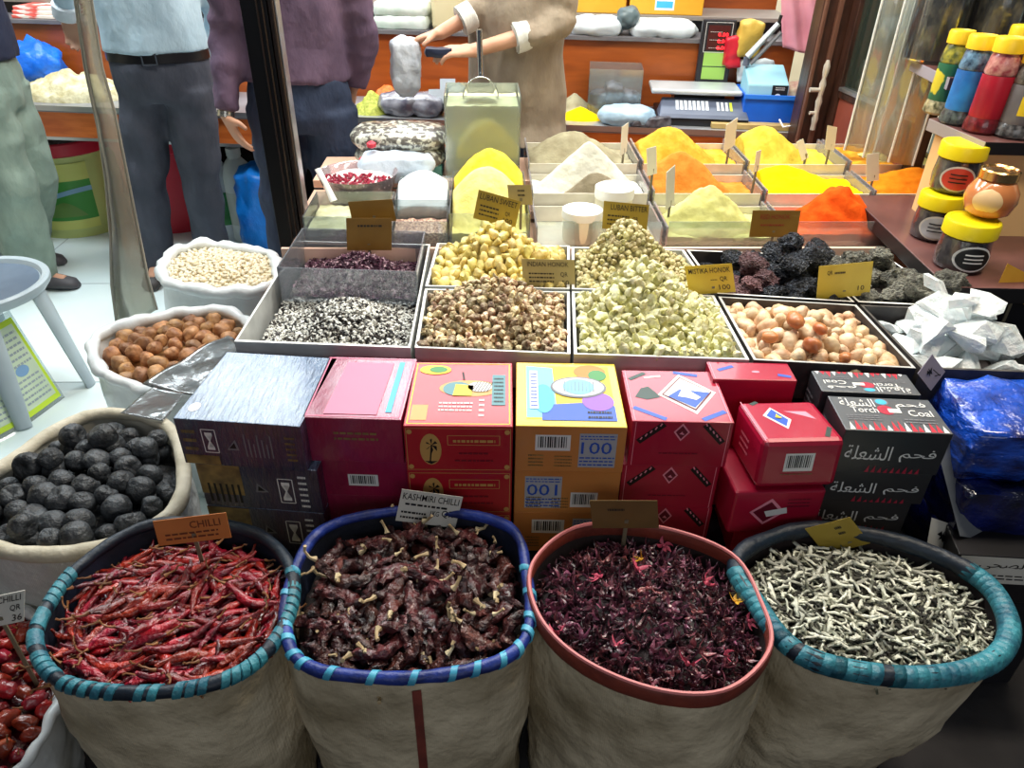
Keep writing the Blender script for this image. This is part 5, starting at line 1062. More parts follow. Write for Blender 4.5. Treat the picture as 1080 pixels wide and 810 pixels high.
# spreads on the counter: piles
def pile(px, py, e, wpx, dep, h, mat, label, cat, name, seed=1, gr=.02, p=1.0, z=.7505):
    a, b = K(px-wpx, py, e), K(px+wpx, py, e); sa, sb = BU.dot(a-BO), BU.dot(b-BO); mb = MB(); NU, NV = 30, 20
    def fn(u, v):
        x, y = 2*u-1, 2*v-1; r = min(1, sqrt(x*x+y*y)); q = BP((sa+sb)/2+(sb-sa)/2*x, e+dep/2+dep/2*y, z); k = (1-r)**p if r < 1 else 0
        q.z += h*k+(gr*nz(q, .7/gr, seed)*min(1, k*4)); q.z = max(q.z, z); return q
    rings = [[fn(.5+.5*(1-k/16)*cos(2*pi*i/40), .5+.5*(1-k/16)*sin(2*pi*i/40)) for i in range(40)] for k in range(16)]; mb.loft(rings, 0, True)
    return mb.one(name, mat, label, cat, kind='stuff', ang=60)
pile(402, 88, .22, 26, .22, .09, M('chips_orange', (226, 120, 40), (190, 84, 20), 60, .6, bump=.6), 'orange chips heaped on the back counter beside the purple sleeve', 'spice', 'orange_chips', 2, .02)
pile(388, 116, .03, 22, .2, .10, M('herb_yellow_green', (190, 196, 84), (140, 148, 50), 70, .7, bump=.6), 'yellow green herbs heaped at the counter edge by the dark trousers', 'herb', 'yellow_green_herbs', 3, .014)
pile(446, 92, .22, 26, .2, .06, M('spice_ochre', (226, 170, 60), (206, 140, 36), 40, .8), 'ochre powder heap on the back counter', 'spice', 'ochre_heap', 4, .01)
pile(606, 104, .2, 24, .18, .085, m_kh, 'khaki powder heap on the back counter beside the beige tunic', 'spice', 'khaki_heap', 5, .004)
pile(612, 122, .07, 26, .13, .055, m_by, 'bright yellow powder heap on the back counter edge', 'spice', 'yellow_heap', 6, .004)
pile(55, 106, .05, 62, .34, .12, M('roots_cream', (222, 214, 178), (180, 168, 124), 26, .7, bump=.8, bscale=30), 'cream roots spread over the left end of the back counter', 'roots', 'cream_roots', 7, .035, .6)
m_gbag = M('bag_smoky', (150, 152, 160), (84, 84, 100), 14, .25, coat=.8, bump=.6, bscale=22)
for k, (px, py, w_, lb) in enumerate(((424, 104, .19, 'smoky plastic bag with dark contents, left of the pair on the counter edge'), (450, 108, .15, 'smoky plastic bag, right of the pair on the counter edge'))):
    c = K(px, py, .1); pack('smoky_bag', (c.x, c.y, .7505+.045), (w_, .16, .09), m_gbag, lb, 'bag', 'smoky bags', 50+k, rz=RZ, puff=.9)
c = K(484, 92, .12); pack('smoky_bag', (c.x, c.y, .7505+.062), (.13, .12, .124), M('bag_navy', (52, 66, 92), (96, 110, 130), 14, .3, bump=.5), 'navy bag behind the tall flour bin', 'bag', None, 53, rz=RZ, puff=.9)
for k, (px, py) in enumerate(((472, 90), (460, 101))):
    P = [K(px-8, py+8, .12-.05*k), K(px+8, py+8, .12-.05*k), K(px+8, py-7, .13-.05*k), K(px-8, py-7, .13-.05*k)]; slab('paper_note', P, .001, M('note_pale', (196, 206, 214), rough=.6), ['pale note card at the back, on the counter behind the flour bin', 'pale note card in front, by the smoky bags'][k], 'card')
c = K(32, 60, .3); pack('plastic_bag', (c.x+.0, c.y, .7505+.1), (.24, .2, .22), M('bag_bright_blue', (24, 112, 222), (16, 86, 190), 8, .35, bump=.5), 'bright blue plastic bag on the left end of the back counter', 'bag', None, 55, puff=.8, amp=.03)
# clear box with packets, pale blue bag, dark gadgets
ba, bb = K(620, 104, .2), K(676, 104, .2); sa, sb = BU.dot(ba-BO), BU.dot(bb-BO); cbx = thing('clear_box', 'clear box of silvery packets between the khaki heap and the scale', 'box', BP((sa+sb)/2, .3, .7505)); q = MB(); q.hexa(bbox(sa, sb, .2, .4, .7505, .7545))
for d_ in ((sa, sb, .2, .204), (sa, sb, .396, .4), (sa, sa+.004, .204, .396), (sb-.004, sb, .204, .396)): q.hexa(bbox(*d_, .7545, .96))
q.part('box_wall', m_clear, cbx, smooth=False)
m_slv = M('packet_silver', (140, 138, 146), (70, 64, 76), 30, .3, .3, bump=.6)
for k in range(3): pack('silver_packet', BP(sa+.05+.075*k, .3, .7545+.045+.02*(k % 2)), (.085, .15, .088+.03*(k % 2)), m_slv, 'silvery packet inside the clear box on the back counter', 'packet', 'silvery packets', 60+k, rz=RZ, puff=.6)
c = K(662, 108, .08); pack('plastic_bag', (c.x, c.y, .7505+.035), (.22, .15, .07), M('bag_ice_blue', (176, 204, 222), (150, 182, 206), 9, .35, bump=.5), 'ice blue plastic bag lying in front of the scale', 'bag', None, 66, rz=RZ, puff=.8)
for k, (px, py) in enumerate(((676, 126), (692, 130))):
    c = K(px, py, .035); pack('dark_packet', (c.x, c.y, .7505+.02), (.11, .06, .04), M('packet_dark', (52, 50, 58), (104, 104, 112), 30, .4), 'dark packet on the counter edge before the scale', 'packet', 'dark packets', 70+k, rz=RZ+.4, puff=.5)
# weighing scale
ka, kb = K(694, 126, .06), K(790, 128, .06); sa, sb = BU.dot(ka-BO), BU.dot(kb-BO); scl = thing('weighing_scale', 'black weighing scale with a steel platform and a tall display pole', 'scale', BP((sa+sb)/2, .22, .7505)); m_scb = M('scale_black', (34, 36, 44), (26, 28, 34), 6, .35)
m_scg = M('scale_slate', (92, 100, 118), (78, 86, 104), 5, .35)
bpart('foot_base', (sa, sb, .06, .37, .7505, .785), m_scb, scl, .006)
q = MB(); q.hexa([BP(sa, .05, .786), BP(sb, .05, .786), BP(sb, .19, .786), BP(sa, .19, .786), BP(sa+.01, .07, .80), BP(sb-.01, .07, .80), BP(sb-.02, .19, .85), BP(sa+.02, .19, .85)]); q.part('key_panel', m_scg, scl, bevel=.004, smooth=False)
f = Face(BP(sa+.01, .07, .80), BU*(sb-sa-.02), V(BP(0, .19, .85)-BP(0, .07, .80)), .002)
for i in range(8): f.rect(.18+i*.05, .25, .215+i*.05, .8, 0)
for i in range(4): f.rect(.66+i*.05, .25, .69+i*.05, .75, 1 if i == 3 else 0)
f.mb.part('keys', [M('key_pale', (206, 214, 222), rough=.4), M('key_lime', (190, 206, 60), rough=.4)], scl, smooth=False)
bpart('platform', (sa-.035, sb-.03, .15, .37, .868, .89), M('platform_steel', (196, 204, 206), (176, 184, 188), 6, .3, .3), scl, .008); bpart('platform_support', (sa+.08, sb-.12, .22, .36, .785, .868), m_scb, scl)
da, db = K(736, 60, .40), K(771, 60, .40); ta, tb2 = BU.dot(da-BO), BU.dot(db-BO)
bpart('display_pole', (ta, tb2, .385, .415, .7505, 1.16), m_scb, scl, .004)
f = Face(BP(ta, .385, .7505), BU*(tb2-ta), V((0, 0, .41)), .0012); f.rect(.16, .36, .86, .66, 0); f.rect(.2, .68, .84, .94, 3); f.frame(.12, .655, .9, .97, .003, 2, 2)
for i in range(3):
    f.scrib(.26, .865-i*.085, .62, .88-i*.085, 1, 2, i, 3); f.text('0.00', .5, .825-i*.07, .8, .865-i*.07, 1, 3)
f.line(.16, .5, .86, .5, .004, 4, 2); f.mb.part('display', [M('panel_green', (150, 196, 92), rough=.4), M('digit_red', (255, 40, 50), rough=.5, emit=2.5), M('panel_line', (190, 190, 190), rough=.5), M('panel_wine', (70, 20, 24), rough=.3), m_dgrn], scl, smooth=False)
# blue crate with label printer, sealer arm, yellow bag, pink cloth
ca, cb_ = K(783, 122, .10), K(842, 122, .10); sa, sb = BU.dot(ca-BO), BU.dot(cb_-BO); sb = min(sb, s1_-.005)
cr = thing('blue_crate', 'bright blue plastic crate right of the scale', 'crate', BP((sa+sb)/2, .2, .7505)); q = MB(); q.hexa(bbox(sa, sb, .1, .36, .7505, .756)); 
for d_ in ((sa, sb, .1, .106), (sa, sb, .354, .36), (sa, sa+.006, .106, .354), (sb-.006, sb, .106, .354)): q.hexa(bbox(*d_, .756, .885))
q.part('crate_body', M('crate_blue', (20, 104, 226), (14, 88, 200), 6, .35), cr, bevel=.002, smooth=False)
bpart('rim', (sa-.006, sb+.004, .092, .1, .872, .89), M('crate_blue_rim', (40, 126, 240), rough=.35), cr)
lp = thing('label_printer', 'light blue label printer with a black dial panel standing in the blue crate', 'printer', BP(sa+.1, .2, .756)); m_lpb = M('printer_blue', (150, 200, 216), (130, 186, 206), 5, .4)
q = MB(); a0, a1 = sa+.008, sb-.06; q.hexa([BP(a0, .11, .757), BP(a1, .11, .757), BP(a1, .33, .757), BP(a0, .33, .757), BP(a0, .12, .93), BP(a1, .12, .93), BP(a1, .30, .99), BP(a0, .30, .99)]); q.part('printer_body', m_lpb, lp, bevel=.008, smooth=False)
f = Face(BP(a1-.075, .1185, .885), BU*.07, V((0, .002, .045)), .002); f.rect(0, -.9, 1, .98, 0); f.ell(.4, -.1, .2, .3, 1, 2); f.scrib(.2, .5, .8, .85, 2, 1, 4, 2); f.mb.part('dial_panel', [m_k, m_w], lp, smooth=False)
p0, p1 = K(788, 60, .26), K(821, 25, .26); sa_ = thing('bag_sealer', 'grey bag sealer arm slanting up behind the label printer', 'sealer', p0-V((0, 0, .06))); q = MB(); q.tube([p0, p1], [(.022, .014), (.016, .012)], 10); q.part('arm', M('sealer_grey', (176, 184, 188), rough=.4), sa_, ang=50)
q = MB(); q.tube([p0+V((.02, .0, -.03)), p1+V((.02, 0, -.035))], [(.012, .01)]*2, 8); q.part('lower_jaw', m_grey, sa_); q = MB(); q.tube([p1, p1+V((.006, 0, .035))], .008, 8); q.part('knob', m_k, sa_); q = MB(); q.tube([p0, V((p0.x, p0.y, .985))], .016, 8); q.part('post', m_scg, sa_)
c = K(790, 42, .38); pack('paper_bag', (c.x, c.y, c.z), (.11, .06, .16), M('bag_mustard', (206, 172, 74), (190, 152, 56), 9, .5, bump=.4), 'mustard yellow bag leaning on the riser behind the sealer', 'bag', None, 75, puff=.5, tiltx=.1)
c = K(773, 55, .37); pack('paper_bag', (c.x, c.y+.01, c.z), (.075, .05, .12), M('bag_red', (204, 30, 50), (170, 20, 40), 9, .4), 'small red packet between the display pole and the mustard bag', 'bag', None, 76, puff=.4)
c = K(798, 68, .39); pack('paper_bag', (c.x, c.y+.005, .94), (.16, .03, .1), m_wbag, 'crumpled white bag on the riser behind the label printer', 'bag', None, 77, puff=.6)
# pink cloth hanging in front of a pale side panel
sp = MB(); sA = S(824, .30, 70); sp.hexa(bbox(S(826, .5, 70), s1_+.06, .43, .438, .7505, 1.05)); 
m_pk = M('cloth_pink', (232, 160, 176), (220, 142, 160), 6, .8, bump=.3)
P = [K(826, 50, .36), K(868, 62, .36), K(874, -60, .36), K(822, -60, .36)]
mb = MB(); mb.grid(lambda u, v: P[0].lerp(P[1], u).lerp(P[3].lerp(P[2], u), v)+BN*(.012*sin(u*14+v*3)+.01*nz((u*3, v*4, 0), 1, 3)), 24, 30); cl = mb.one('pink_cloth', m_pk, 'pink cloth hanging beside the dark wooden door frame', 'cloth', ang=180); so = cl.modifiers.new('solidify', 'SOLIDIFY'); so.thickness = .003
c = K(842, 80, .25); pack('paper_roll', (c.x, c.y, .7505+.08), (.12, .12, .16), M('roll_beige', (204, 192, 164), (170, 120, 110), 20, .7, bump=.4), 'beige and pink crumpled pile beside the blue crate', 'pile', None, 80, puff=.7)
q = MB(); a = K(835, 124, .03); q.tube([K(850, 100, .1), K(848, 118, .02), K(838, 132, -.012), K(826, 134, -.012), K(822, 126, .02)], .004, 6); q.one('power_cord', m_w, 'white cord looping over the counter end below the blue crate', 'cord')
q = MB(); q.hexa(bbox(S(748, .1, 130), S(840, .1, 130), .03, .085, .7505, .775)); q.one('wooden_tray', M('tray_wood', (196, 170, 110), (170, 142, 86), 8, .5), 'thin light wooden tray on the counter edge below the scale and crate', 'tray', bevel=.003)
# ------------------------------------------------------------------ tubs and bags under the back counter (on the floor)
def bigtub(px, Y, r0, r1, h, label, band, art):
    c = D(px, 200, Y); c = V((c.x, Y, 0)); t = thing('big_tub', label, 'tub', c, 'big red tubs'); q = MB(); q.lathe([(r0, 0), (r0+(r1-r0)*.85, h*.84), (r1*.985, h*.86)], 40, c=c, cap=True); q.part('tub_body', band, t)
    q = MB(); q.lathe([(r1*.985, h*.862), (r1*1.03, h*.875), (r1*1.03, h*.985), (r1, h), (r1*.97, h*.985), (r1*.94, h*.87)], 40, c=c, cap=False); q.part('rim_band', m_red, t)
    q = MB(); q.lathe([(r1*.93, h*.93), (r1*.5, h*.97), (.01, h*.98)], 30, c=c); q.one('dark_seeds', M('content_dark', (30, 26, 36), (90, 84, 100), 60, .6, lo=.5, hi=.62), 'dark grains filling '+('the green labelled tub' if art else 'the plain red tub'), 'seeds', kind='stuff')
    if art:
        def pc(a, z, off=.003): r = (r0+(r1-r0)*z/h)+off; return c+V((r*cos(a), r*sin(a), z))
        lab = MB()
        def patch(a0, a1, z0, z1, m, off=.003):
            n = 12; lab.grid(lambda u, v: pc(a0+(a1-a0)*u, z0+(z1-z0)*v, off), n, 4, m)
        A0, A1 = radians(205), radians(318); patch(A0, A1, h*.1, h*.8, 0); B0 = radians(242); patch(B0, A1, h*.62, h*.8, 1, .005); patch(B0, A1, h*.2, h*.62, 2, .005); patch(B0, A1, h*.1, h*.2, 1, .005)
        lab.grid(lambda u, v: pc(B0+(A1-B0)*u, h*(.34+.16*sin(u*1.6)+.05*v), .007), 12, 2, 3)
        lab.grid(lambda u, v: pc(B0+.3+(A1-B0-.5)*u, h*(.24+.16*v*sin(pi*u)), .0065), 12, 3, 4); lab.part('label', [M('label_leaf', (130, 196, 70), rough=.4), M('label_lemon', (222, 226, 120), rough=.4), M('label_green', (70, 156, 60), rough=.4), M('label_sky', (140, 186, 214), rough=.4), M('label_olive', (110, 150, 70), rough=.4)], t)
        L = MB(); vs, fs, asp = textmesh('\ufeae\ufee8\ufe8e'); L.add([pc(B0+.32+.42*x, h*(.67+.09*y), .007) for x, y in vs], fs); L.part('lettering', m_k, t, smooth=False)
    return t
bigtub(78, 4.22, .235, .275, .52, 'red rimmed tub with a green and yellow label under the counter', M('tub_lemon', (206, 216, 130), rough=.4), True)
bigtub(184, 4.28, .225, .265, .52, 'plain red tub behind the dark grey trousers', m_red, False)
m_jug = M('jug_white', (226, 232, 230), (214, 222, 220), 5, .4)
def jug(px, Y, r, h, label, lab):
    c = D(px, 220, Y); c.z = 0; t = thing('plastic_jug', label, 'jug', c, 'white jugs'); q = MB(); q.lathe([(r*.9, 0), (r, .02), (r, h*.72), (r*.8, h*.82), (r*.4, h*.9), (r*.4, h*.92)], 24, c=c); q.part('jug_body', m_jug, t)
    q = MB(); q.lathe([(r*.44, h*.921), (r*.44, h), (r*.3, h*1.005)], 16, c=c); q.part('cap', m_jug, t)
    q = MB(); q.grid(lambda u, v: c+V(((r+.002)*cos(radians(200+140*u)), (r+.002)*sin(radians(200+140*u)), h*(.2+.36*v))), 12, 2); q.part('label', lab, t); return t
jug(237, 3.98, .055, .50, 'slim white bottle with a green label beside the dark grey trousers', m_grn); jug(257, 4.0, .085, .50, 'wide white jug behind the hanging hand', M('jug_label_grey', (200, 208, 200), rough=.4))
c = D(280, 215, 3.8); pack('plastic_bag', (c.x, 3.8, .225), (.24, .2, .44), M('bag_sky_blue', (20, 140, 240), (14, 116, 220), 8, .35, bump=.5), 'bright sky blue bag on the floor beside the black post', 'bag', None, 85, puff=.6, amp=.03)
c = D(34, 220, 3.95); pack('plastic_bag', (c.x-.12, 3.85, .225), (.3, .22, .44), M('bag_royal', (20, 62, 160), (14, 40, 120), 8, .4, bump=.5), 'royal blue bag on the floor behind the pale green trousers', 'bag', None, 86, puff=.5, amp=.03)
# ------------------------------------------------------------------ right side door (dark wood, glass above a red brown panel)
Yd = 3.27; dA = D(858, 140, Yd); zR = D(872, 92, Yd).z; dP = G(962, 128, zR)
def dpt(s, z): return V((dA.x+.06+(dP.x+.02-dA.x-.06)*s, Yd+(dP.y-Yd)*s, z))
dl = V((dpt(1, 0)-dpt(0, 0)).xy.to_3d()); dn_ = V((-dl.y, dl.x, 0)).normalized(); du = dl.normalized()
def dbox(mb, s0_, s1_, z0, z1, t, m=0, off=0):
    a, b = dpt(s0_, 0)+dn_*(off-t/2), dpt(s1_, 0)+dn_*(off-t/2); mb.hexa([V((a.x, a.y, z0)), V((b.x, b.y, z0)), V((b.x, b.y, z0))+dn_*t, V((a.x, a.y, z0))+dn_*t, V((a.x, a.y, z1)), V((b.x, b.y, z1)), V((b.x, b.y, z1))+dn_*t, V((a.x, a.y, z1))+dn_*t], m)
fp = D(862, 100, Yd); q = MB(); w_ = .085
q.box((fp.x+.03, Yd+.05, 1.25), (w_*2.0, .09, 2.5), m=0); q.box((fp.x-.045, Yd-.0, 1.25), (.014, .02, 2.5), m=1); q.box((fp.x+.012, Yd-.004, 1.25), (.02, .02, 2.5), m=1)
struct(q, 'trim_2', [m_darkwood, M('wood_rib', (104, 70, 56), rough=.35)], bevel=.003)
dr = bpy.data.objects.new('door_1', None); dr.location = dpt(.5, 0); COL.objects.link(dr); dr['kind'] = 'structure'
SE = 1.12
q = MB(); dbox(q, 0, .09, 0, 2.4, .045); dbox(q, SE-.09, SE, 0, 2.4, .045); dbox(q, .09, SE-.09, zR-.03, zR, .04); dbox(q, .09, SE-.09, 0, .12, .04); dbox(q, .09, SE-.09, 2.3, 2.4, .04); q.part('door_frame', m_darkwood, dr, bevel=.003, smooth=False)
q = MB(); dbox(q, .09, SE-.09, .12, zR-.03, .02); q.part('door_panel', m_redwood, dr, smooth=False)
q = MB(); dbox(q, .09, SE-.09, zR-.002, zR+.012, .05); q.part('door_rail', m_alu, dr, smooth=False)
q = MB(); dbox(q, .09, SE-.09, zR+.013, 2.3, .006); q.part('door_glass', CLEAR('door_glass', (196, 214, 204), .16, .5, .03, (110, 128, 114)), dr, smooth=False)
q = MB(); hb = fp+V((-.03, -.015, 0)); z_a, z_b = D(865, 62, Yd).z, D(855, 135, Yd).z; hp = [V((hb.x+.03, Yd-.03, z_a+(z_b-z_a)*i/12)) for i in range(13)]
q.tube(hp, [.006+.009*abs(sin(i*1.1)) for i in range(13)], 8); q.tube([hp[5], hp[5]+V((-.05, .0, .0))], [.008, .01], 8); q.tube([hp[9], hp[9]+V((-.03, .0, .0))], [.007, .008], 8); q.part('door_handle', M('handle_ivory', (206, 198, 184), rough=.35, metal=.3), dr)
# unseen shelf and goods added behind the glass to stand in for reflections
m_shf = M('cabinet_grey', (120, 132, 122), (100, 112, 104), 5, .6)
cab = thing('reflection_shelf', 'grey shelf unit added behind the right glass door to stand in for reflections', 'shelf', V((2.35, 2.85, 0)))
for k, z in enumerate((.75, 1.02, 1.3)):
    q = MB(); q.box((2.4, 2.85, z), (.5, 1.3, .02)); q.part('shelf_board', m_shf, cab)
q = MB(); q.box((2.66, 2.85, .9), (.02, 1.3, 1.8)); q.part('back_panel', m_shf, cab)
q = MB(); q.box((2.4, 3.51, .9), (.5, .02, 1.8)); q.box((2.4, 2.19, .9), (.5, .02, 1.8)); q.part('side_panel', m_shf, cab)
rd = random.Random(8)
for k in range(7): c = V((2.3+.03*(k % 2), 3.35-.17*k, 1.03)); h_ = rd.uniform(.1, .2); q = MB(); q.box(c+V((0, 0, h_/2)), (.12, .12, h_)); q.one('packet', [M('packet_olive', (176, 180, 60), rough=.5), M('packet_navy', (40, 54, 96), rough=.5), M('packet_sage', (150, 176, 150), rough=.5), M('packet_yellow', (226, 206, 60), rough=.5)][k % 4], ['olive', 'navy', 'sage green', 'yellow'][k % 4]+' packet added as reflected colour on the middle board behind the door glass', 'packet', 'packets behind the door glass', bevel=.01)
# clear hanging sheets beside the bottle shelf
def csheet(px0, px1, Y0, Y1, lb, k, top=-40, bot=158):
    a0, a1 = D(px0[1], bot, Y0), D(px1[1], bot, Y1); b0, b1 = D(px0[0], 0, Y0), D(px1[0], 0, Y1); zt = 1.75; z0 = max(.0, ZS[2]+.02)
    x0, x1 = (a0.x+b0.x)/2, (a1.x+b1.x)/2; mb = MB(); N = 14
    pts = [V((x0+(x1-x0)*i/N, Y0+(Y1-Y0)*i/N+.004*sin(i*1.3+k), 0)) for i in range(N+1)]
    q = MB(); q.grid(lambda u, v: pts[round(u*N)]+V((0, 0, z0+(zt-z0)*v)), N, 1); o = q.one('plastic_curtain', CLEAR('curtain_film', (236, 240, 238), .3, .2, .06, (204, 214, 206)), lb, 'curtain', 'clear plastic curtains', ang=180); so = o.modifiers.new('solidify', 'SOLIDIFY'); so.thickness = .003
    for P_ in (pts[0], pts[N//2], pts[N]):
        q = MB(); q.tube([P_+V((0, 0, z0)), P_+V((0, 0, zt))], .004, 6); q.part('sheet_edge', M('sheet_edge', (222, 226, 222), rough=.3), o)
csheet((930, 892), (1000, 955), 2.80, 2.72, 'clear hanging plastic sheet before the glass door, left one', 1); csheet((950, 918), (1010, 975), 2.70, 2.60, 'clear hanging plastic sheet before the glass door, right one', 2)
# ------------------------------------------------------------------ right jar step and bottle shelf
zj = .775; jA, jB, jC = G(945, 250, zj), G(1000, 303, zj), None
js = thing('jar_stand', 'brown step stand with a pale box, carrying the yellow lidded jars', 'stand', V((jB.x+.3, (jA.y+jB.y)/2, .0)))
m_step = M('step_brown', (104, 66, 62), (84, 52, 50), 6, .4, coat=.2); q = MB(); x1 = jB.x+.62
st_ = [V((jB.x, jB.y, zj-.045)), V((x1, jB.y-.03, zj-.045)), V((x1, jA.y+.3, zj-.045)), V((jA.x+.02, jA.y+.02, zj-.045))]
st_[2].y = st_[3].y = 2.445; st_[3].x = 1.272; q.hexa(st_+[p+V((0, 0, .045)) for p in st_]); q.m[2] = q.m[5] = 1; q.part('step_board', [m_step, m_black], js, bevel=.003, smooth=False)
zs = D(1040, 150, 2.04).z; sA, sB = G(980, 124, zs), G(1040, 149, zs)
q = MB(); bx = [V((sB.x-.0, sB.y+.03, zj)), V((sB.x+.4, sB.y+.01, zj)), V((sB.x+.4, 2.43, zj)), V((max(sA.x+.03, 1.28), min(sA.y-.01, 2.43), zj))]; hz_ = zs-.04-zj
q.hexa(bx+[p+V((0, 0, hz_)) for p in bx]); q.part('pale_box', M('riser_peach', (240, 200, 140), (228, 184, 126), 3, .5), js, smooth=False)
q = MB(); lg = [V((1.3, jB.y+.06, .616)), V((1.6, jB.y+.04, .616)), V((1.6, 2.03, .616)), V((1.3, 2.03, .616))]; q.hexa(lg+[p+V((0, 0, zj-.046-.616)) for p in lg]); q.part('base_skirt', m_bclo, js)
bs = [V((sB.x, sB.y, zs-.038)), V((sB.x+.5, sB.y-.03, zs-.038)), V((sB.x+.5, sA.y+.2, zs-.038)), V((sA.x, sA.y, zs-.038))]
q = MB(); q.hexa(bs+[p+V((0, 0, .036)) for p in bs]); q.m[2] = 1; q.m[5] = 2; q.part('bottle_board', [m_step, m_black, M('board_grey', (150, 142, 140), rough=.4)], js, bevel=.002, smooth=False)
zu = D(1002, 82, 2.04+.3).z; uA, uB = G(961, 62, zu), G(1002, 82, zu); q = MB(); uo = [V((uB.x, uB.y, zu-.036)), V((uB.x+.55, uB.y-.02, zu-.036)), V((uB.x+.55, uA.y+.16, zu-.036)), V((uA.x, uA.y, zu-.036))]; q.hexa(uo+[p+V((0, 0, .036)) for p in uo]); q.m[5] = 1; q.part('upper_board', [m_step, M('board_slate', (150, 146, 158), rough=.35)], js, bevel=.002, smooth=False)
q = MB(); q.hexa([V((uB.x+.06, uB.y+.05, zs-.001)), V((uB.x+.5, uB.y+.03, zs-.001)), V((uB.x+.5, uA.y+.14, zs-.001)), V((uA.x+.1, uA.y+.02, zs-.001))]+[V((p.x, p.y, zu-.037)) for p in (V((uB.x+.06, uB.y+.05, 0)), V((uB.x+.5, uB.y+.03, 0)), V((uB.x+.5, uA.y+.14, 0)), V((uA.x+.1, uA.y+.02, 0)))]); q.part('riser_block', m_black, js, smooth=False)
m_lid = M('lid_yellow', (236, 214, 20), (226, 202, 10), 5, .35); m_jarg = M('jar_dark', (44, 40, 42), (78, 74, 76), 30, .2, coat=1, bump=.2); 
def jar(c, r, h, label, lab, labfg=None, mat=None, ang=255):
    c = V(c); t = thing('spice_jar', label, 'jar', c, 'yellow lidded jars'); q = MB(); q.lathe([(r*.82, 0), (r*.92, .006), (r*.97, h*.3), (r*.9, h*.66), (r*.8, h*.7)], 36, c=c); q.part('jar_body', mat or m_jarg, t)
    q = MB(); q.lathe([(r*.95, h*.69), (r*1.0, h*.71), (r*1.0, h*.95), (r*.96, h*.99), (r*.85, h), (r*.82, h*.985), (r*.2, h*.985)], 40, c=c); q.part('lid', m_lid, t)
    q = MB(); a0 = radians(ang)
    def pl(x, y, o): 
        zz = h*(.34+.26*y); rr = (r*.97 if zz < h*.4 else r*(.97-.07*(zz/h-.3)/.36))+o; return c+V((rr*cos(a0+.75*x), rr*sin(a0+.75*x), zz))
    for o, k, s_ in ((.003, 0, 1.0), (.0045, 1, .86)):
        ce = len(q.v); q.v.append(pl(0, 0, o)); n = 28
        for i in range(n): q.v.append(pl(s_*cos(2*pi*i/n), s_*sin(2*pi*i/n), o))
        for i in range(n): q.f.append((ce, ce+1+i, ce+1+(i+1) % n)); q.m.append(k)
    for row in range(3):
        q.grid(lambda u, v: pl(-.45+.9*u, .3-.3*row+.1*v, .006), 4, 1, 2)
    q.part('label', [lab[0], lab[1], labfg or m_k], t); return t
m_jl = M('label_rim', (206, 200, 190), rough=.4); m_jred = M('label_red', (196, 62, 46), rough=.4); m_jsil = M('label_silver', (176, 178, 184), rough=.35)
dpx = lambda px, py, z: G(px, py, z)
j1 = G(984, 252, zj); rj = .062; hj = D(984, 222, j1.y).z-zj+.012
hj = .135
c1 = V((j1.x, j1.y+.02, zj)); jar(c1, rj, hj, 'yellow lidded jar with a silver oval label, lower jar at the back', (m_jl, m_jsil), ang=245)
jar(c1+V((.035, .03, hj+.0005)), rj*1.05, hj*1.02, 'yellow lidded jar with a red oval label, standing on the silver labelled jar', (m_jl, m_jred), ang=245)
j2 = G(1020, 288, zj); c2_ = V((j2.x, j2.y+.05, zj)); jar(c2_, rj*1.12, hj*1.0, 'yellow lidded jar with a black label ringed in white, nearest on the stand', (m_w, m_k), m_w, ang=262)
# round jar with gold lid on top of the near jar
rc_ = c2_+V((.045, .03, hj*1.0+.0005)); t = thing('round_jar', 'round amber jar with a gold lid standing on the nearest yellow lid', 'jar', rc_); q = MB(); rr = .066; q.lathe([(rr*.55, 0), (rr*.85, rr*.2), (rr, rr*.7), (rr*.95, rr*1.05), (rr*.7, rr*1.45), (rr*.6, rr*1.5)], 36, c=rc_); q.part('jar_body', M('jar_amber', (206, 130, 76), (188, 110, 60), 8, .2, coat=1), t)
q = MB(); q.lathe([(rr*.62, rr*1.5), (rr*.72, rr*1.52), (rr*.72, rr*1.85), (rr*.66, rr*1.9), (rr*.6, rr*1.84), (rr*.1, rr*1.82)], 32, c=rc_); q.part('lid', M('lid_gold', (216, 170, 110), None, rough=.2, metal=1), t)
q = MB(); a0 = radians(230); ce = 0; pl = lambda x, y, o: rc_+V(((rr*(1.0-.25*(y*.45)**2*4)+o)*cos(a0+.55*x), (rr*(1.0-.25*(y*.45)**2*4)+o)*sin(a0+.55*x), rr*(.78+.5*y)))
q.grid(lambda u, v: pl((2*u-1)*sqrt(max(0, 1-(2*v-1)**2)), 2*v-1, .002), 10, 10); q.part('label', M('label_cream', (226, 190, 140), rough=.4), t)
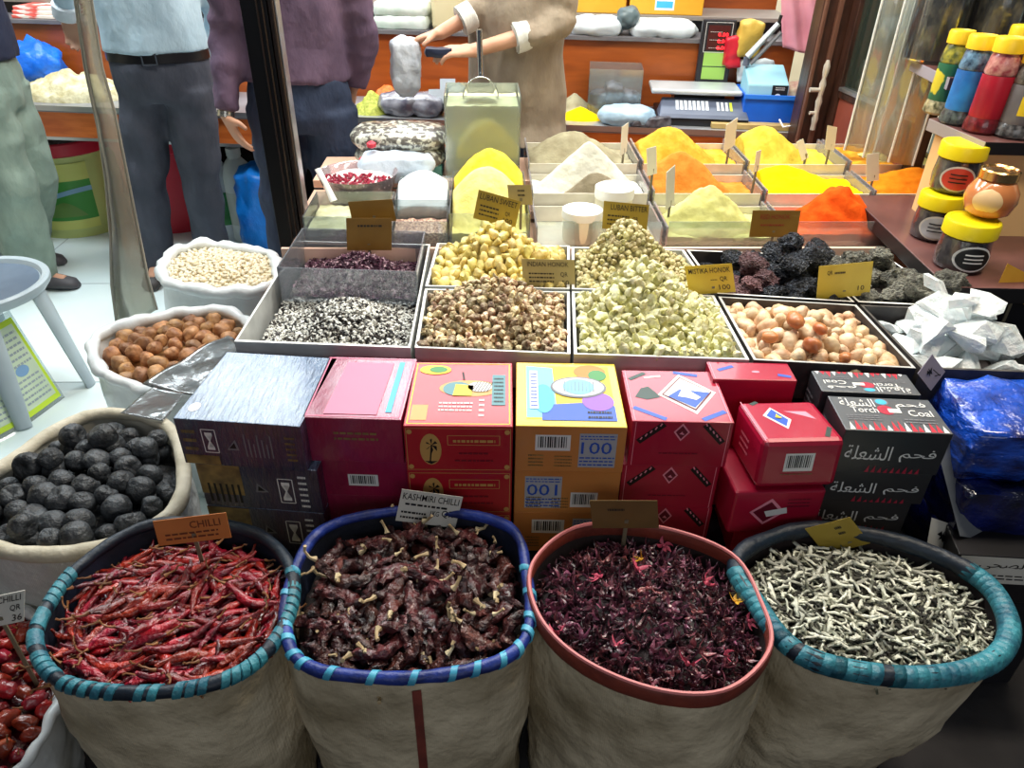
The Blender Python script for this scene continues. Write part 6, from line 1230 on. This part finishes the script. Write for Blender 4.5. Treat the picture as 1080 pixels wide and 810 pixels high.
# bottles
def bottle(c, r, h, cap, neck, body, base, label, accent=None, hour=False):
    c = V(c); t = thing('spice_bottle', label, 'bottle', c, 'yellow capped bottles'); q = MB()
    q.lathe([(r*.9, 0), (r*1.02, h*.03), (r*1.0, h*.1), (r*.88, h*.17)] + ([(r*.8, h*.24)] if hour else []), 28, c=c, cap=True); q.part('bottle_base', base, t)
    q = MB(); q.lathe([(r*.88, h*.171), (r*.9, h*.2), (r*.86, h*.6), (r*.84, h*.62)], 28, c=c, cap=False); q.part('sleeve', body, t)
    q = MB(); q.lathe([(r*.8, h*.62), (r*.86, h*.65), (r*.74, h*.8), (r*.66, h*.845)], 28, c=c, cap=False); q.part('neck', neck, t)
    q = MB(); q.lathe([(r*.66, h*.845), (r*.8, h*.85), (r*.8, h*.97), (r*.74, h), (r*.68, h*.99), (r*.1, h*.99)], 28, c=c); q.part('cap', cap, t)
    if accent:
        q = MB(); q.grid(lambda u, v: c+V(((r*.895)*cos(radians(225+70*u)), (r*.895)*sin(radians(225+70*u)), h*(.28+.22*v))), 8, 2); q.part('label', accent, t)
    return t
m_cap = M('cap_yellow', (240, 200, 40), (230, 184, 24), 6, .35); m_capw = M('cap_white', (236, 236, 226), rough=.4)
def speck(n, a, b): return M(n, a, b, 60, .3, coat=.6, bump=.3)
hB = D(1022, 36, G(1004, 136, zs).y+.03).z-zs
B_ = [(988, 122, .046, .98, speck('neck_olive', (176, 170, 60), (80, 90, 50)), M('sleeve_green', (34, 96, 66), (206, 190, 50), 9, .4, lo=.48, hi=.5), speck('base_mix', (190, 180, 140), (70, 70, 40)), 'bottle with a green and yellow sleeve, leftmost on the shelf', None),
      (1008, 133, .05, 1.0, speck('neck_navy', (30, 50, 76), (110, 150, 180)), M('sleeve_blue', (40, 130, 204), (30, 90, 160), 14, .4), speck('base_navy', (30, 34, 40), (90, 100, 96)), 'bottle with a blue sleeve, second from the left on the shelf', None),
      (1034, 142, .051, 1.03, speck('neck_rose', (150, 60, 70), (206, 150, 140)), M('sleeve_red', (166, 24, 44), (130, 14, 34), 9, .35), speck('base_red', (110, 16, 26), (60, 10, 16)), 'bottle with a dark red sleeve, third from the left on the shelf', None),
      (1068, 147, .054, .93, speck('neck_black', (36, 34, 36), (120, 116, 110)), M('sleeve_grey', (110, 106, 108), (84, 80, 84), 9, .4), speck('base_black', (30, 28, 30), (110, 108, 108)), 'bottle with a grey sleeve and yellow mark at the right edge of the shelf', m_yel)]
for px, py, r, k, nk, bd, ba_, lb, ac in B_:
    p = G(px+7, py, zs-.002); bottle((p.x, p.y+.035, zs-.0018), r, hB*k*.98, m_cap, nk, bd, ba_, lb, ac)
p = G(1040, 118, zs); bottle((p.x+.05, p.y+.03, zs-.0018), .048, hB*1.0, m_cap, speck('neck_brown', (120, 80, 50), (60, 40, 30)), M('sleeve_brown', (130, 84, 50), (90, 56, 36), 9, .4), speck('base_brown', (80, 50, 30), (40, 26, 18)), 'bottle with a brown sleeve behind the dark red one')
# big clear jars of black goods on the upper board
m_blkg = M('black_goods', (26, 22, 22), (226, 212, 178), 22, .45, bump=1, bscale=30, lo=.46, hi=.66, stretch=(1, 1, .5), detail=6)
for k, (px, py, r) in enumerate(((985, 70, .085), (1046, 70, .1))):
    p = G(px, py, zu); c = V((p.x+.03, p.y+.1, zu)); t = thing('big_jar', ['big clear jar of black goods on the upper board, left one', 'big clear jar of black goods on the upper board, right one'][k], 'jar', c, 'big clear jars'); q = MB(); q.lathe([(r*.95, 0), (r, .01), (r, .3), (r*.9, .33), (r*.88, .33), (r*.96, .3), (r*.96, .012), (r*.9, .006)], 32, c=c, cap=False); q.part('jar_wall', CLEAR('jar_plastic', (244, 246, 246), .04, .1, .08), t); q = MB(); q.lathe([(r*.9, .008), (r*.93, .012), (r*.93, .24), (r*.6, .27), (.01, .275)], 30, c=c); q.one('jar_contents', m_blkg, ['black goods filling the left big jar', 'black goods filling the right big jar'][k], 'spice', kind='stuff')
    q = MB(); q.lathe([(r*.98, .331), (r*.98, .36), (r*.5, .368)], 30, c=c); q.part('lid', m_capw, t)
# ------------------------------------------------------------------ left: stool, leaflet holder, hanging strip
m_stool = M('stool_grey', (176, 190, 196), (160, 174, 182), 5, .35)
sr = G(46, 296, .44); R_ = .24; scx = V((sr.x-R_*.98, sr.y-.02, 0)); st = thing('plastic_stool', 'round grey plastic stool with splayed legs at the left edge', 'stool', scx)
q = MB(); q.lathe([(R_*.93, .40), (R_*1.0, .42), (R_*1.0, .438), (R_*.97, .445), (R_*.9, .44), (R_*.86, .425), (R_*.3, .415), (.005, .415)], 48, c=scx); q.part('seat', [m_stool], st)
q = MB(); q.lathe([(R_*.85, .4275), (R_*.3, .4175), (.005, .4175)], 40, c=scx, cap=False); q.part('seat_inlay', M('stool_inlay', (96, 112, 130), (80, 96, 114), 6, .4), st)
l1 = G(96, 406, 0); l2 = G(26, 452, 0)
for tgt in (l1, l2, scx*2-l1, scx*2-l2):
    tgt = V((tgt.x, tgt.y, 0)); d = (tgt-scx); d.z = 0; dd = d.normalized(); top = scx+dd*R_*.86+V((0, 0, .41)); q = MB(); q.tube([top, top.lerp(tgt, .5)+V((0, 0, .0)), tgt+V((0, 0, .001))], [(.04, .018), (.034, .016), (.026, .015)], 10, up=dd); q.part('leg', m_stool, st, ang=60)
m_leaf = M('leaflet_paper', (206, 222, 196), (192, 212, 184), 5, .6)
lf0, lf1 = G(30, 447, 0.0), G(68, 419, 0.0); H_ = .34
lh = thing('leaflet_holder', 'clear leaflet holder with a lime bordered sheet, standing before the stool', 'holder', lf0)
A, B = lf0, lf1; C_ = G(2, 470, 0); C_ = V((C_.x-.06, C_.y-.02, 0)); tl = V((-.12, .06, H_))
def panel(P, Q, name, mt, off=0, t=.003):
    q = MB(); n = (Q-P).cross(tl).normalized(); q.hexa([P+n*off, Q+n*off, Q+n*(off+t), P+n*(off+t), P+tl+n*off, Q+tl+n*off, Q+tl+n*(off+t), P+tl+n*(off+t)]); q.part(name, mt, lh, smooth=False)
panel(A, B, 'clear_panel', m_clear); panel(C_, A, 'clear_panel', m_clear)
for (P, Q, sd) in ((A, B, 4), (C_, A, 6)):
    n = (Q-P).cross(tl).normalized(); f = Face(P+(Q-P)*.06+tl*.04-n*.0015*(1 if n.y < 0 else -1) if False else P+(Q-P)*.06+tl*.04, (Q-P)*.88, tl*.9, .0045); f.rect(0, 0, 1, 1, 1); f.rect(.08, .06, .92, .94, 0, 1.2); f.scrib(.14, .5, .86, .9, 6, 2, sd, 1.5); f.scrib(.14, .1, .86, .4, 5, 2, sd+1, 1.5); f.ell(.5, .46, .18, .06, 3, 1.5); f.mb.part('leaflet', [m_leaf, m_lime, M('print_pale_grey', (150, 164, 172), rough=.6), M('print_pale_blue', (120, 160, 200), rough=.6)], lh, smooth=False)
# hanging translucent strip
Ys = 2.46; LE = [(74, -80), (80, 0), (90, 70), (104, 135), (112, 190), (117, 250), (118, 300), (124, 345)]; RE = [(88, -80), (97, 0), (108, 70), (122, 120), (134, 180), (146, 240), (156, 290), (166, 326)]
LP = [D(x, y, Ys) for x, y in LE]; RP = [D(x, y, Ys+.02) for x, y in RE]
def lerpl(L, v): v *= len(L)-1; i = min(int(v), len(L)-2); return L[i].lerp(L[i+1], v-i)
q = MB(); q.grid(lambda u, v: lerpl(LP, v).lerp(lerpl(RP, v), u)+V((0, -.03*sin(pi*u)+.006*nz((u*3, v*9, 0), 1, 2), 0)), 12, 40); o = q.one('plastic_strip', CLEAR('strip_film', (226, 226, 216), .36, .2, .25, (188, 184, 168), bump=.3, bscale=10), 'hanging translucent plastic strip in front of the customers', 'strip', ang=180); so = o.modifiers.new('solidify', 'SOLIDIFY'); so.thickness = .002
for E_ in (LP, RP):
    q = MB(); q.tube([p+V((0, -.004, 0)) for p in E_], .0045, 6); q.part('strip_edge', M('strip_edge', (150, 146, 132), rough=.3, coat=.5), o)
# ------------------------------------------------------------------ people
m_skin = M('skin', (206, 158, 130), (192, 142, 114), 8, .5, sss=.1); m_hair = M('hair_black', (24, 20, 18), (40, 34, 30), 40, .6, bump=.5)
def cloth(name, a, b, sc=10): return M(name, a, b, sc, .8, bump=.8, bscale=13, bdist=.02, stretch=(1, 1, .6))
def hand(mb, w, d, n, side, curl=.5, L=1.0, spread=.0):
    """palm and five fingers: d finger direction, n palm normal (fingers curl to it), side = thumb side vector"""
    d = V(d).normalized(); n = V(n); n = (n-d*n.dot(d)).normalized(); s = d.cross(n); s = s if s.dot(V(side)) > 0 else -s
    mb.tube([w-d*.02, w+d*.02*L, w+d*.05*L, w+d*.088*L], [(.026, .021), (.034*L, .019*L), (.041*L, .017*L), (.038*L, .013*L)], 12, up=n)
    for k, (o, ln) in enumerate(((.031, .074), (.010, .083), (-.011, .077), (-.031, .06))):
        p = w+d*(.082-.004*abs(k-1.2))*L+s*o*L; dd = (d+s*spread*(1.5-k)*.2).normalized(); pts = [p-dd*.015]; a = 0; pts.append(p)
        for j, fr in enumerate((.45, .32, .25)):
            a += curl*(.55+.2*j)*(1+.08*k); pts.append(pts[-1]+(dd*cos(a)+n*sin(a))*ln*fr*L)
        mb.tube(pts, [.0105*L, .0105*L, .0095*L, .0088*L, .0072*L], 8)
    tp = w+d*.022*L+s*.03*L; td = (d*.62+s*.62+n*.45).normalized()
    mb.tube([tp-td*.02, tp+td*.012, tp+td*.04*L, tp+td*.04*L+(d*.9+n*.4+s*.15).normalized()*.033*L], [.014, .0145*L, .0115*L, .0085*L], 8)
def person(label, base, f, H, torso, J, shirt, trousers, hemz, waistz, shoe, sleeve=1.0, thigh=.105, belt=None, cuff=None, hw=.19, hd=.13, hands=None, puff=1.0, leg_r=(1, 1, 1), flare=0):
    """J: joints sh_/el_/wr_ and hip_/kn_/an_ for l and r; f facing; hands: side -> (dir, normal, thumb side, curl)"""
    root = thing('person', label, 'person', base); f = V((f[0], f[1], 0)).normalized(); s = V((f.y, -f.x, 0)); bx = V((base[0], base[1], 0))
    def ringset(rows, grow=0):
        out = []
        for z, w, d, o in rows:
            c = torso(z)+f*o; out.append([V((c.x, c.y, z))+s*(w+grow)*cos(2*pi*i/28)+f*(d+grow)*sin(2*pi*i/28) for i in range(28)])
        return out
    TR = [(waistz-.16, hw*.95, hd*.98, 0), (waistz-.05, hw*1.0, hd*1.0, 0), (waistz+.1, hw*.97, hd*1.0, .01), (waistz+.25, hw*1.02, hd*1.02, .01), (waistz+.38, hw*1.05, hd*.95, 0), (waistz+.45, hw*.86, hd*.75, -.01), (waistz+.5, hw*.36, hd*.5, -.01)]
    b = MB(); b.loft(ringset([(z, w-.02, d-.02, o) for z, w, d, o in TR])); top = torso(waistz+.5); hc = V((top.x, top.y, H-.115))+f*.02
    b.tube([V((top.x, top.y, waistz+.46)), V((top.x, top.y, waistz+.56)), hc-V((0, 0, .05))], [.06, .055, .055], 12)
    hs = lump(3, 3, .03, 1); 
    for i, p in enumerate(hs.v):
        q = p.copy(); k = .076*(1 if q.z > -.2 else 1+.28*(q.z+.2)); fwd = q.y*(.098 if q.z > -.3 else .09); hs.v[i] = hc+s*(q.x*k)+f*fwd+V((0, 0, q.z*.118))
    b.add(hs.v, hs.f)
    b.tube([hc+f*.088+V((0, 0, .02)), hc+f*.104+V((0, 0, -.012)), hc+f*.112+V((0, 0, -.03)), hc+f*.092+V((0, 0, -.036))], [.009, .012, .016, .012], 8)
    b.tube([hc+f*.083+s*-.025+V((0, 0, -.066)), hc+f*.092+V((0, 0, -.066)), hc+f*.083+s*.025+V((0, 0, -.066))], [.006, .009, .006], 8)
    for sg in (-1, 1): b.tube([hc+s*sg*.074+V((0, 0, .025)), hc+s*sg*.086+V((0, 0, 0))-f*.012, hc+s*sg*.076+V((0, 0, -.03))], [(.008, .014), (.01, .02), (.007, .01)], 8)
    for q in 'lr':
        b.tube([J['sh_'+q], J['el_'+q], J['wr_'+q]], [.05, .038, .026], 10)
        b.tube([J['hip_'+q], J['kn_'+q], J['an_'+q]], [.075, .052, .036], 10)
        hh = (hands or {}).get(q)
        if hh: hand(b, J['wr_'+q], *hh)
        else: dd = (J['wr_'+q]-J['el_'+q]).normalized(); hand(b, J['wr_'+q], dd, -s if q == 'l' else s, f, .5)
        a = J['an_'+q]; b.tube([a, a+f*.06+V((0, 0, -.05)), a+f*.15+V((0, 0, -.06))], [.036, .035, .025], 10)
    ob = b.part('body', m_skin, root, ang=180); remesh(ob, .0065, 2)
    for sg in (-1, 1):
        e = MB(); c = hc+f*.083+s*sg*.031+V((0, 0, .008)); e.lathe([(.001, -.011), (.009, -.006), (.011, 0), (.009, .006), (.001, .011)], 10, c=c); e.part('eye', m_k, root)
    hr = lump(5, 3, .05, 2); q = MB(); vs = []
    for p in hr.v: vs.append(hc-f*.014+V((0, 0, .022))+s*p.x*.086+f*p.y*(.1 if p.y < 0 else .088)+V((0, 0, p.z*(.112 if p.z > 0 else .07))))
    fs = [t for t in hr.f if not all((vs[i]-hc).dot(f) > .03 and (vs[i]-hc).z < .06 for i in t)]; q.add(vs, fs); q.part('hair', m_hair, root)
    # shirt
    m = MB(); rows = [(z, w, d, o) for z, w, d, o in TR if z > hemz+.02]; z0 = rows[0][0]
    m.loft(ringset([(hemz, rows[0][1]*1.03+flare, rows[0][2]*1.05+flare, 0)]+[(z, w+flare*.8*max(0, 1-(z-hemz)/.35), d+flare*.8*max(0, 1-(z-hemz)/.35), o) for z, w, d, o in rows], .008))
    nrm = 9
    for q in 'lr':
        A, B_, C_ = J['sh_'+q], J['el_'+q], J['wr_'+q]; C2 = B_.lerp(C_, sleeve); pts = []; rad = []
        for i in range(nrm*2+1):
            t = i/nrm; p = A.lerp(B_, t) if t < 1 else B_.lerp(C2, t-1); pts.append(p); rad.append((.075-.018*min(1, t)-.012*max(0, t-1))*puff*(1+.07*sin(i*2.4+ord(q))))
        m.tube(pts, rad, 14)
    for i, p in enumerate(m.v): m.v[i] = p+V((nz((p.x, p.y, p.z*1.8), 11, 1), nz((p.x, p.y, p.z*1.8), 11, 2), nz(p, 11, 3)*.4))*.02
    so = m.part('shirt', shirt, root, ang=180); remesh(so, .012, 2)
    if cuff:
        for q in 'lr':
            A, B_ = J['el_'+q], J['el_'+q].lerp(J['wr_'+q], sleeve); d = (B_-A).normalized(); c = MB(); c.tube([B_-d*.035, B_-d*.03, B_+d*.022, B_+d*.026, B_+d*.02], [.05, .056, .056, .05, .03], 16); c.part('cuff', cuff, root)
    # trousers
    m = MB(); m.loft(ringset([(waistz, hw*.97, hd, 0), (waistz-.06, hw*1.0, hd*1.04, 0), (waistz-.14, hw*1.02, hd*1.06, -.005), (waistz-.2, hw*.96, hd*.95, -.005)], .0))
    for q in 'lr':
        A, B_, C_ = J['hip_'+q], J['kn_'+q], J['an_'+q]-V((0, 0, .05)); pts = []; rad = []
        for i in range(17):
            t = i/8; p = A.lerp(B_, t) if t < 1 else B_.lerp(C_, t-1); pts.append(p); rad.append((thigh*leg_r[0]*(1-t)+thigh*.78*leg_r[1]*t if t < 1 else thigh*.78*leg_r[1]*(2-t)+thigh*.74*leg_r[2]*(t-1))*(1+.03*sin(i*1.9+ord(q))))
        m.tube(pts, rad, 16)
    for i, p in enumerate(m.v): m.v[i] = p+V((nz(p, 9, 5), nz(p, 9, 6), 0))*.018
    to = m.part('trousers', trousers, root, ang=180); remesh(to, .012, 2)
    if belt:
        q = MB(); q.loft([[p for p in r] for r in ringset([(waistz-.035, hw*1.005, hd*1.03, 0), (waistz-.033, hw*1.03, hd*1.06, 0), (waistz+.003, hw*1.02, hd*1.05, 0), (waistz+.005, hw*.99, hd*1.0, 0)])]); be = q.part('belt', belt, root)
        q = MB(); c = torso(waistz); c = V((c.x, c.y, waistz-.015))+f*(hd*1.09); 
        for (a, z_, w_, h_) in ((0, .02, .06, .006), (0, -.02, .06, .006), (-.028, 0, .006, .046), (.028, 0, .006, .046)):
            o = c+s*a+V((0, 0, z_)); q.hexa([o+s*x*w_/2+f*y*.003+V((0, 0, z*h_/2)) for x, y, z in ((-1, -1, -1), (1, -1, -1), (1, 1, -1), (-1, 1, -1), (-1, -1, 1), (1, -1, 1), (1, 1, 1), (-1, 1, 1))])
        q.part('belt_buckle', m_chr, be, smooth=False)
    for q in 'lr':
        a = V((J['an_'+q].x, J['an_'+q].y, 0)); c = MB()
        c.loft([[a+f*x+s*w*cos(2*pi*i/16)+V((0, 0, max(.004, h*(.5+.5*sin(2*pi*i/16))))) for i in range(16)] for x, w, h in ((-.085, .02, .05), (-.075, .036, .09), (-.02, .042, .105), (.05, .045, .085), (.12, .05, .065), (.18, .042, .05), (.205, .02, .03))]); c.part('shoe', shoe, root, ang=60)
    return root
def vert(cx, cy): return lambda z: V((cx, cy, z))
gz = lambda v, z: V((v.x, v.y, z))
m_dark = M('shoe_dark', (44, 40, 40), (62, 56, 54), 10, .5)
# customer in the light blue shirt, facing the street
c = D(171, 75, 3.5); Yb = 3.5; 
J = dict(sh_r=V((c.x-.2, Yb, 1.42)), el_r=D(64, -45, 3.58), wr_r=D(70, 12, 3.66), sh_l=V((c.x+.2, Yb+.02, 1.42)), el_l=V((c.x+.24, Yb+.18, 1.17)), wr_l=V((c.x+.1, Yb+.2, .98)),
         hip_r=V((c.x-.085, Yb, .9)), kn_r=gz(D(151, 180, Yb-.02), .5), an_r=gz(D(166, 276, Yb), .1), hip_l=V((c.x+.095, Yb, .9)), kn_l=gz(D(211, 180, Yb-.02), .5), an_l=gz(D(224, 268, Yb+.02), .1))
wB = D(171, 58, Yb-.13).z
person('person in a light blue shirt, black belt and dark grey trousers', (c.x, Yb, 0), (.12, -1), 1.74, vert(c.x, Yb), J, cloth('shirt_light_blue', (190, 214, 226), (172, 198, 212)), cloth('trousers_dark_grey', (72, 76, 88), (58, 62, 74)), wB, wB+.0, m_dark, belt=M('belt_black', (20, 18, 20), rough=.35), hw=.205, hd=.14, thigh=.113, hands={'r': ((.02, .05, -1), (0, -1, 0), (1, 0, 0), .35), 'l': ((-.5, .2, -.8), (0, -1, 0), (0, 0, 1), .5)}, cuff=cloth('cuff_pale', (226, 234, 238), (210, 220, 226)), leg_r=(1, 1.02, 1.0))
# customer in the purple shirt seen from behind
Yc = 3.12; c = D(316, 100, Yc)
J = dict(sh_l=V((c.x-.2, Yc-.02, 1.43)), el_l=D(240, 30, Yc-.03), wr_l=D(238, 122, Yc-.1), sh_r=V((c.x+.22, Yc, 1.43)), el_r=D(384, 40, Yc+.06), wr_r=D(372, 92, Yc+.1),
         hip_l=V((c.x-.095, Yc, .9)), kn_l=V((c.x-.13, Yc, .5)), an_l=V((c.x-.14, Yc, .1)), hip_r=V((c.x+.1, Yc, .9)), kn_r=V((c.x+.11, Yc+.02, .5)), an_r=V((c.x+.1, Yc+.03, .1)))
wC = D(330, 84, Yc-.1).z
pc_ = person('person in a mauve shirt and navy jeans seen from behind the black post', (c.x, Yc, 0), (-.05, 1), 1.75, vert(c.x, Yc), J, cloth('shirt_mauve', (104, 82, 104), (84, 66, 88)), cloth('jeans_navy', (44, 58, 84), (34, 46, 70)), wC-.02, wC, m_dark, hw=.2, hd=.13, thigh=.118, hands={'l': (D(262, 166, Yc-.12)-D(238, 122, Yc-.1), (.7, .5, .1), (.6, -.3, .5), .3), 'r': ((-.2, .3, -1), (-1, 0, 0), (0, 1, 0), .6)}, sleeve=.93, puff=1.1)
wr = J['wr_l']; dd = (J['wr_l']-J['el_l']).normalized(); q = MB(); q.tube([wr-dd*.018, wr+dd*.004], [.033, .033], 18); q.part('wrist_watch', M('watch_steel', (190, 186, 176), None, rough=.25, metal=.9), pc_)
# customer at the left edge, pale green trousers
Ya = 3.42; c = D(2, 120, Ya)
J = dict(sh_l=V((c.x-.02, Ya+.2, 1.42)), el_l=V((c.x-.07, Ya+.24, 1.13)), wr_l=V((c.x-.09, Ya+.23, .9)), sh_r=V((c.x-.02, Ya-.2, 1.42)), el_r=V((c.x-.06, Ya-.24, 1.13)), wr_r=V((c.x-.02, Ya-.24, .9)),
         hip_r=V((c.x-.03, Ya-.09, .9)), kn_r=V((c.x-.0, Ya-.1, .5)), an_r=gz(G(40, 303, 0), .1), hip_l=V((c.x-.03, Ya+.09, .9)), kn_l=V((c.x-.02, Ya+.1, .5)), an_l=gz(G(28, 278, 0), .1))
person('person in pale green trousers and a navy top at the left edge of the photo', (c.x, Ya, 0), (1, -.05), 1.72, vert(c.x-.03, Ya), J, cloth('shirt_navy', (34, 42, 66), (26, 32, 54)), cloth('trousers_sage', (142, 160, 146), (122, 140, 128)), 1.02, 1.02, M('shoe_grey', (84, 80, 84), (62, 60, 64), 8, .6), hw=.19, hd=.13, thigh=.122, leg_r=(1, 1.1, 1.15))
# shopkeeper in the beige tunic handling a bag
Yk = 3.25; c = D(545, 90, Yk); wK = 1.0
J = dict(sh_l=V((c.x+.17, Yk-.08, 1.42)), el_l=D(586, 28, 3.1), wr_l=D(497, 54, 3.03), sh_r=V((c.x-.13, Yk+.12, 1.42)), el_r=D(512, 8, 3.2), wr_r=D(462, 36, 3.14),
         hip_l=V((c.x+.09, Yk-.03, .9)), kn_l=V((c.x+.1, Yk-.04, .5)), an_l=V((c.x+.1, Yk-.03, .1)), hip_r=V((c.x-.07, Yk+.05, .9)), kn_r=V((c.x-.1, Yk+.04, .5)), an_r=V((c.x-.12, Yk+.04, .1)))
hz0 = D(545, 143, Yk).z
person('person in a beige tunic with white cuffs behind the spice counter', (c.x, Yk, 0), (-.6, -.75), 1.74, vert(c.x, Yk), J, cloth('tunic_beige', (154, 140, 120), (132, 118, 100)), cloth('jeans_blue', (60, 80, 112), (48, 66, 96)), hz0, wK, m_dark, sleeve=.42, cuff=cloth('cuff_white', (222, 222, 214), (206, 206, 198)), hw=.195, hd=.15, thigh=.1, puff=1.1, flare=.035, hands={'l': ((-1, -.1, .02), (-.1, .3, -1), (0, .6, .8), .55), 'r': ((-1, -.2, -.25), (0, -.3, -1), (.1, -1, .2), .45)})
p = D(428, 70, 3.1); pack('plastic_bag', (p.x, p.y, p.z), (.105, .08, .19), M('bag_frosted', (206, 212, 220), (176, 184, 196), 8, .3, bump=.5, coat=.4), 'frosted plastic bag held in the hand of the beige tunic', 'bag', None, 90, puff=.8, amp=.014)
p = D(463, 55, 3.02); pack('dark_pouch', (p.x, p.y, p.z), (.1, .05, .03), M('pouch_navy', (24, 32, 56), rough=.4), 'dark navy pouch held in the nearer hand of the beige tunic', 'pouch', None, 91, puff=.4, amp=.004)
# ------------------------------------------------------------------ light
def area(name, loc, rot, size, power, col=(1, 1, 1)):
    l = bpy.data.lights.new(name, 'AREA'); l.shape = 'RECTANGLE'; l.size, l.size_y = size; l.energy = power; l.color = col
    o = bpy.data.objects.new(name, l); o.location = loc; o.rotation_euler = rot; COL.objects.link(o); return o
area('lamp_over_spices', (.5, 2.75, 2.9), (0, 0, 0), (2.4, .5), 66, (1, .97, .9))
area('lamp_over_left_aisle', (-1.9, 3.3, 2.9), (0, 0, 0), (1.6, .6), 52, (.88, .96, 1))
area('lamp_tube_back', (.1, 4.75, 2.9), (0, 0, 0), (4.8, 1.0), 125, (.86, .95, 1))
area('lamp_at_shop_front', (.1, 1.75, 2.85), (0, 0, 0), (2.2, .25), 9, (1, .98, .95))
area('lamp_over_jars', (1.35, 1.55, 2.5), (radians(-14), 0, 0), (.7, .2), 16, (1, .88, .7))
area('street_fill', (.2, -1.6, 2.0), (radians(66), 0, 0), (2.4, .8), 10, (.95, .97, 1))  # unseen fill added behind the camera to lift sack and carton fronts
W = bpy.data.worlds.new('world'); SC.world = W; W.use_nodes = True
W.node_tree.nodes['Background'].inputs[0].default_value = (.75, .85, 1, 1); W.node_tree.nodes['Background'].inputs[1].default_value = .06
SC.view_settings.view_transform = 'Standard'; SC.view_settings.look = 'None'; SC.view_settings.gamma = 1; SC.view_settings.use_curve_mapping = False
SC.view_settings.exposure = .45
